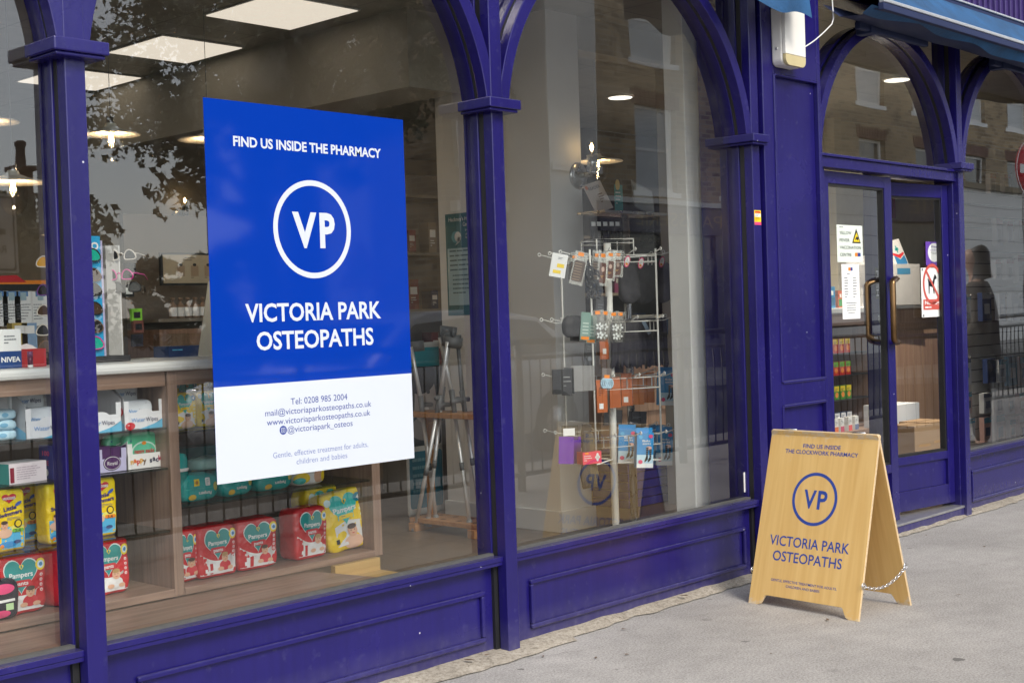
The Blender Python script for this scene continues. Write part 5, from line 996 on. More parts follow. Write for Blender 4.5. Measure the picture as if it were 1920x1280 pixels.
# ------------------------------------------------------------------ crutches, rack, banner, wall notice
rk = tag(empty('crutch_rack', (2.95, 1.98, .03)), 'orange pine crutch rack standing against the white pier', 'rack')
m = MB().box(-.11, .1, -.28, .28, .05, .075, PINE)
for i in range(4):
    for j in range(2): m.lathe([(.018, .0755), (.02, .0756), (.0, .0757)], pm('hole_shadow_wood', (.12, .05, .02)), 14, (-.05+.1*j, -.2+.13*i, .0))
m.build('lower_shelf', rk, .004)
for y_ in (-.24, .24): MB().box(-.13, .12, y_-.03, y_+.03, 0, .049, PINE).build('foot', rk, .004)
MB().box(-.09, .09, -.3, .3, .655, .685, PINE).build('upper_shelf', rk, .004)
for y_ in (-.27, .27): MB().box(.04, .075, y_-.02, y_+.02, .0755, .6545, PINE).build('post', rk, .003)
def crutch(tip, top, xt, xb, lab, dark=False, sp_=1):
    a, b = at(*tip, x=xt), at(*top, x=xb); L_ = (b-a).length; e = tag(empty('crutch', a), lab, 'crutch', 'grey elbow crutches in the rack')
    q = (b-a).normalized(); e.rotation_mode = 'QUATERNION'; e.rotation_quaternion = q.to_track_quat('Z', 'Y')
    MB().lathe([(0, 0), (.022, 0), (.024, .006), (.016, .045), (.014, .05), (.0, .05)], GREYP if dark else pm('grey_rubber', (.22, .225, .22), .6), 18).build('rubber_tip', e)
    m = MB().cyl((0, 0, .045), (0, 0, L_*.62), .0115, ALLOY, n=14).cyl((0, 0, L_*.3), (0, 0, L_*.34), .0135, GREYP, n=14); 
    for k in range(9): m.cyl((0, -.0112, L_*(.36+.026*k)), (0, -.0098, L_*(.36+.026*k)), .0028, BLACK, n=8)
    m.build('shaft', e)
    m = MB().tube([(0, 0, L_*.6), (0, 0, L_*.72)], [.014, .017], GREYP, 14).tube([(0, 0, L_*.66), (sp_*.03, 0, L_*.67), (sp_*.11, 0, L_*.665)], [.016, .015, .013], GREYP, 12); m.build('grip', e)
    m = MB().tube([(0, 0, L_*.7), (-sp_*.015, 0, L_*.85), (-sp_*.03, 0, L_)], [.013, .011, .012], ALLOY if not dark else GREYP, 12); m.build('upper_arm', e)
    vs = []; n = 18
    for j in range(2):
        for i in range(n): t = -2.3+4.6*i/(n-1); r = .05; vs.append((-sp_*.03+sp_*(.05-r*cos(t)), r*sin(t), L_-.03+.06*j))
    m = MB().add(vs, [(i, i+1, n+i+1, n+i) for i in range(n-1)], GREYP, True); o = m.build('cuff', e); sm_ = o.modifiers.new('thick', 'SOLIDIFY'); sm_.thickness = .006
for args in (((778, 995), (845, 640), 2.84, 2.9, 'silver crutch with its foot farthest left at the rack', False, 1), ((802, 985), (842, 622), 2.88, 2.96, 'silver crutch leaning steeply, second foot from the left', False, -1), ((819, 981), (776, 650), 2.93, 2.9, 'silver crutch leaning left towards the poster', False, -1), ((882, 990), (833, 632), 2.9, 2.94, 'bright silver crutch crossing the middle of the rack', False, -1), ((902, 972), (852, 640), 3.0, 2.98, 'dark gripped crutch leaning behind the bright one', True, 1), ((905, 998), (914, 690), 2.87, 2.9, 'upright crutch with black foot beside the window post', True, 1), ((903, 950), (897, 618), 2.98, 3.0, 'rear crutch with dark cuff by the window post', True, -1)): crutch(*args)
b0, b1 = at(768, 965, y=2.5), at(824, 640, y=2.5); bw, bh = b1.x-b0.x, b1.z-.06; m = MB().box(-bw/2, bw/2, 0, .02, 0, bh, pm('banner_white', '#d6d8d4', .5)); bn = m.build('floor_banner', None, .01, 3, ((b0.x+b1.x)/2, 2.5, .06)); tag(bn, 'floor standing health banner with photo and teal text panel behind the crutches', 'banner')
m = MB(); F = Face(m, (0, -.0005, 0), (1, 0, 0), (0, 0, 1)); F.rrect(-bw*.46, bh*.04, bw*.46, bh*.37, .02, ink('#167a94'), 1); F.lines(-bw*.38, bh*.33, bw*.7, 5, bh*.045, ink('#7fb4c4'), 2, .4); F.rrect(-bw*.46, bh*.4, bw*.46, bh*.97, .02, ink('#2c3a40'), 1)
F.ell(.0, bh*.68, bw*.34, bh*.15, ink('#b9aea6'), 3); F.ell(-.03, bh*.8, bw*.44, bh*.1, ink('#1a1b1e'), 4); F.ell(-bw*.36, bh*.7, bw*.1, bh*.13, ink('#1a1b1e'), 4); F.ell(0, bh*.5, bw*.4, bh*.07, ink('#8f8a86'), 2)
for k in (-1, 1): F.ell(k*bw*.12, bh*.71, bw*.05, bh*.012, ink('#2a2728'), 5)
F.ell(0, bh*.61, bw*.13, bh*.018, ink('#efe9e4'), 5); F.ell(bw*.02, bh*.66, bw*.04, bh*.03, ink('#9f958e'), 5); F.rect(-bw*.46, bh*.86, bw*.46, bh*.97, ink('#2a9aa8'), 5); m.build('printed_face', bn)
z0, z1 = 1.265, 1.872; m = MB().box(-.002, 0, -.49, 0, 0, z1-z0, ink('#16666e')); F = Face(m, (-.002, 0, 0), (0, -1, 0), (0, 0, 1)); H = z1-z0
F.rect(.012, H*.1, .478, H*.66, ink('#a9c6cc'), 1); F.text("Hackney's Health & Social Care", .03, H*.945, .4, .024, PAPER, 2, .01, 0, 'l'); F.text('Complaints Charter', .15, H*.89, .2, .024, PAPER, 2, .01, 0, 'l')
F.ell(.09, H*.77, .04, .035, ink('#5aa0aa'), 2); F.ell(.105, H*.77, .028, .03, PAPER, 3); F.blob([(.13, H*.77), (.12, H*.72), (.08, H*.685), (.1, H*.72), (.1, H*.76)], PAPER, 3)
for k, s_ in enumerate(('Making sure', 'your experience', 'leads to better')): F.text(s_, .17, H*(.83-.035*k), .14, .013, PAPER, 2, 0, 0, 'l')
F.lines(.03, H*.64, .4, 5, .028, ink('#4a6a72'), 2, .3, 3); F.lines(.05, H*.4, .17, 5, .026, ink('#4a6a72'), 2, .3, 4); F.text('healthwatch', .24, H*.05, .22, .022, PAPER, 2, .02, 0, 'l')
put(m, 'wall_notice', 'dark teal health complaints notice on the side of the white pier', 'notice', 3.2485, 2.30, z0)
# shelves at the back, left of the pier
m = MB()
for z in (.5, .9, 1.3, 1.7, 2.1): m.box(0, .9, 0, .3, z, z+.02, pm('dim_shelf', (.2, .17, .13)))
m.box(-.02, 0, -.01, .3, .03, 2.3, CREAM).box(.9, .92, -.01, .3, .03, 2.3, CREAM).box(0, .9, .3, .32, .03, 2.3, pm('dim_backing', (.17, .14, .11)))
p = at(762, 500, y=3.4); tag(m.build('wall_shelves', None, 0, 2, (p.x, 3.4, 0)), 'tall open wall shelves seen between poster and white pier', 'shelves')
cols = ['#7a2c2c', '#2b3a5a', '#8a7a66', '#a8a49a', '#31504a', '#5a3a50', '#b08a40']; rr = random.Random(11)
for z in (.52, .92, 1.32, 1.72):
    for k in range(4):
        h_ = rr.uniform(.12, .26); w_ = rr.uniform(.06, .1); c_ = ink(rr.choice(cols)); m = MB().box(-w_/2, w_/2, -.05, .05, 0, h_, c_); F = Face(m, (0, -.05, 0), (1, 0, 0), (0, 0, 1)); F.rect(-w_*.35, h_*.5, w_*.35, h_*.75, PAPER, 1); F.lines(-w_*.3, h_*.4, w_*.6, 3, h_*.08, PAPER, 1)
        put(m, 'medicine_box', ('Bottom', 'Second', 'Third', 'Top')[int(round((z-.52)/.4))].lower()+' shelf medicine box on the dim wall shelves, '+('first', 'second', 'third', 'fourth')[k]+' from the left', 'box', p.x+.08+.2*k, 3.47, z+.0005, 0, 'boxes on the wall shelves')
# ------------------------------------------------------------------ wire spinner and what hangs on it
WIRE = pm('ivory_wire', (.82, .81, .76), .35, var=.08)
SPX, SPY = 2.93, .8
sp = tag(empty('wire_spinner', (SPX, SPY, .03)), 'ivory wire spinner rack on a white pole behind the middle arched window', 'spinner rack')
m = MB().cyl((0, 0, 0), (0, 0, 1.575), .019, WIRE, n=18).lathe([(0, 0), (.2, 0), (.2, .01), (.03, .03), (0, .03)], WIRE); m.build('pole', sp)
rv, fv = Vector((cos(YAW), -sin(YAW), 0)), Vector((sin(YAW), cos(YAW), 0))
CR = [(.255*(cos(RAD(24+90*k))*rv-sin(RAD(24+90*k))*fv)) for k in range(4)]
ZL = [(1.50, 1.535), (1.155, 1.205), (.872, .925), (.588, .64)]
m = MB()
for c in CR: m.tube([c+Vector((0, 0, .475)), c+Vector((0, 0, 1.535))], .005, WIRE, 8)
for lv in [z-.03 for q in ZL for z in q]+[.478]:
    m.tube([c+Vector((0, 0, lv)) for c in CR], .004, WIRE, 7, True)
for za in (.478, 1.5): 
    for k in (0, 1): m.tube([CR[k]+Vector((0, 0, za)), CR[k+2]+Vector((0, 0, za))], .0034, WIRE, 7)
q = CR[0]*.55; a_ = [q, CR[1]*.6, CR[2]*.55, CR[3]*.6]
m.tube([p+Vector((0, 0, 1.59)) for p in a_], .0032, WIRE, 7, True); m.tube([p*.97+Vector((0, 0, 1.57)) for p in a_], .0032, WIRE, 7, True)
for p in a_: m.tube([p+Vector((0, 0, 1.59)), p+Vector((0, 0, 1.51))], .0032, WIRE, 7)
m.build('wire_frame', sp)
HK = MB()
for z0_, z1_ in ZL:
    for k in range(4):
        a, b = CR[k], CR[(k+1) % 4]; nrm = ((a+b)/2).normalized()
        for t in (.12, .5, .88):
            p = a.lerp(b, t)+Vector((0, 0, z1_-.03)); e = p+nrm*.13+Vector((0, 0, .022))
            HK.tube([p+Vector((0, 0, -.05)), p, p+nrm*.06+Vector((0, 0, .002)), e], .0028, WIRE, 6); HK.tube([e+nrm*.008*(1-cos(j*pi/4))*1+Vector((0, 0, .008*sin(j*pi/4))) for j in range(8)], .0026, WIRE, 6, True)
HK.build('hook', sp)
def hang(u, v, y, w, h, d, mat, nm, lab, cat, rz=-.5, rx=0, fn=None, group=None, card=True, holes=True):
    """flat pack hung by its top centre; (u, v) is the top centre"""
    p = at(u, v, y=y); m = MB(); m.box(-w/2, w/2, -d/2, d/2, -h, -.012 if d > .004 else 0, mat)
    if d > .004: m.box(-w/2, w/2, -.0006, .0006, -.012, .012, mat)
    F = Face(m, (0, -d/2, -h), (1, 0, 0), (0, 0, 1))
    if fn: fn(F, w, h, m)
    o = m.build(nm, None, 0, 2, p, (0, rx, rz)); return tag(o, lab, cat, group)
CLG = clear_mat('clear_sachet', (.8, .8, .78), 1.7, .1); OSTK = ORANGE
def sticker(F, w, h): F.rect(-w*.28, h*.86, w*.15, h*.97, OSTK, 4)
def comb(F, w, h, m):
    F.rrect(-w*.4, h*.1, w*.4, h*.72, w*.1, ink('#4a382c'), 1); sticker(F, w, h)
    for k in range(7): F.rect(-w*.36, h*(.14+.08*k), w*.2, h*(.17+.08*k), ink('#8b7660'), 2)
hang(1051, 476, .62, .075, .11, .002, PAPER, 'hair_card', 'white hair card with yellow patches at the left end of the top hooks', 'hair card', -.75, .2, lambda F, w, h, m: (F.rect(-w*.1, h*.42, w*.35, h*.58, YEL, 1), F.rect(-w*.3, h*.16, w*.2, h*.3, YEL, 1), F.lines(-w*.1, h*.85, w*.4, 2, h*.06, GR)))
hang(1092, 472, .6, .066, .16, .004, CLG, 'comb_pack', 'brown hair comb in a clear sachet with orange sticker', 'hair comb', -.6, .25, comb)
m = MB(); rr = random.Random(4)
for k in range(22):
    x, z = rr.uniform(-.045, .045), -rr.uniform(.02, .16); r_ = rr.uniform(.012, .02); m.tube([(x+r_*cos(t)*.7, rr.uniform(-.01, .01)+.008*sin(t), z-.01+r_*sin(t)*1.3) for t in [j*pi/4 for j in range(8)]], .0045, BK, 6, True)
p = at(1112, 492, y=.62); put(m, 'hair_bobbles', 'bunch of black hair bobbles hanging on the upper hooks', 'hair bobbles', p.x, .62, p.z)
for k, (u, v) in enumerate(((1132, 474), (1146, 473), (1160, 474))):
    def clip(F, w, h, m): F.rrect(-w*.3, h*.08, w*.3, h*.7, w*.12, pm('tortoise_clip', (.1, .035, .02), .25, var=.6, scale=70), 1); F.ell(0, h*.5, w*.14, h*.08, ink('#c8aa9a'), 2); sticker(F, w, h); F.lines(-w*.2, h*.3, w*.4, 2, h*.04, ink('#d8a050'), 2)
    hang(u, v, .62+.02*k, .055, .16-.02*k, .005, CLG, 'clip_card', 'tortoiseshell hair clip in a sachet, '+('left', 'middle', 'right')[k]+' of three on the top hooks', 'hair clip', -.5-.1*k, .1, clip, 'tortoiseshell hair clips')
KNIT = pm('black_knit', (.045, .043, .05), .9, var=.4, scale=50, bump=.3, bscale=160)
for k, (u, v) in enumerate(((1178, 482), (1206, 484), (1240, 484))):
    p = at(u, v, y=.72+.03*k); m = MB(); m.X = Matrix.Translation((0, 0, -.235)); m.bag(.125, .05, .215, KNIT, 3.2, 12, .012, k); m.X = Matrix(); m.box(-.008, .008, -.002, .002, -.03, .01, BK)
    put(m, 'glove_pack', 'black knitted garment hanging on the top hooks, '+('left', 'middle', 'right')[k]+' of three', 'garment', p.x, .72+.03*k, p.z, -.3, 'black knitted garments')
    m = MB(); F = Face(m, (0, 0, 0), (1, 0, 0), (0, 0, 1)); m.X = Matrix.Identity(4); m.prism([(.017*cos(t), .03*sin(t)) for t in [j*pi/9 for j in range(18)]], 0, .001, PINK); F.ell(0, 0, .013, .024, PAPER, 1); F.rect(-.007, -.02, .007, -.008, ORANGE, 2); F.lines(-.008, .01, .016, 3, .006, GR, 2)
    q = at((1176, 1202, 1241)[k], (490, 493, 491)[k], y=.66); put(m, 'garment_tag', 'oval pink and white price tag, '+('left', 'middle', 'right')[k]+' of three on the black garments', 'tag', q.x, .66, q.z, -.3, 'oval price tags').rotation_euler = (0, .35, -.3)
m = MB(); m.X = Matrix.Translation((0, 0, -.1)); m.bag(.11, .05, .1, pm('dark_mesh', (.02, .018, .018), .7, var=.5, scale=60), 3, 12, .012, 3); p = at(1070, 592, y=.62); put(m, 'hair_net', 'dark hair net bundle at the left of the second row of hooks', 'hair net', p.x, .62, p.z)
for k, (u, v) in enumerate(((1099, 590), (1110, 596))):
    hang(u, v, .58+.02*k, .05, .12, .006, pm('sage_card', '#6d8c80', .4), 'hair_grip_card', 'sage green hair grip card, '+('front', 'rear')[k]+' of two on the second row', 'hair card', -.5, .1, lambda F, w, h, m: (F.rect(-w*.4, h*.02, w*.4, h*.14, OSTK, 1), [F.rect(-w*.3, h*(.25+.13*j), w*.3, h*(.3+.13*j), ink('#b9c8bc'), 1) for j in range(4)]), 'sage hair grip cards')
def silver(F, w, h, m):
    sticker(F, w, h)
    for j in (.2, .48):
        for i in range(5): t = i*1.256; F.ell(w*.2*cos(t), h*j+w*.2*sin(t), w*.13, w*.09, ink('#d9dcd8'), 2, 10, t)
for k, (u, v) in enumerate(((1121, 581), (1136, 582), (1151, 584), (1164, 584))): hang(u, v, .55+.02*k, .058, .15, .003, CLG, 'flower_clip_card', 'silver flower hair clips in a clear sachet, '+('first', 'second', 'third', 'fourth')[k]+' from the left', 'hair clip', -.5, .12 if k % 2 else -.05, silver, 'silver flower clip sachets')
# fringed black scarf
m = MB(); n = 46; vs = []
for i in range(n+1):
    t = i/n; x = -.15+.3*t; fr = .235+.012*(i % 2)+.01*sin(i*1.7)
    for j, z in enumerate((0, -.08, -.2, -fr)): vs.append((x*(1+.05*j), .012*sin(i*.9)+.006*j*sin(i*2.1), z))
m.add(vs, [(i*4+j, i*4+j+1, (i+1)*4+j+1, (i+1)*4+j) for i in range(n) for j in range(3)], KNIT, True); p = at(1200, 597, y=.7); o = put(m, 'scarf', 'black fringed scarf hanging wide on the second row of hooks', 'scarf', p.x, .7, p.z, -.35); o.modifiers.new('thick', 'SOLIDIFY').thickness = .012
hang(1206, 602, .66, .02, .075, .002, ink('#6c7c8c'), 'price_ticket', 'grey price ticket slanting on the black scarf', 'tag', -.4, -.5)
hang(1250, 598, .68, .018, .08, .002, ink('#5a7486'), 'price_ticket', 'blue grey price ticket at the right end of the scarf', 'tag', -.4, .05)
p = at(1055, 692, y=.62); m = MB().box(-.05, .05, -.012, .012, -.115, 0, pm('black_pouch', (.015, .015, .016), .5)); F = Face(m, (0, -.012, -.115), (1, 0, 0), (0, 0, 1)); F.lines(.0, .08, .04, 3, .02, ink('#a8a8a8'), 1, .2); put(m, 'pouch', 'black pouch pack hanging left on the third row', 'pouch', p.x, .62, p.z, -.7)
for k in range(3): hang(1082+11*k, 690, .66+.03*k, .055, .11, .008, pm('grey_sachet', (.33, .32, .31), .4, var=.2), 'sock_pack', 'pale grey sock sachet, '+('left', 'middle', 'right')[k]+' of three on the third row', 'socks', -.9, 0, None, 'grey sock sachets')
def blue_scrunch(F, w, h, m):
    F.rect(-w*.4, h*.5, w*.4, h, ink('#6c625c'), 1); F.rect(-w*.2, h*.52, w*.25, h*.68, OSTK, 2)
    for k in range(4): m.tube([(-.014+.01*k+.015*cos(t), -.01, -h*.72+.022*sin(t)) for t in [j*pi/5 for j in range(10)]], .0045, pm('pale_blue_elastic', '#a9c8d8', .6), 6, True)
hang(1138, 690, .52, .06, .1, .003, CLG, 'scrunchie_card', 'pale blue hair elastics on a card in front of the pole', 'hair elastics', -.5, .1, blue_scrunch)
OP = pm('orange_card', '#ee8426', .5, var=.15); OD = pm('dark_orange_card', '#b8602a', .5, var=.15)
for k, u in enumerate((1127, 1152, 1174, 1196, 1216)):
    hang(u, (716, 712, 704, 706, 702)[k], .7+.045*k, .058, (.15, .14, .155, .145, .15)[k], .012, OD if k < 3 else OP, 'tights_pack', 'orange tights pack, '+('first', 'second', 'third', 'fourth', 'fifth')[k]+' from the left on the third row', 'tights', -.35-.17*k, 0, (lambda F, w, h, m: (F.rect(-w*.3, h*.12, w*.1, h*.3, PAPER, 1), F.lines(-w*.3, h*.8, w*.6, 4, h*.07, ink('#5a2c14'), 1))) if k in (0, 2) else None, 'orange tights packs')
hang(1132, 640, .8, .05, .09, .01, OD, 'tights_pack', 'small rust coloured pack high behind the pole', 'tights', -.4, 0, lambda F, w, h, m: F.rect(-w*.2, h*.3, w*.2, h*.6, PAPER, 1))
SB = pm('sock_box_blue', '#1c8fcf', .3, var=.06)
def sockbox(F, w, h, m):
    F.rect(-w/2, 0, w/2, h*.35, ink('#bfe0f0'), 1); F.rect(-w/2, 0, w/2, h*.12, ink('#f0f4f6'), 2)
    F.text('flight', w*.05, h*.72, w*.5, h*.055, PAPER, 3, .02); F.text('socks', w*.08, h*.65, w*.5, h*.055, PAPER, 3, .02); F.ell(w*.32, h*.84, w*.13, h*.05, PINK, 3); F.ell(-w*.3, h*.82, w*.12, h*.05, ink('#4fb2e2'), 3); F.ell(-w*.28, h*.16, w*.13, h*.055, PINK, 4)
    for k, (a0, b0) in enumerate(((.1, .55), (.3, .5))):
        F.blob([(w*(a0-.06), h*b0), (w*(a0+.09), h*b0), (w*(a0+.06), h*.22), (w*(a0-.12), h*.15), (w*(a0-.14), h*.19), (w*(a0-.02), h*.25)], ink('#1c2026'), 5)
        for j in range(4): F.rect(w*(a0-.05), h*(b0-.05-.06*j), w*(a0+.07), h*(b0-.035-.06*j), ink('#7c8a98'), 6)
    F.ell(w*.22, h*.53, w*.17, h*.05, ink('#e8b8a8'), 4)
for k, (u, v, y_, lab) in enumerate(((1249, 692, .66, 'blue flight sock box hanging alone on the third row right'), (1208, 806, .58, 'blue flight sock box at the front of the bottom row'), (1245, 804, .66, 'blue flight sock box at the right end of the bottom row'), (1176, 800, .74, 'blue flight sock box half hidden behind the front wire'), (1232, 800, .86, 'blue flight sock box set back between the two front ones'))):
    hang(u, v, y_, .088, .185, .035, SB, 'sock_box', lab, 'sock box', -.4-.12*k, .06, sockbox, 'blue flight sock boxes')
PUR = pm('purple_sachet', '#6a2fa6', .3, var=.15)
for k in range(2): hang(1062+14*k, 823, .6+.05*k, .07, .115, .01, PUR, 'sock_pack', 'purple sachet, '+('left front', 'right rear')[k]+' of two on the bottom row', 'socks', -.8+.3*k, .05, None, 'purple sachets')
hang(1068, 797, .62, .08, .07, .004, CLG, 'clear_sachet', 'clear white sachet above the purple packs', 'sachet', -.6, 0, lambda F, w, h, m: F.rect(-w*.4, h*.3, w*.3, h*.8, PAPER, 1))
m = MB(); p = at(1103, 812, y=.56)
for k in range(7):
    x = -.04+.013*k; m.tube([(x*.5, 0, 0), (x*.8, .004*k-.012, -.06), (x*.7, .004*k-.012, -.115), (x*1.15, .005*k-.015, -.19), (x*1.0, .005*k-.015, -.255)], [.008, .013, .012, .015, .01], KNIT if k < 3 else pm('olive_knit', (.09, .075, .05), .9, var=.4, scale=40), 8)
o = put(m, 'tights_bundle', 'bundle of dark tights hanging in front of the spinner', 'tights', p.x, .56, p.z, -.3)
m = MB().box(-.052, .052, -.027, .024, -.142, -.085, pm('coral_label', '#e0415c', .4, var=.1)); F = Face(m, (0, -.027, -.142), (1, 0, 0), (0, 0, 1)); F.ell(.03, .03, .008, .02, PAPER, 1); F.ell(.03, .03, .014, .008, PAPER, 1); F.lines(-.045, .04, .05, 3, .01, PAPER, 1, .3); F.rect(-.04, .047, -.02, .055, ORANGE, 2); m.build('paper_band', o)

for k, (u, v, y_, w, h, mt, nm, lab) in enumerate(((1078, 478, .66, .05, .12, CLG, 'clip_card', 'slim brown clip card right of the white hair card'), (1120, 474, .7, .05, .15, CLG, 'clip_card', 'slim dark clip card behind the black bobbles'), (1128, 560, .8, .06, .14, pm('dark_sachet', (.03, .028, .03), .3, var=.3), 'sock_pack', 'dark sock sachet hanging inside the spinner, upper one'), (1108, 640, .78, .06, .12, pm('dark_sachet', (.03, .028, .03)), 'sock_pack', 'dark sock sachet hanging inside the spinner, lower one'), (1160, 640, .8, .07, .16, KNIT, 'glove_card', 'black glove card behind the flower clips'), (1080, 596, .64, .045, .11, pm('dark_sachet', (.03, .028, .03)), 'hair_net_card', 'dark hair net card beside the sage cards'), (1066, 694, .66, .05, .12, pm('dark_sachet', (.03, .028, .03)), 'pouch_card', 'dark pouch card right of the black pouch'), (1100, 800, .66, .05, .1, pm('dark_sachet', (.03, .028, .03)), 'pouch_card', 'dark card above the bundle of tights'), (1150, 772, .8, .1, .07, pm('dark_sachet', (.03, .028, .03)), 'hosiery_card', 'wide dark hosiery card under the orange packs'), (1196, 775, .84, .1, .08, KNIT, 'hosiery_card', 'wide black hosiery card under the orange packs, right one'))):
    hang(u, v, y_, w, h, .008, mt, nm, lab, 'hanging card', -.5, .1, (comb if k < 2 else lambda F, w, h, m: (F.rect(-w*.2, h*.2, w*.2, h*.35, GR, 1), F.lines(-w*.3, h*.8, w*.6, 2, h*.1, GR, 1))))

# ------------------------------------------------------------------ glasses display behind the spinner
q = at(1172, 404, y=1.18); gs = tag(empty('glasses_stand', (q.x, 1.18, .03)), 'steel reading glasses stand with tilted mirror behind the wire spinner', 'display stand'); H = q.z-.03
m = MB().cyl((0, 0, 0), (0, 0, H), .022, STEEL, n=18).lathe([(0, 0), (.16, 0), (.16, .012), (0, .03)], STEEL).box(-.3, .26, -.1, .1, H, H+.014, STEEL); m.build('frame', gs)
m = MB().box(-.3, -.03, -.005, .005, H-.38, H-.02, CLG).box(.03, .26, -.005, .005, H-.38, H-.02, CLG); m.build('clear_panel', gs)
m = MB(); m.X = Matrix.Translation((-.2, -.02, H+.02)) @ Matrix.Rotation(-.25, 4, 'Y') @ Matrix.Rotation(-.35, 4, 'X'); m.box(-.075, .075, 0, .006, 0, .17, pm('pale_pink_card', '#cdbfb4', .5)); F = Face(m, (0, 0, 0), (1, 0, 0), (0, 0, 1)); F.text('READER', 0, .14, .1, .018, ink('#5a4a48'), 1, .01); F.ell(-.06, .15, .012, .012, ink('#d8805a'), 1); F.lines(.0, .1, .055, 4, .015, ink('#8a6a5a'), 1, .4); m.build('header_card', gs)
m = MB(); m.X = Matrix.Translation((.16, -.02, H+.02)) @ Matrix.Rotation(.28, 4, 'Y') @ Matrix.Rotation(-.3, 4, 'X'); m.box(-.1, .1, 0, .006, 0, .175, GREYP); F = Face(m, (0, 0, 0), (1, 0, 0), (0, 0, 1)); F.rect(-.09, .01, .09, .165, pm('pale_mirror_reflection', (.5, .54, .54), .2, .4), 1); m.build('mirror', gs)  # mirror face coloured pale to imitate a bright reflection
for k in range(8):
    u = (1112, 1122, 1134, 1146, 1157, 1206, 1218, 1232)[k]; hang(u, 414 if k < 5 else 418, 1.12, .045, .19 if k < 5 else .14, .006, CLG, 'glasses_sleeve', 'reading glasses in a clear sleeve, number '+('one', 'two', 'three', 'four', 'five', 'six', 'seven', 'eight')[k]+' from the left along the steel stand', 'reading glasses', -.3, 0, (lambda F, w, h, m: (F.rect(-w*.3, h*.85, w*.3, h*.97, PAPER, 1), m.tube([(-.012, -.006, -.05), (-.014, -.008, -.1), (-.006, -.008, -.15), (.01, -.008, -.12), (.012, -.006, -.05)], .0028, BK, 6))) if k < 5 else (lambda F, w, h, m: (F.ringe(0, h*.62, .014, .018, BK, 1, 20), F.ringe(0, h*.3, .014, .018, BK, 1, 20))), 'reading glasses on the steel stand')
m = MB().box(-.035, .035, 0, .004, 0, .16, pm('teal_leaflet', '#2f8f8c', .5)); F = Face(m, (0, 0, 0), (1, 0, 0), (0, 0, 1)); F.lines(-.03, .12, .055, 4, .02, PAPER, 1); F.ell(-.01, .16, .02, .03, ink('#c8a85a'), 1); put(m, 'leaflet', 'teal leaflet standing between card and mirror on the steel stand', 'leaflet', q.x, 1.22, q.z+.015)

# ------------------------------------------------------------------ back of the middle bay
q0, q1 = at(1205, 588, y=2.3), at(1288, 588, y=2.3); m = MB().box(q0.x-.5, q1.x+.1, 2.3, 2.8, .03, 1.19, CWOOD).box(q0.x-.5, q1.x-.14, 2.285, 2.2999, .95, 1.12, CWOOD).box(q0.x-.5, q1.x-.14, 2.285, 2.2999, .55, .9, CWOOD)
dr = m.build('drawer_cabinet'); tag(dr, 'walnut cabinet with pale top behind the wire spinner', 'cabinet'); MB().box(q0.x-.55, q1.x+.03, 2.25, 2.85, 1.19, 1.225, pm('pale_top', (.6, .58, .52), .35)).build('cabinet_top', dr, .008)
q0, q1 = at(1214, 868, y=1.66), at(1300, 868, y=1.66); m = MB(); 
for k in range(6): m.box(q0.x-.2, q1.x+.1, 1.66, 1.95, .035+.055*k, .0845+.055*k, pm('blue_slats', (.02, .03, .26), .4))
m.box(q0.x-.21, q1.x+.11, 1.65, 1.96, .365, .378, pm('blue_slats', (.02, .03, .26), .4)); tag(m.build('slatted_bin', bevel=.003), 'low blue slatted storage box behind the spinner pole', 'storage box')
m = MB(); 
for k, z in enumerate((.4, .9, 1.4, 1.9)): m.box(0, 2.4, 0, .35, z, z+.025, pm('dim_shelf', (.2, .17, .13)))
m.box(0, 2.6, .35, .37, .03, 2.93, pm('unlit_dark_backing', (.06, .05, .042))).box(-.03, 0, 0, .37, .03, 2.93, pm('unlit_dark_backing', (.06, .05, .042)))  # tall backing coloured dark in place of the unlit room behind
tag(m.build('wall_shelves', None, 0, 2, (6.35, 4.0, 0)), 'wall shelves far behind the wire spinner, backing coloured dark as unlit depth', 'shelves')
rr = random.Random(21)
for z in (.425, .925, 1.425):
    for k in range(7):
        h_ = rr.uniform(.14, .32); w_ = rr.uniform(.09, .16); c_ = ink(rr.choice(['#9a3a30', '#3a4a6a', '#8a5a3a', '#b0a898', '#3a6a6a', '#7a3a5a', '#b8803a'])); m = MB().box(-w_/2, w_/2, -.06, .06, 0, h_, c_); F = Face(m, (0, -.06, 0), (1, 0, 0), (0, 0, 1)); F.rect(-w_*.35, h_*.5, w_*.35, h_*.75, PAPER, 1)
        put(m, 'product_box', {.425: 'lower', .925: 'middle', 1.425: 'upper'}[z]+' shelf product box far behind the spinner, '+('first', 'second', 'third', 'fourth', 'fifth', 'sixth', 'seventh')[k]+' from the left', 'box', 6.5+.31*k, 4.12, z+.0005, 0, 'boxes far behind the spinner')

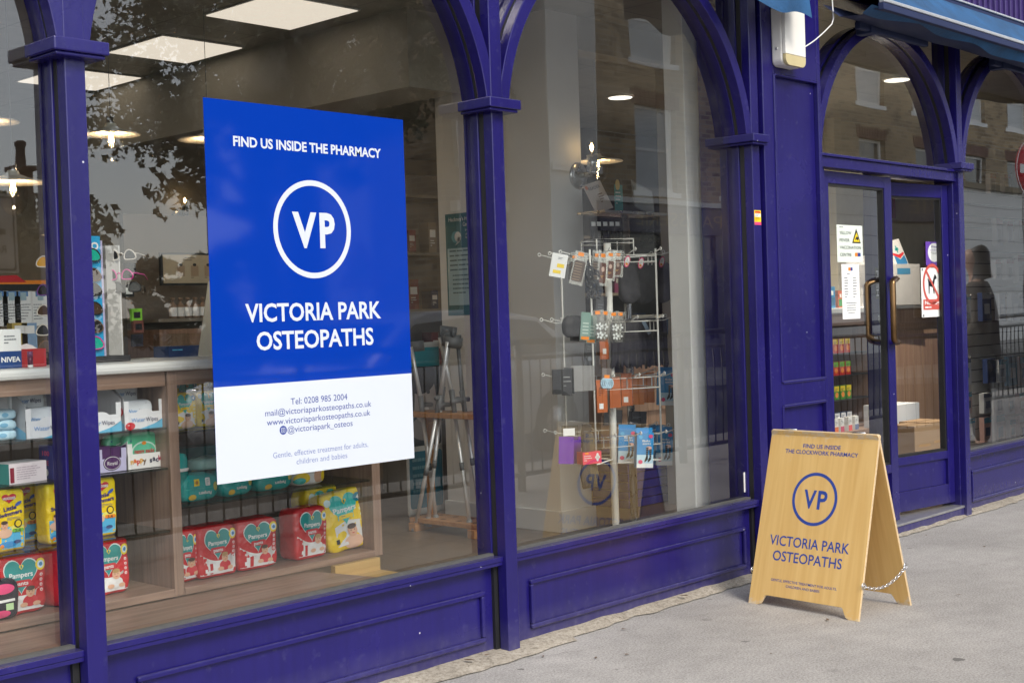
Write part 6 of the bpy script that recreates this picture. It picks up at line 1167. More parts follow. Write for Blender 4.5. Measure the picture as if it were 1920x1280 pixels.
# ------------------------------------------------------------------ inside the entrance
CXR = RAD(-3)
ct = tag(empty('shop_counter', (7.55, 1.72, .03), RAD(-10)), 'walnut shop counter with white top seen through the doors', 'counter')
m = MB().box(-.55, 1.0, 0, .5, 0, 1.175, CWOOD).box(-.5, .95, -.012, -.0005, 1.06, 1.165, CWOOD).box(-.45, .9, -.012, -.0005, .16, .2, CWOOD).box(-.45, .9, -.012, -.0005, .96, 1.0, CWOOD).box(-.45, -.41, -.012, -.0005, .2, .96, CWOOD).box(.86, .9, -.012, -.0005, .2, .96, CWOOD); m.build('body', ct, .003); MB().box(-.65, 1.05, -.06, .52, 1.175, 1.205, pm('white_worktop', (.72, .72, .7))).build('worktop', ct, .008)
ps = tag(empty('product_shelves', (6.1, 1.5, .03)), 'walnut shelf bay of small boxes behind the left door pane', 'shelves')
m = MB().box(0, .03, 0, .4, 0, 1.16, WALNUT).box(.9, .93, 0, .4, 0, 1.16, WALNUT).box(0, .93, .4, .42, 0, 1.16, wood('brown_back_panel', (.085, .055, .04), (.125, .083, .06))); m.build('upright', ps)
MB().box(-.1, 1.0, -.04, .45, 1.1605, 1.2, pm('white_worktop', (.72, .72, .7))).build('worktop', ps, .006); MB().box(.03, .9, .0, .03, 1.07, 1.16, OAK).build('top_rail', ps)
MB().box(.03, .9, 0, .4, 0, .32, OAK).build('plinth', ps)
ZS = (.33, .52, .70, .865)
for z in ZS[1:]: MB().box(.03, .9, .02, .4, z-.008, z-.001, BLACK).build('shelf', ps)
rows = ((ZS[3], '#c8281e', '#e8c21a', .105, 'red and yellow'), (ZS[2], '#c8281e', '#6aa820', .1, 'red and green'), (ZS[1], '#3f8a1e', '#e0c818', .1, 'green and yellow'), (ZS[0], '#46587c', '#dfe3e8', .09, 'white and slate'))
rr = random.Random(8)
names5 = ('first', 'second', 'third', 'fourth', 'fifth', 'sixth')
for i, (z, c1, c2, h_, nm) in enumerate(rows):
    for k in range(6):
        m = MB().box(-.035, .035, -.03, .03, 0, h_, ink(c1)); F = Face(m, (0, -.03, 0), (1, 0, 0), (0, 0, 1)); F.rect(-.035, h_*.62, .035, h_, ink(c2), 1); F.ell(0, h_*.35, .022, h_*.2, ORANGE if i < 3 else PAPER, 2); F.lines(-.025, h_*.8, .05, 2, h_*.1, BK, 2, .4)
        put(m, 'remedy_box', nm+' remedy box, '+names5[k]+' from left on its shelf behind left door pane', 'box', 6.22+.09*k+(.01 if k > 2 else 0), 1.58, .03+z, 0, 'remedy boxes behind the door')
for k, (u, c1) in enumerate(((1564, '#e0702a'), (1575, '#c84a6a'), (1590, '#e85a5a'), (1602, '#6a7aa0'))):
    p = at(u, 795, y=1.42); m = MB().box(-.026, .026, -.02, .02, 0, .1, PAPER); F = Face(m, (0, -.02, 0), (1, 0, 0), (0, 0, 1)); F.rect(-.026, 0, .026, .04, ink(c1), 1); F.lines(-.018, .08, .036, 3, .01, GR, 1); put(m, 'remedy_box', 'white box with '+('orange', 'rose', 'red', 'slate')[k]+' foot on the low front ledge behind the door', 'box', p.x, 1.42, .335, 0)
MB().box(6.05, 7.05, 1.36, 1.4995, .03, .3345, OAK).build('ledge', None); o = bpy.data.objects['ledge']; o.name = 'low_ledge'; tag(o, 'low oak ledge in front of the product shelves', 'ledge')
# goods on the counter
for k, (u, v, c1, c2, w, h_, nm) in enumerate(((1556, 570, '#1f86b8', '#0f5a80', .09, .16, 'blue bottle pack'), (1572, 570, '#c85a20', '#3a8a4a', .07, .13, 'orange and green pack'))):
    p = at(u, v, y=1.6); m = MB().box(-w/2, w/2, -.04, .04, 0, h_, ink(c1)); F = Face(m, (0, -.04, 0), (1, 0, 0), (0, 0, 1)); F.rect(-w*.4, h_*.1, w*.4, h_*.5, ink(c2), 1); F.rect(-w*.2, h_*.6, w*.2, h_*.8, PAPER, 1); put(m, 'counter_pack', nm+' standing on the white top inside the left door pane', 'pack', p.x, 1.62, 1.2305)
for k, (x, y, z, w, h_, d, rz, nm) in enumerate(((7.42, 1.74, 0, .3, .15, .25, -.15, 'white mask box with teal end at the bottom of the counter pile'), (7.44, 1.76, .151, .28, .09, .25, -.1, 'grey white carton second from the bottom of the counter pile'), (7.42, 1.76, .242, .28, .085, .24, -.18, 'grey white carton third from the bottom of the counter pile'), (7.46, 1.78, .328, .26, .07, .24, -.1, 'grey white carton on top of the counter pile'), (7.8, 1.72, 0, .3, .33, .25, -.2, 'tall pale carton on the counter behind the no dogs sign'))):
    m = MB().box(-w/2, w/2, -d/2, d/2, 0, h_, pm('pale_carton', (.55, .54, .54), .5)); F = Face(m, (0, -d/2, 0), (1, 0, 0), (0, 0, 1)); F.blob([(-w*.45, h_*.08), (w*.45, h_*.08), (w*.45, h_*.45), (0, h_*.3), (-w*.45, h_*.4)], ink('#1f8a8c'), 1) if k in (0,) else F.rect(-w*.45, h_*.75, w*.1, h_*.9, ink('#3f86b0'), 1)
    if k == 0: F.rect(-.012, h_*.55, .012, h_*.85, WTEAL, 2); F.rect(-.03, h_*.66, .03, h_*.76, WTEAL, 2)
    put(m, 'carton', nm, 'carton', x, y, 1.236+z, rz)
p = at(1686, 480, y=1.7); m = MB(); m.X = Matrix.Rotation(-.15, 4, 'Y') @ Matrix.Rotation(-.3, 4, 'X'); m.box(-.1, .1, 0, .06, -.1, .14, pm('pale_carton', (.55, .54, .54))); F = Face(m, (0, 0, 0), (1, 0, 0), (0, 0, 1)); F.blob([(-.08, -.08), (.09, -.08), (.09, .0), (0, -.03), (-.08, .02)], ink('#2a6fa0'), 1); F.rect(-.01, .03, .01, .09, WTEAL, 1); F.rect(-.03, .05, .03, .07, WTEAL, 1); F.blob([(-.09, .02), (.0, -.02), (.09, .01), (.09, .025), (0, -.0), (-.09, .04)], RED, 2)
o = put(m, 'counter_display', 'tilted white and blue box on a wire stand on the counter', 'display', p.x, 1.7, p.z); m = MB()
for sx in (-1, 1): m.tube([(sx*.06, .06, -.1), (sx*.06, .06, 1.236-p.z)], .004, STEEL, 8)
m.build('wire_stand', o)
m = MB().box(-1.6, 1.6, 0, .1, .03, 2.95, pm('warm_cream', (.6, .55, .42), .7)).box(-.15, -.05, -.12, -.001, .03, 2.95, pm('warm_cream', (.6, .55, .42))); o = m.build('partition_wall', None, 0, 2, (8.7, 2.75, 0), (0, 0, RAD(-10))); tag(o, 'cream partition wall behind the counter', 'wall')
p = at(1673, 383, y=2.55); m = MB().box(-.1, .06, -.05, .05, -.13, .11, pm('dark_red', '#8e1a1c', .35)).box(-.1, .06, -.052, .05, .1105, .2, BK); put(m, 'fire_alarm', 'dark red wall box beyond the door', 'box', p.x, 2.6, p.z)
p = at(1673, 437, y=2.55); put(MB().box(-.09, .07, 0, .02, -.1, .1, pm('grey_frame', (.16, .16, .15))), 'wall_frame', 'small grey frame on the wall under the dark red box', 'frame', p.x, 2.62, p.z)
for k, (x, y, z, w, d, h_, mt, rz, nm) in enumerate(((6.46, .95, .03, .24, .22, .36, CARD, -.12, 'brown cardboard box on the floor inside the right door pane, left one'), (6.78, 1.0, .03, .3, .24, .36, CARD, -.05, 'brown cardboard box on the floor inside the right door pane, right one'), (6.86, 1.3, .03, .42, .22, .47, WC, -.05, 'white carton standing behind the brown boxes'))):
    m = MB().box(-w/2, w/2, -d/2, d/2, 0, h_, mt); F = Face(m, (0, -d/2, 0), (1, 0, 0), (0, 0, 1)); F.rect(-w*.3, h_*.58, w*.3, h_*.63, ink('#b98f5a'), 1) if k < 2 else None
    m.box(-w/2, w/2, -.002, .002, h_, h_+.0015, pm('dark_seam', (.1, .07, .05))); put(m, 'cardboard_box', nm, 'box', x, y, z, rz)

# ------------------------------------------------------------------ right-hand window: slatwall and goods
sw = tag(empty('slatwall', (8.7, 1.15, .03)), 'beige slatted display wall behind the right hand window', 'display wall'); m = MB(); SLM = pm('slat_beige', (.66, .61, .52), .6, var=.04)
for k in range(26): m.box(-.95, 1.7, 0, .02, .005+.095*k, .091+.095*k, SLM)
m.box(-.95, 1.7, .0205, .03, 0, 2.5, pm('slat_gap', (.06, .05, .045))); m.build('slat_board', sw)
rr = random.Random(31); names = ('first', 'second', 'third', 'fourth', 'fifth', 'sixth', 'seventh', 'eighth', 'ninth', 'tenth', 'eleventh', 'twelfth')
RWS = ((330, 0, 'topmost'), (420, 1, 'second'), (490, 2, 'third'), (560, 3, 'fourth'), (680, 4, 'fifth'), (740, 5, 'sixth'), (790, 6, 'lowest'))
for v, i, rn in RWS:
    us = {0: (1858, 1885, 1910), 1: (1870, 1890, 1912), 2: (1868, 1890, 1910), 3: (1808, 1846, 1875, 1900), 4: (1808, 1855, 1875, 1895, 1915), 5: (1812, 1848, 1870, 1892, 1914), 6: (1815, 1848, 1872, 1895, 1915)}[i]
    for k, u in enumerate(us):
        p = at(u, v+15, y=1.06); w, h_ = rr.uniform(.11, .17), rr.uniform(.15, .24); c_ = rr.choice(['#d8d4d0', '#e4dedc', '#c9c6c8'] if i < 3 else ['#5aa0c4', '#e0e2e4', '#33487c', '#d8dce0', '#6ab4b0', '#d8dce0', '#cfa8a0'])
        m = MB().box(-w/2, w/2, -.02, .02, -h_/2, h_/2, ink(c_)).tube([(0, .08, h_/2-.01), (0, -.05, h_/2-.01), (0, -.06, h_/2)], .003, STEEL, 6); F = Face(m, (0, -.02, 0), (1, 0, 0), (0, 0, 1)); F.rect(-w/2, h_*.28, w/2, h_/2, ink('#b84a48' if i < 3 else rr.choice(['#e8e8e8', '#20406c', '#38a0c0'])), 1); F.rect(-w*.3, -h_*.25, w*.3, h_*.1, ink('#b9b4b2' if i < 3 else rr.choice(['#ffffff', '#183060', '#70b0d0'])), 1); F.lines(-w*.3, -h_*.3, w*.6, 2, h_*.07, GR, 2)
        put(m, 'hanging_pack', rn+' row pack on the slatted wall, '+names[k]+' from the left', 'pack', p.x, 1.06, p.z, 0, 'packs on the slatted wall')
# ------------------------------------------------------------------ the street opposite, seen mirrored in the panes
STUCCO = pm('white_stucco', (.8, .79, .76), .75, var=.05, scale=2); SASH = pm('white_sash', (.86, .86, .84), .45, var=.03); DGL = pm('dark_window_glass', (.03, .035, .04), .06, var=.3, scale=3); BLIND_SKY = pm('pale_blind_sky_glass', (.64, .67, .68), .6, var=.1); SHOPB = pm('navy_shop_paint', (.016, .012, .07), .35, var=.2)
def sash(m_par, x0, x1, z0, z1, y, nrm=1, gl=DGL):
    w = MB().box(x0, x1, y-.02, y+.03, z0, z0+.09, SASH).box(x0, x1, y-.02, y+.03, z1-.07, z1, SASH).box(x0, x0+.09, y-.02, y+.03, z0+.09, z1-.07, SASH).box(x1-.09, x1, y-.02, y+.03, z0+.09, z1-.07, SASH).box(x0+.09, x1-.09, y-.02, y+.02, (z0+z1)/2-.03, (z0+z1)/2+.03, SASH)
    f = w.build('window', m_par); f.location = -m_par.location
    MB().box(x0+.09, x1-.09, y-.015, y+.0, z0+.09, z1-.07, gl).build('glass', f)
    s_ = MB().box(x0-.12, x1+.12, y+.001, y+.16, z0-.11, z0-.001, SASH); s_.build('sill', f); return f
def wall_with_holes(m, x0, x1, z0, z1, y0, y1, holes, mat):
    """brick front built round its openings"""
    xs = sorted({x0, x1}|{h[0] for h in holes}|{h[1] for h in holes}); zs = sorted({z0, z1}|{h[2] for h in holes}|{h[3] for h in holes})
    for i in range(len(xs)-1):
        for j in range(len(zs)-1):
            cx_, cz_ = (xs[i]+xs[i+1])/2, (zs[j]+zs[j+1])/2
            if not any(h[0] < cx_ < h[1] and h[2] < cz_ < h[3] for h in holes): m.box(xs[i], xs[i+1], y0, y1, zs[j], zs[j+1], mat)
YF = -13.4
bb = tag(empty('brick_terrace', (30, YF, -.05)), 'yellow brick terrace with sash windows opposite the pharmacy, mirrored in the glass', 'building')
hs_ = [(19.45+3.1*k, 20.95+3.1*k, z0, z0+1.75) for k in range(9) for z0 in (3.75, 6.45, 9.0)]
m = MB(); wall_with_holes(m, 18.2, 48, 3.55, 11.5, YF-.35, YF, hs_, BRICK); o = m.build('front_wall', bb); o.location = -bb.location
m = MB().box(18.2, 48, YF-9, YF-.351, -.1, 11.4, BRICKY); o = m.build('rear_wall', bb); o.location = -bb.location
for h in hs_: sash(bb, h[0], h[1], h[2], h[3], YF-.15, 1, BLIND_SKY if h[2] > 5 or h[0] < 23 else DGL)  # nearest lower panes coloured pale to imitate sky reflected in the glass
m = MB()
for h in hs_:
    for i in range(11): t = i-5; m.prism([(h[0]-.1+i*.155, h[3]+.005), (h[0]-.1+i*.155+.145, h[3]+.005), (h[0]-.1+i*.155+.145+t*.008, h[3]+.3), (h[0]-.1+i*.155+t*.008, h[3]+.3)], YF+.001, YF+.012, RBRICK)
o = m.build('window_arch', bb); o.location = -bb.location
m = MB().box(18.2, 26.3, YF-.34, YF+.0, -.05, 3.5, SHOPB).box(18.1, 26.4, YF+.001, YF+.16, 2.85, 3.45, SHOPB).box(18.1, 26.4, YF+.001, YF+.28, 3.451, 3.56, STUCCO).box(18.2, 26.3, YF+.001, YF+.06, -.05, .6, SHOPB)
for k in range(5): m.box(18.25+1.95*k, 18.45+1.95*k, YF+.0012, YF+.1, .6, 2.85, SHOPB)
o = m.build('bakery_front', bb); o.location = -bb.location
m = MB().box(18.5, 26, YF+.0, YF+.02, .65, 2.8, DGL); o = m.build('shop_window', bb); o.location = -bb.location
m = MB(); F = Face(m, (22.2, YF+.161, 3.15), (-1, 0, 0), (0, 0, 1), None, .004); F.text('BAKERY - PATISSERIE', 0, 0, 6.0, .3, ink('#8a7a60'), 1); o = m.build('lettering', bb); o.location = -bb.location
m = MB()
for k in range(9): m.box(26.4, 48, YF+.0, YF+.07, .0+.5*k, .485+.5*k, STUCCO)
m.box(26.4, 48, YF-.3, YF+.05, -.1, 4.5, pm('stucco_joint', (.3, .29, .27), .8)); m.box(26.4, 48, YF, YF+.2, 4.5, 4.66, pm('stone_band', (.2, .16, .1), .8)); o = m.build('stucco_front', bb); o.location = -bb.location
wb = tag(empty('white_house', (17.4, YF, -.05)), 'tall white rendered house end beside the brick terrace opposite', 'building')
m = MB().box(16.7, 18.19, YF-9, YF+.1, -.1, 12.5, STUCCO); o = m.build('wall', wb); o.location = -wb.location
m = MB().box(16.6, 18.25, YF-.1, YF+.25, 12.2, 12.6, SASH).box(16.65, 18.19, YF+.1, YF+.22, 4.0, 4.15, SASH); o = m.build('cornice', wb); o.location = -wb.location
sb_ = tag(empty('side_street_house', (15.9, -15, -.05)), 'yellow brick side street house with white window surrounds, mirrored near the middle post', 'building')
hs2 = [(15.45, 16.25, z0, z0+1.8) for z0 in (1.2, 4.2, 7.2)]
m = MB(); wall_with_holes(m, 15.05, 16.69, -.1, 11.5, YF-1.35, YF-1.0, hs2, BRICK); m.box(15.05, 16.69, YF-3.2, YF-1.351, -.1, 11.4, BRICKY); o = m.build('wall', sb_); o.location = -sb_.location
for h in hs2:
    sash(sb_, h[0], h[1], h[2], h[3], YF-1.1)
m = MB()
for h in hs2: m.box(h[0]-.18, h[0]-.001, YF-.999, YF-.9, h[2]-.1, h[3]+.25, SASH).box(h[1]+.001, h[1]+.18, YF-.999, YF-.9, h[2]-.1, h[3]+.25, SASH).box(h[0]-.3, h[1]+.3, YF-.999, YF-.82, h[3]+.251, h[3]+.45, SASH)
o = m.build('window_surround', sb_); o.location = -sb_.location
# distant house with chimney
ch = tag(empty('chimney_house', (15, -33, -.15)), 'distant gabled house with a tall brick chimney stack', 'building')
m = MB().box(9, 15.1, -38, -33, -.15, 4.4, RBRICK); o = m.build('wall', ch); o.location = -ch.location
m = MB().prism([(-39, 4.4), (-32.5, 4.4), (-35.5, 7.0)], 8.6, 15.4, pm('dark_slate', (.035, .033, .035), .7), 'yz'); rf = m.build('roof', ch); rf.location = -ch.location
m = MB().box(16.0, 16.56, -33.6, -33.0, -.15, 5.1, RBRICK).box(15.93, 16.63, -33.67, -32.93, 5.101, 5.25, RBRICK).box(16.03, 16.53, -33.57, -33.03, 5.251, 5.85, RBRICK).box(15.95, 16.61, -33.65, -32.95, 5.851, 5.98, RBRICK).lathe([(.16, 5.98), (.13, 6.5), (.17, 6.55), (.17, 6.65), (.1, 6.7)], RBRICK, 14, (16.28, -33.3, 0)); o = m.build('chimney', rf)
# trees
BARK = pm('plane_bark', (.1, .085, .065), .85, var=.4, scale=6); 
LEAFM = pm('leaf_green', (.05, .075, .022), .55, var=.45, scale=.8); LEAFD = pm('leaf_dark_green', (.028, .05, .018), .55, var=.4, scale=.8)
def tree(x, y, h, cr, nb, per, size, lab, seed, mat, low=.35, grp='trees across the street'):
    rr = random.Random(seed); e = tag(empty('street_tree', (x, y, -.14)), lab, 'tree', grp); m = MB()
    m.tube([(0, 0, 0), (.08, .04, h*.2), (-.05, .05, h*.42), (.05, 0, h*.7)], [h*.035, h*.027, h*.02, h*.008], BARK, 10); cl = []
    for k in range(nb):
        th, ph = rr.uniform(0, 2*pi), rr.uniform(-.5, 1.0); R_ = cr*(.35+.65*rr.random()**.5)
        c = Vector((cos(th)*R_*cos(ph*.9), sin(th)*R_*cos(ph*.9), h*(low+.38*(1-low)+(.55*(1-low))*sin(ph)))); cl.append(c)
        if k % 3 == 0: m.tube([(0, 0, h*rr.uniform(.25, .55)), (c.x*.5, c.y*.5, c.z*.9), tuple(c)], [h*.012, h*.007, h*.002], BARK, 6)
    m.build('trunk', e); v, f = [], []
    for c in cl:
        rad = rr.uniform(.35, .8)*cr*.3
        for i in range(per):
            g = Vector((rr.gauss(0, 1), rr.gauss(0, 1), rr.gauss(0, .75))); g = g if g.length < 1.9 else g*(1.9/g.length); p = c+g*rad*.6; s_ = size*rr.uniform(.6, 1.3)
            a = Vector((rr.gauss(0, 1), rr.gauss(0, 1), rr.gauss(0, 1))).normalized(); b = a.cross(Vector((rr.gauss(0, 1), rr.gauss(0, 1), rr.gauss(0, 1)))).normalized(); n_ = a.cross(b)*.18
            q = len(v); v += [p-a*s_, p-b*s_*.62+n_*s_, p+a*s_*.2+b*-s_*.3+n_*s_*.4, p+a*s_, p+a*s_*.2+b*s_*.3+n_*s_*.4, p+b*s_*.62+n_*s_]; f.append(tuple(range(q, q+6)))
    m = MB(); m.add(v, f, mat); m.build('crown', e)
tree(9.2, -11.4, 11.5, 3.0, 125, 340, .06, 'large plane tree across the road whose dark crown fills the left panes', 41, LEAFM, .24)
tree(11.6, -15.5, 10, 2.2, 90, 110, .11, 'plane tree across the road behind the middle post reflection', 42, LEAFD, .28)
tree(12.5, -27, 5.4, 2.6, 60, 70, .15, 'small distant tree beside the chimney house', 43, LEAFD, .1)
for k, (x, y, h) in enumerate(((22, -34, 4.0), (28, -38, 5.2), (17.5, -36, 3.4), (33, -40, 5), (40, -42, 6))): tree(x, y, h, h*.42, 60, 60, .2, ('rounded park tree', 'tall park tree', 'low park tree', 'broad park tree', 'farthest tall park tree')[k]+' far beyond the road', 50+k, LEAFD, .05)
# guard railing at the kerb
gr = tag(empty('guard_railing', (8, -3.0, 0)), 'dark pedestrian guard railing with upright bars along the kerb', 'railing'); m = MB(); RAIL = pm('black_railing', (.015, .015, .017), .4, var=.2)
for z, r_ in ((1.06, .024), (.94, .014), (.12, .018)): m.cyl((-7.3, 0, z), (9, 0, z), r_, RAIL, n=8)
m.build('rail', gr); m = MB(); x = -7.3
while x < 9.01: m.cyl((x, 0, 0), (x, 0, 1.06), .03, RAIL, n=8); x += 1.95
m.build('post', gr); m = MB(); x = -7.19
while x < 9: m.cyl((x, 0, .12), (x, 0, .94), .0065, RAIL, n=6); x += .115
m.build('bar', gr)
# signs on posts
def post(e, h, r=.035): MB().cyl((0, 0, 0), (0, 0, h), r, pm('grey_post', (.25, .25, .25), .4, .6), n=12).build('post', e)
e = tag(empty('direction_sign', (2.45, -7.0, -.12)), 'white direction sign with black ring on a post, mirrored in the left pane', 'road sign'); post(e, 2.2); m = MB().box(-.42, .42, .036, .05, 1.85, 2.5, PAPER); m.build('sign_plate', e); m = MB(); F = Face(m, (0, .05, 1.85), (-1, 0, 0), (0, 0, 1), None, .002)
F.rrect(-.4, .02, .4, .63, .03, BK, 1); F.rrect(-.385, .035, .385, .615, .025, PAPER, 2); F.text('Bethnal Green', .1, .55, .5, .06, BK, 3); F.ringe(.08, .35, .1, .135, BK, 3, 40); F.rect(-.32, .32, -.0, .37, BK, 3); F.text('Rotherhithe', -.1, .2, .44, .065, BK, 3, .01); F.text('Tunnel', -.1, .1, .26, .065, BK, 3, .01); m.build('sign_face', e)
e = tag(empty('warning_sign', (7.9, -8.6, -.12)), 'triangular two way traffic warning sign on a post', 'road sign'); post(e, 2.3, .03); m = MB().prism([(-.34, 1.75), (.34, 1.75), (0, 2.35)], .031, .04, PAPER); m.build('sign_plate', e); m = MB(); F = Face(m, (0, .0405, 1.75), (-1, 0, 0), (0, 0, 1), None, .002); F.blob([(-.33, .01), (.33, .01), (0, .58)], RED, 1); F.blob([(-.24, .06), (.24, .06), (0, .47)], PAPER, 2)
for sx, dz in ((-.05, 1), (.05, -1)): F.rect(sx-.012, .1, sx+.012, .3, BK, 3); F.blob([(sx-.035, .27 if dz > 0 else .13), (sx+.035, .27 if dz > 0 else .13), (sx, .34 if dz > 0 else .07)], BK, 3)
m.build('sign_face', e)
e = tag(empty('no_entry_sign', (20.0, -5.6, -.12)), 'round red no entry sign on a post, mirrored at the right edge', 'road sign'); post(e, 3.7); m = MB(); m.X = Matrix.Translation((0, .036, 3.55)) @ Matrix.Rotation(pi/2, 4, 'X'); m.lathe([(0, -.02), (.42, -.02), (.42, 0), (0, 0)], RED, 40); m.build('sign_plate', e); m = MB(); F = Face(m, (0, .057, 3.55), (-1, 0, 0), (0, 0, 1), None, .003); F.ringe(0, 0, .4, .43, PAPER, 1); F.rect(-.29, -.07, .29, .07, PAPER, 1); m.build('sign_face', e)
# parked car
car = tag(empty('parked_car', (6.4, -6.2, -.12)), 'silver hatchback car in the road, mirrored across the poster', 'car'); SIL = pm('silver_car_paint', (.74, .76, .79), .3, .15, var=.03, coat=1)
def loft(secs, mat, n=4):
    m = MB(); k = len(secs[0]); v = [p for s_ in secs for p in s_]
    m.add(v, [(i*k+j, i*k+(j+1) % k, (i+1)*k+(j+1) % k, (i+1)*k+j) for i in range(len(secs)-1) for j in range(k)]+[tuple(reversed(range(k))), tuple(range((len(secs)-1)*k, len(secs)*k))], mat, True); return m
def sec(x, zb, zt, hw, r=.12):
    o = []
    for cy_, cz_, t0 in ((hw-r, zb+r, -90), (hw-r, zt-r, 0), (-hw+r, zt-r, 90), (-hw+r, zb+r, 180)):
        for i in range(5): t = RAD(t0+22.5*i); o.append((x, cy_+r*cos(t), cz_+r*sin(t)))
    return o
o = loft([sec(-2.1, .38, .72, .6), sec(-2.02, .28, .82, .74), sec(-1.6, .22, .9, .84), sec(-.9, .2, .95, .87), (sec(.3, .2, .97, .88)), sec(1.3, .21, .99, .86), sec(1.85, .24, .97, .8), sec(2.02, .34, .9, .7)], SIL).build('body', car); sd_ = o.modifiers.new('s', 'SUBSURF'); sd_.levels = 1; sd_.render_levels = 1
cab = [(-1.15, .93, .1, .8), (-.55, 1.36, .2, .68), (-.2, 1.44, .22, .64), (.6, 1.45, .22, .64), (1.3, 1.36, .2, .64), (1.85, .98, .1, .74)]
o = loft([sec(x, .88, z, hw, min(.08, (z-.88)/2.2)) for x, z, r_, hw in cab], SIL).build('roof', car)
for sy in (-1, 1):
    m = MB(); m.add([(x, sy*(hw+.025-(.0 if z < .99 else .0)), z) for x, z, hw in ((-.98, .98, .79), (-.5, 1.32, .70), (.28, 1.38, .665), (.28, .98, .79))], [(0, 1, 2, 3)], DGL).add([(x, sy*(hw+.025), z) for x, z, hw in ((.36, .98, .79), (.36, 1.38, .665), (1.2, 1.31, .67), (1.5, .99, .77))], [(0, 1, 2, 3)], DGL); o = m.build('side_window', car)
m = MB().add([(-1.13, -.7, .98), (-1.13, .7, .98), (-.6, .58, 1.34), (-.6, -.58, 1.34)], [(0, 1, 2, 3)], DGL); m.build('windscreen', car)
for x in (-1.3, 1.25):
    for sy in (-1, 1):
        m = MB(); m.X = Matrix.Translation((x, sy*.78, .31)) @ Matrix.Rotation(pi/2, 4, 'X'); m.lathe([(.16, -.1), (.3, -.1), (.315, -.05), (.315, .05), (.3, .1), (.16, .1), (.16, -.1)], BLACK, 28); wh = m.build('wheel', car)
        m = MB(); m.X = Matrix.Translation((x, sy*.8, .31)) @ Matrix.Rotation(pi/2, 4, 'X'); m.lathe([(0, -.08), (.2, -.07), (.21, 0), (.2, .07), (0, .08)], STEEL, 20); m.build('rim', wh)
for sy in (-.6, .6): m = MB(); m.X = Matrix.Translation((-2.0, sy, .68)); m.bag(.08, .24, .12, CHROME, 3, 8, 0); m.build('headlight', car)
# pedestrian on the pavement, dark coat
def skin_fig(name, verts, edges, radii, mat, parent, lv=2):
    me = bpy.data.meshes.new(name); me.from_pydata(verts, edges, []); me.materials.append(mat); o = bpy.data.objects.new(name, me); COL.objects.link(o); o.parent = parent
    sk = o.modifiers.new('skin', 'SKIN'); sk.use_smooth_shade = True
    for i, r_ in enumerate(radii): me.skin_vertices[0].data[i].radius = (r_, r_)
    me.skin_vertices[0].data[0].use_root = True; s_ = o.modifiers.new('sub', 'SUBSURF'); s_.levels = lv; s_.render_levels = lv; return o
SKN = pm('skin', (.42, .26, .19), .5, var=.06); COAT = pm('dark_coat', (.075, .062, .05), .85, var=.3, scale=30)
pe = tag(empty('person', (8.2, -1.22, 0), RAD(-20)), 'person in a dark coat standing on the pavement, mirrored in the right window', 'person')
V = [(0, 0, .86), (0, 0, 1.02), (0, .01, 1.2), (0, .02, 1.34), (0, .01, 1.43), (0, -.01, 1.5), (0, -.02, 1.6), (0, -.01, 1.68),
     (.09, 0, .8), (.1, -.02, .46), (.1, .01, .08), (.11, -.13, .03), (-.09, 0, .8), (-.1, .03, .46), (-.1, .03, .08), (-.11, -.11, .03),
     (.17, .02, 1.34), (.23, .04, 1.08), (.2, -.08, .86), (.19, -.12, .78), (-.17, .02, 1.34), (-.23, .04, 1.08), (-.2, -.1, .88), (-.19, -.15, .81)]
E_ = [(0, 1), (1, 2), (2, 3), (3, 4), (4, 5), (5, 6), (6, 7), (0, 8), (8, 9), (9, 10), (10, 11), (0, 12), (12, 13), (13, 14), (14, 15), (3, 16), (16, 17), (17, 18), (18, 19), (3, 20), (20, 21), (21, 22), (22, 23)]
Rr = [.14, .12, .135, .12, .055, .055, .09, .07, .09, .06, .045, .035, .09, .06, .045, .035, .06, .045, .034, .028, .06, .045, .034, .028]
skin_fig('body', V, E_, Rr, SKN, pe)
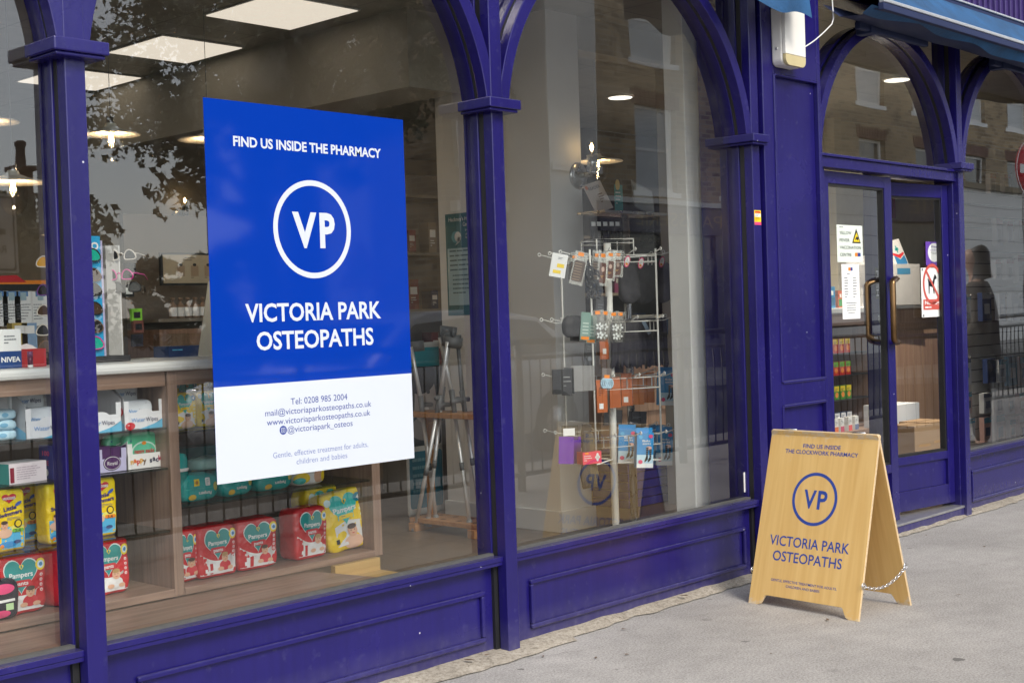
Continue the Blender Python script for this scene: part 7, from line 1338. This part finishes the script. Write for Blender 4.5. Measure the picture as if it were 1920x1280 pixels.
def fingers(hx, sy_):
    for k in range(4):
        bx = hx-.022+.015*k; L_ = (.06, .068, .065, .052)[k]
        vv = [(bx, sy_, .775), (bx*1.01, sy_-.008, .775-L_*.5), (bx*1.01, sy_+.004, .775-L_)]
        skin_fig('finger', vv, [(0, 1), (1, 2)], [.009, .0085, .007], SKN, pe, 1)
    skin_fig('thumb', [(hx*.9, sy_-.02, .79), (hx*.87, sy_-.035, .765), (hx*.88, sy_-.04, .74)], [(0, 1), (1, 2)], [.011, .0095, .008], SKN, pe, 1)
fingers(.19, -.125); fingers(-.19, -.155)
skin_fig('coat', [(0, 0, .62), (0, 0, .9), (0, .01, 1.15), (0, .02, 1.33), (0, .02, 1.41), (.19, .02, 1.34), (.245, .04, 1.08), (.21, -.08, .87), (-.19, .02, 1.34), (-.245, .04, 1.08), (-.21, -.1, .89)], [(0, 1), (1, 2), (2, 3), (3, 4), (3, 5), (5, 6), (6, 7), (3, 8), (8, 9), (9, 10)], [.23, .19, .18, .15, .075, .085, .065, .052, .085, .065, .052], COAT, pe)
skin_fig('trousers', [(0, 0, .8), (.1, 0, .72), (.105, -.02, .45), (.105, .01, .1), (-.1, 0, .72), (-.105, .03, .45), (-.105, .03, .1)], [(0, 1), (1, 2), (2, 3), (0, 4), (4, 5), (5, 6)], [.15, .105, .08, .065, .105, .08, .065], pm('dark_trousers', (.02, .022, .03), .8), pe)
m = MB()
for sx in (-1, 1): m.X = Matrix.Translation((sx*.108, -.05 if sx > 0 else -.03, 0)); m.bag(.095, .27, .1, pm('black_leather', (.015, .015, .015), .35), 3, 10, 0)
m.build('shoes', pe)
skin_fig('hair', [(0, .03, 1.5), (0, .04, 1.62), (0, 0, 1.7), (0, .05, 1.42)], [(0, 1), (1, 2), (0, 3)], [.085, .095, .085, .075], pm('dark_hair', (.02, .014, .01), .5, var=.4, scale=60), pe)
m = MB()
for sx in (-1, 1): m.X = Matrix.Translation((sx*.032, -.105, 1.615)); m.lathe([(0, -.007), (.009, 0), (0, .007)], PAPER, 10); m.X = Matrix.Translation((sx*.032, -.112, 1.615)); m.lathe([(0, -.004), (.004, 0), (0, .004)], BK, 8)
m.X = Matrix.Translation((0, -.112, 1.58)); m.lathe([(0, -.018), (.013, -.012), (.006, .02), (0, .03)], SKN, 10); m.X = Matrix.Translation((0, -.1, 1.54)); m.bag(.045, .02, .014, ink('#a85a50'), 2.5, 6, 0); m.build('face', pe)
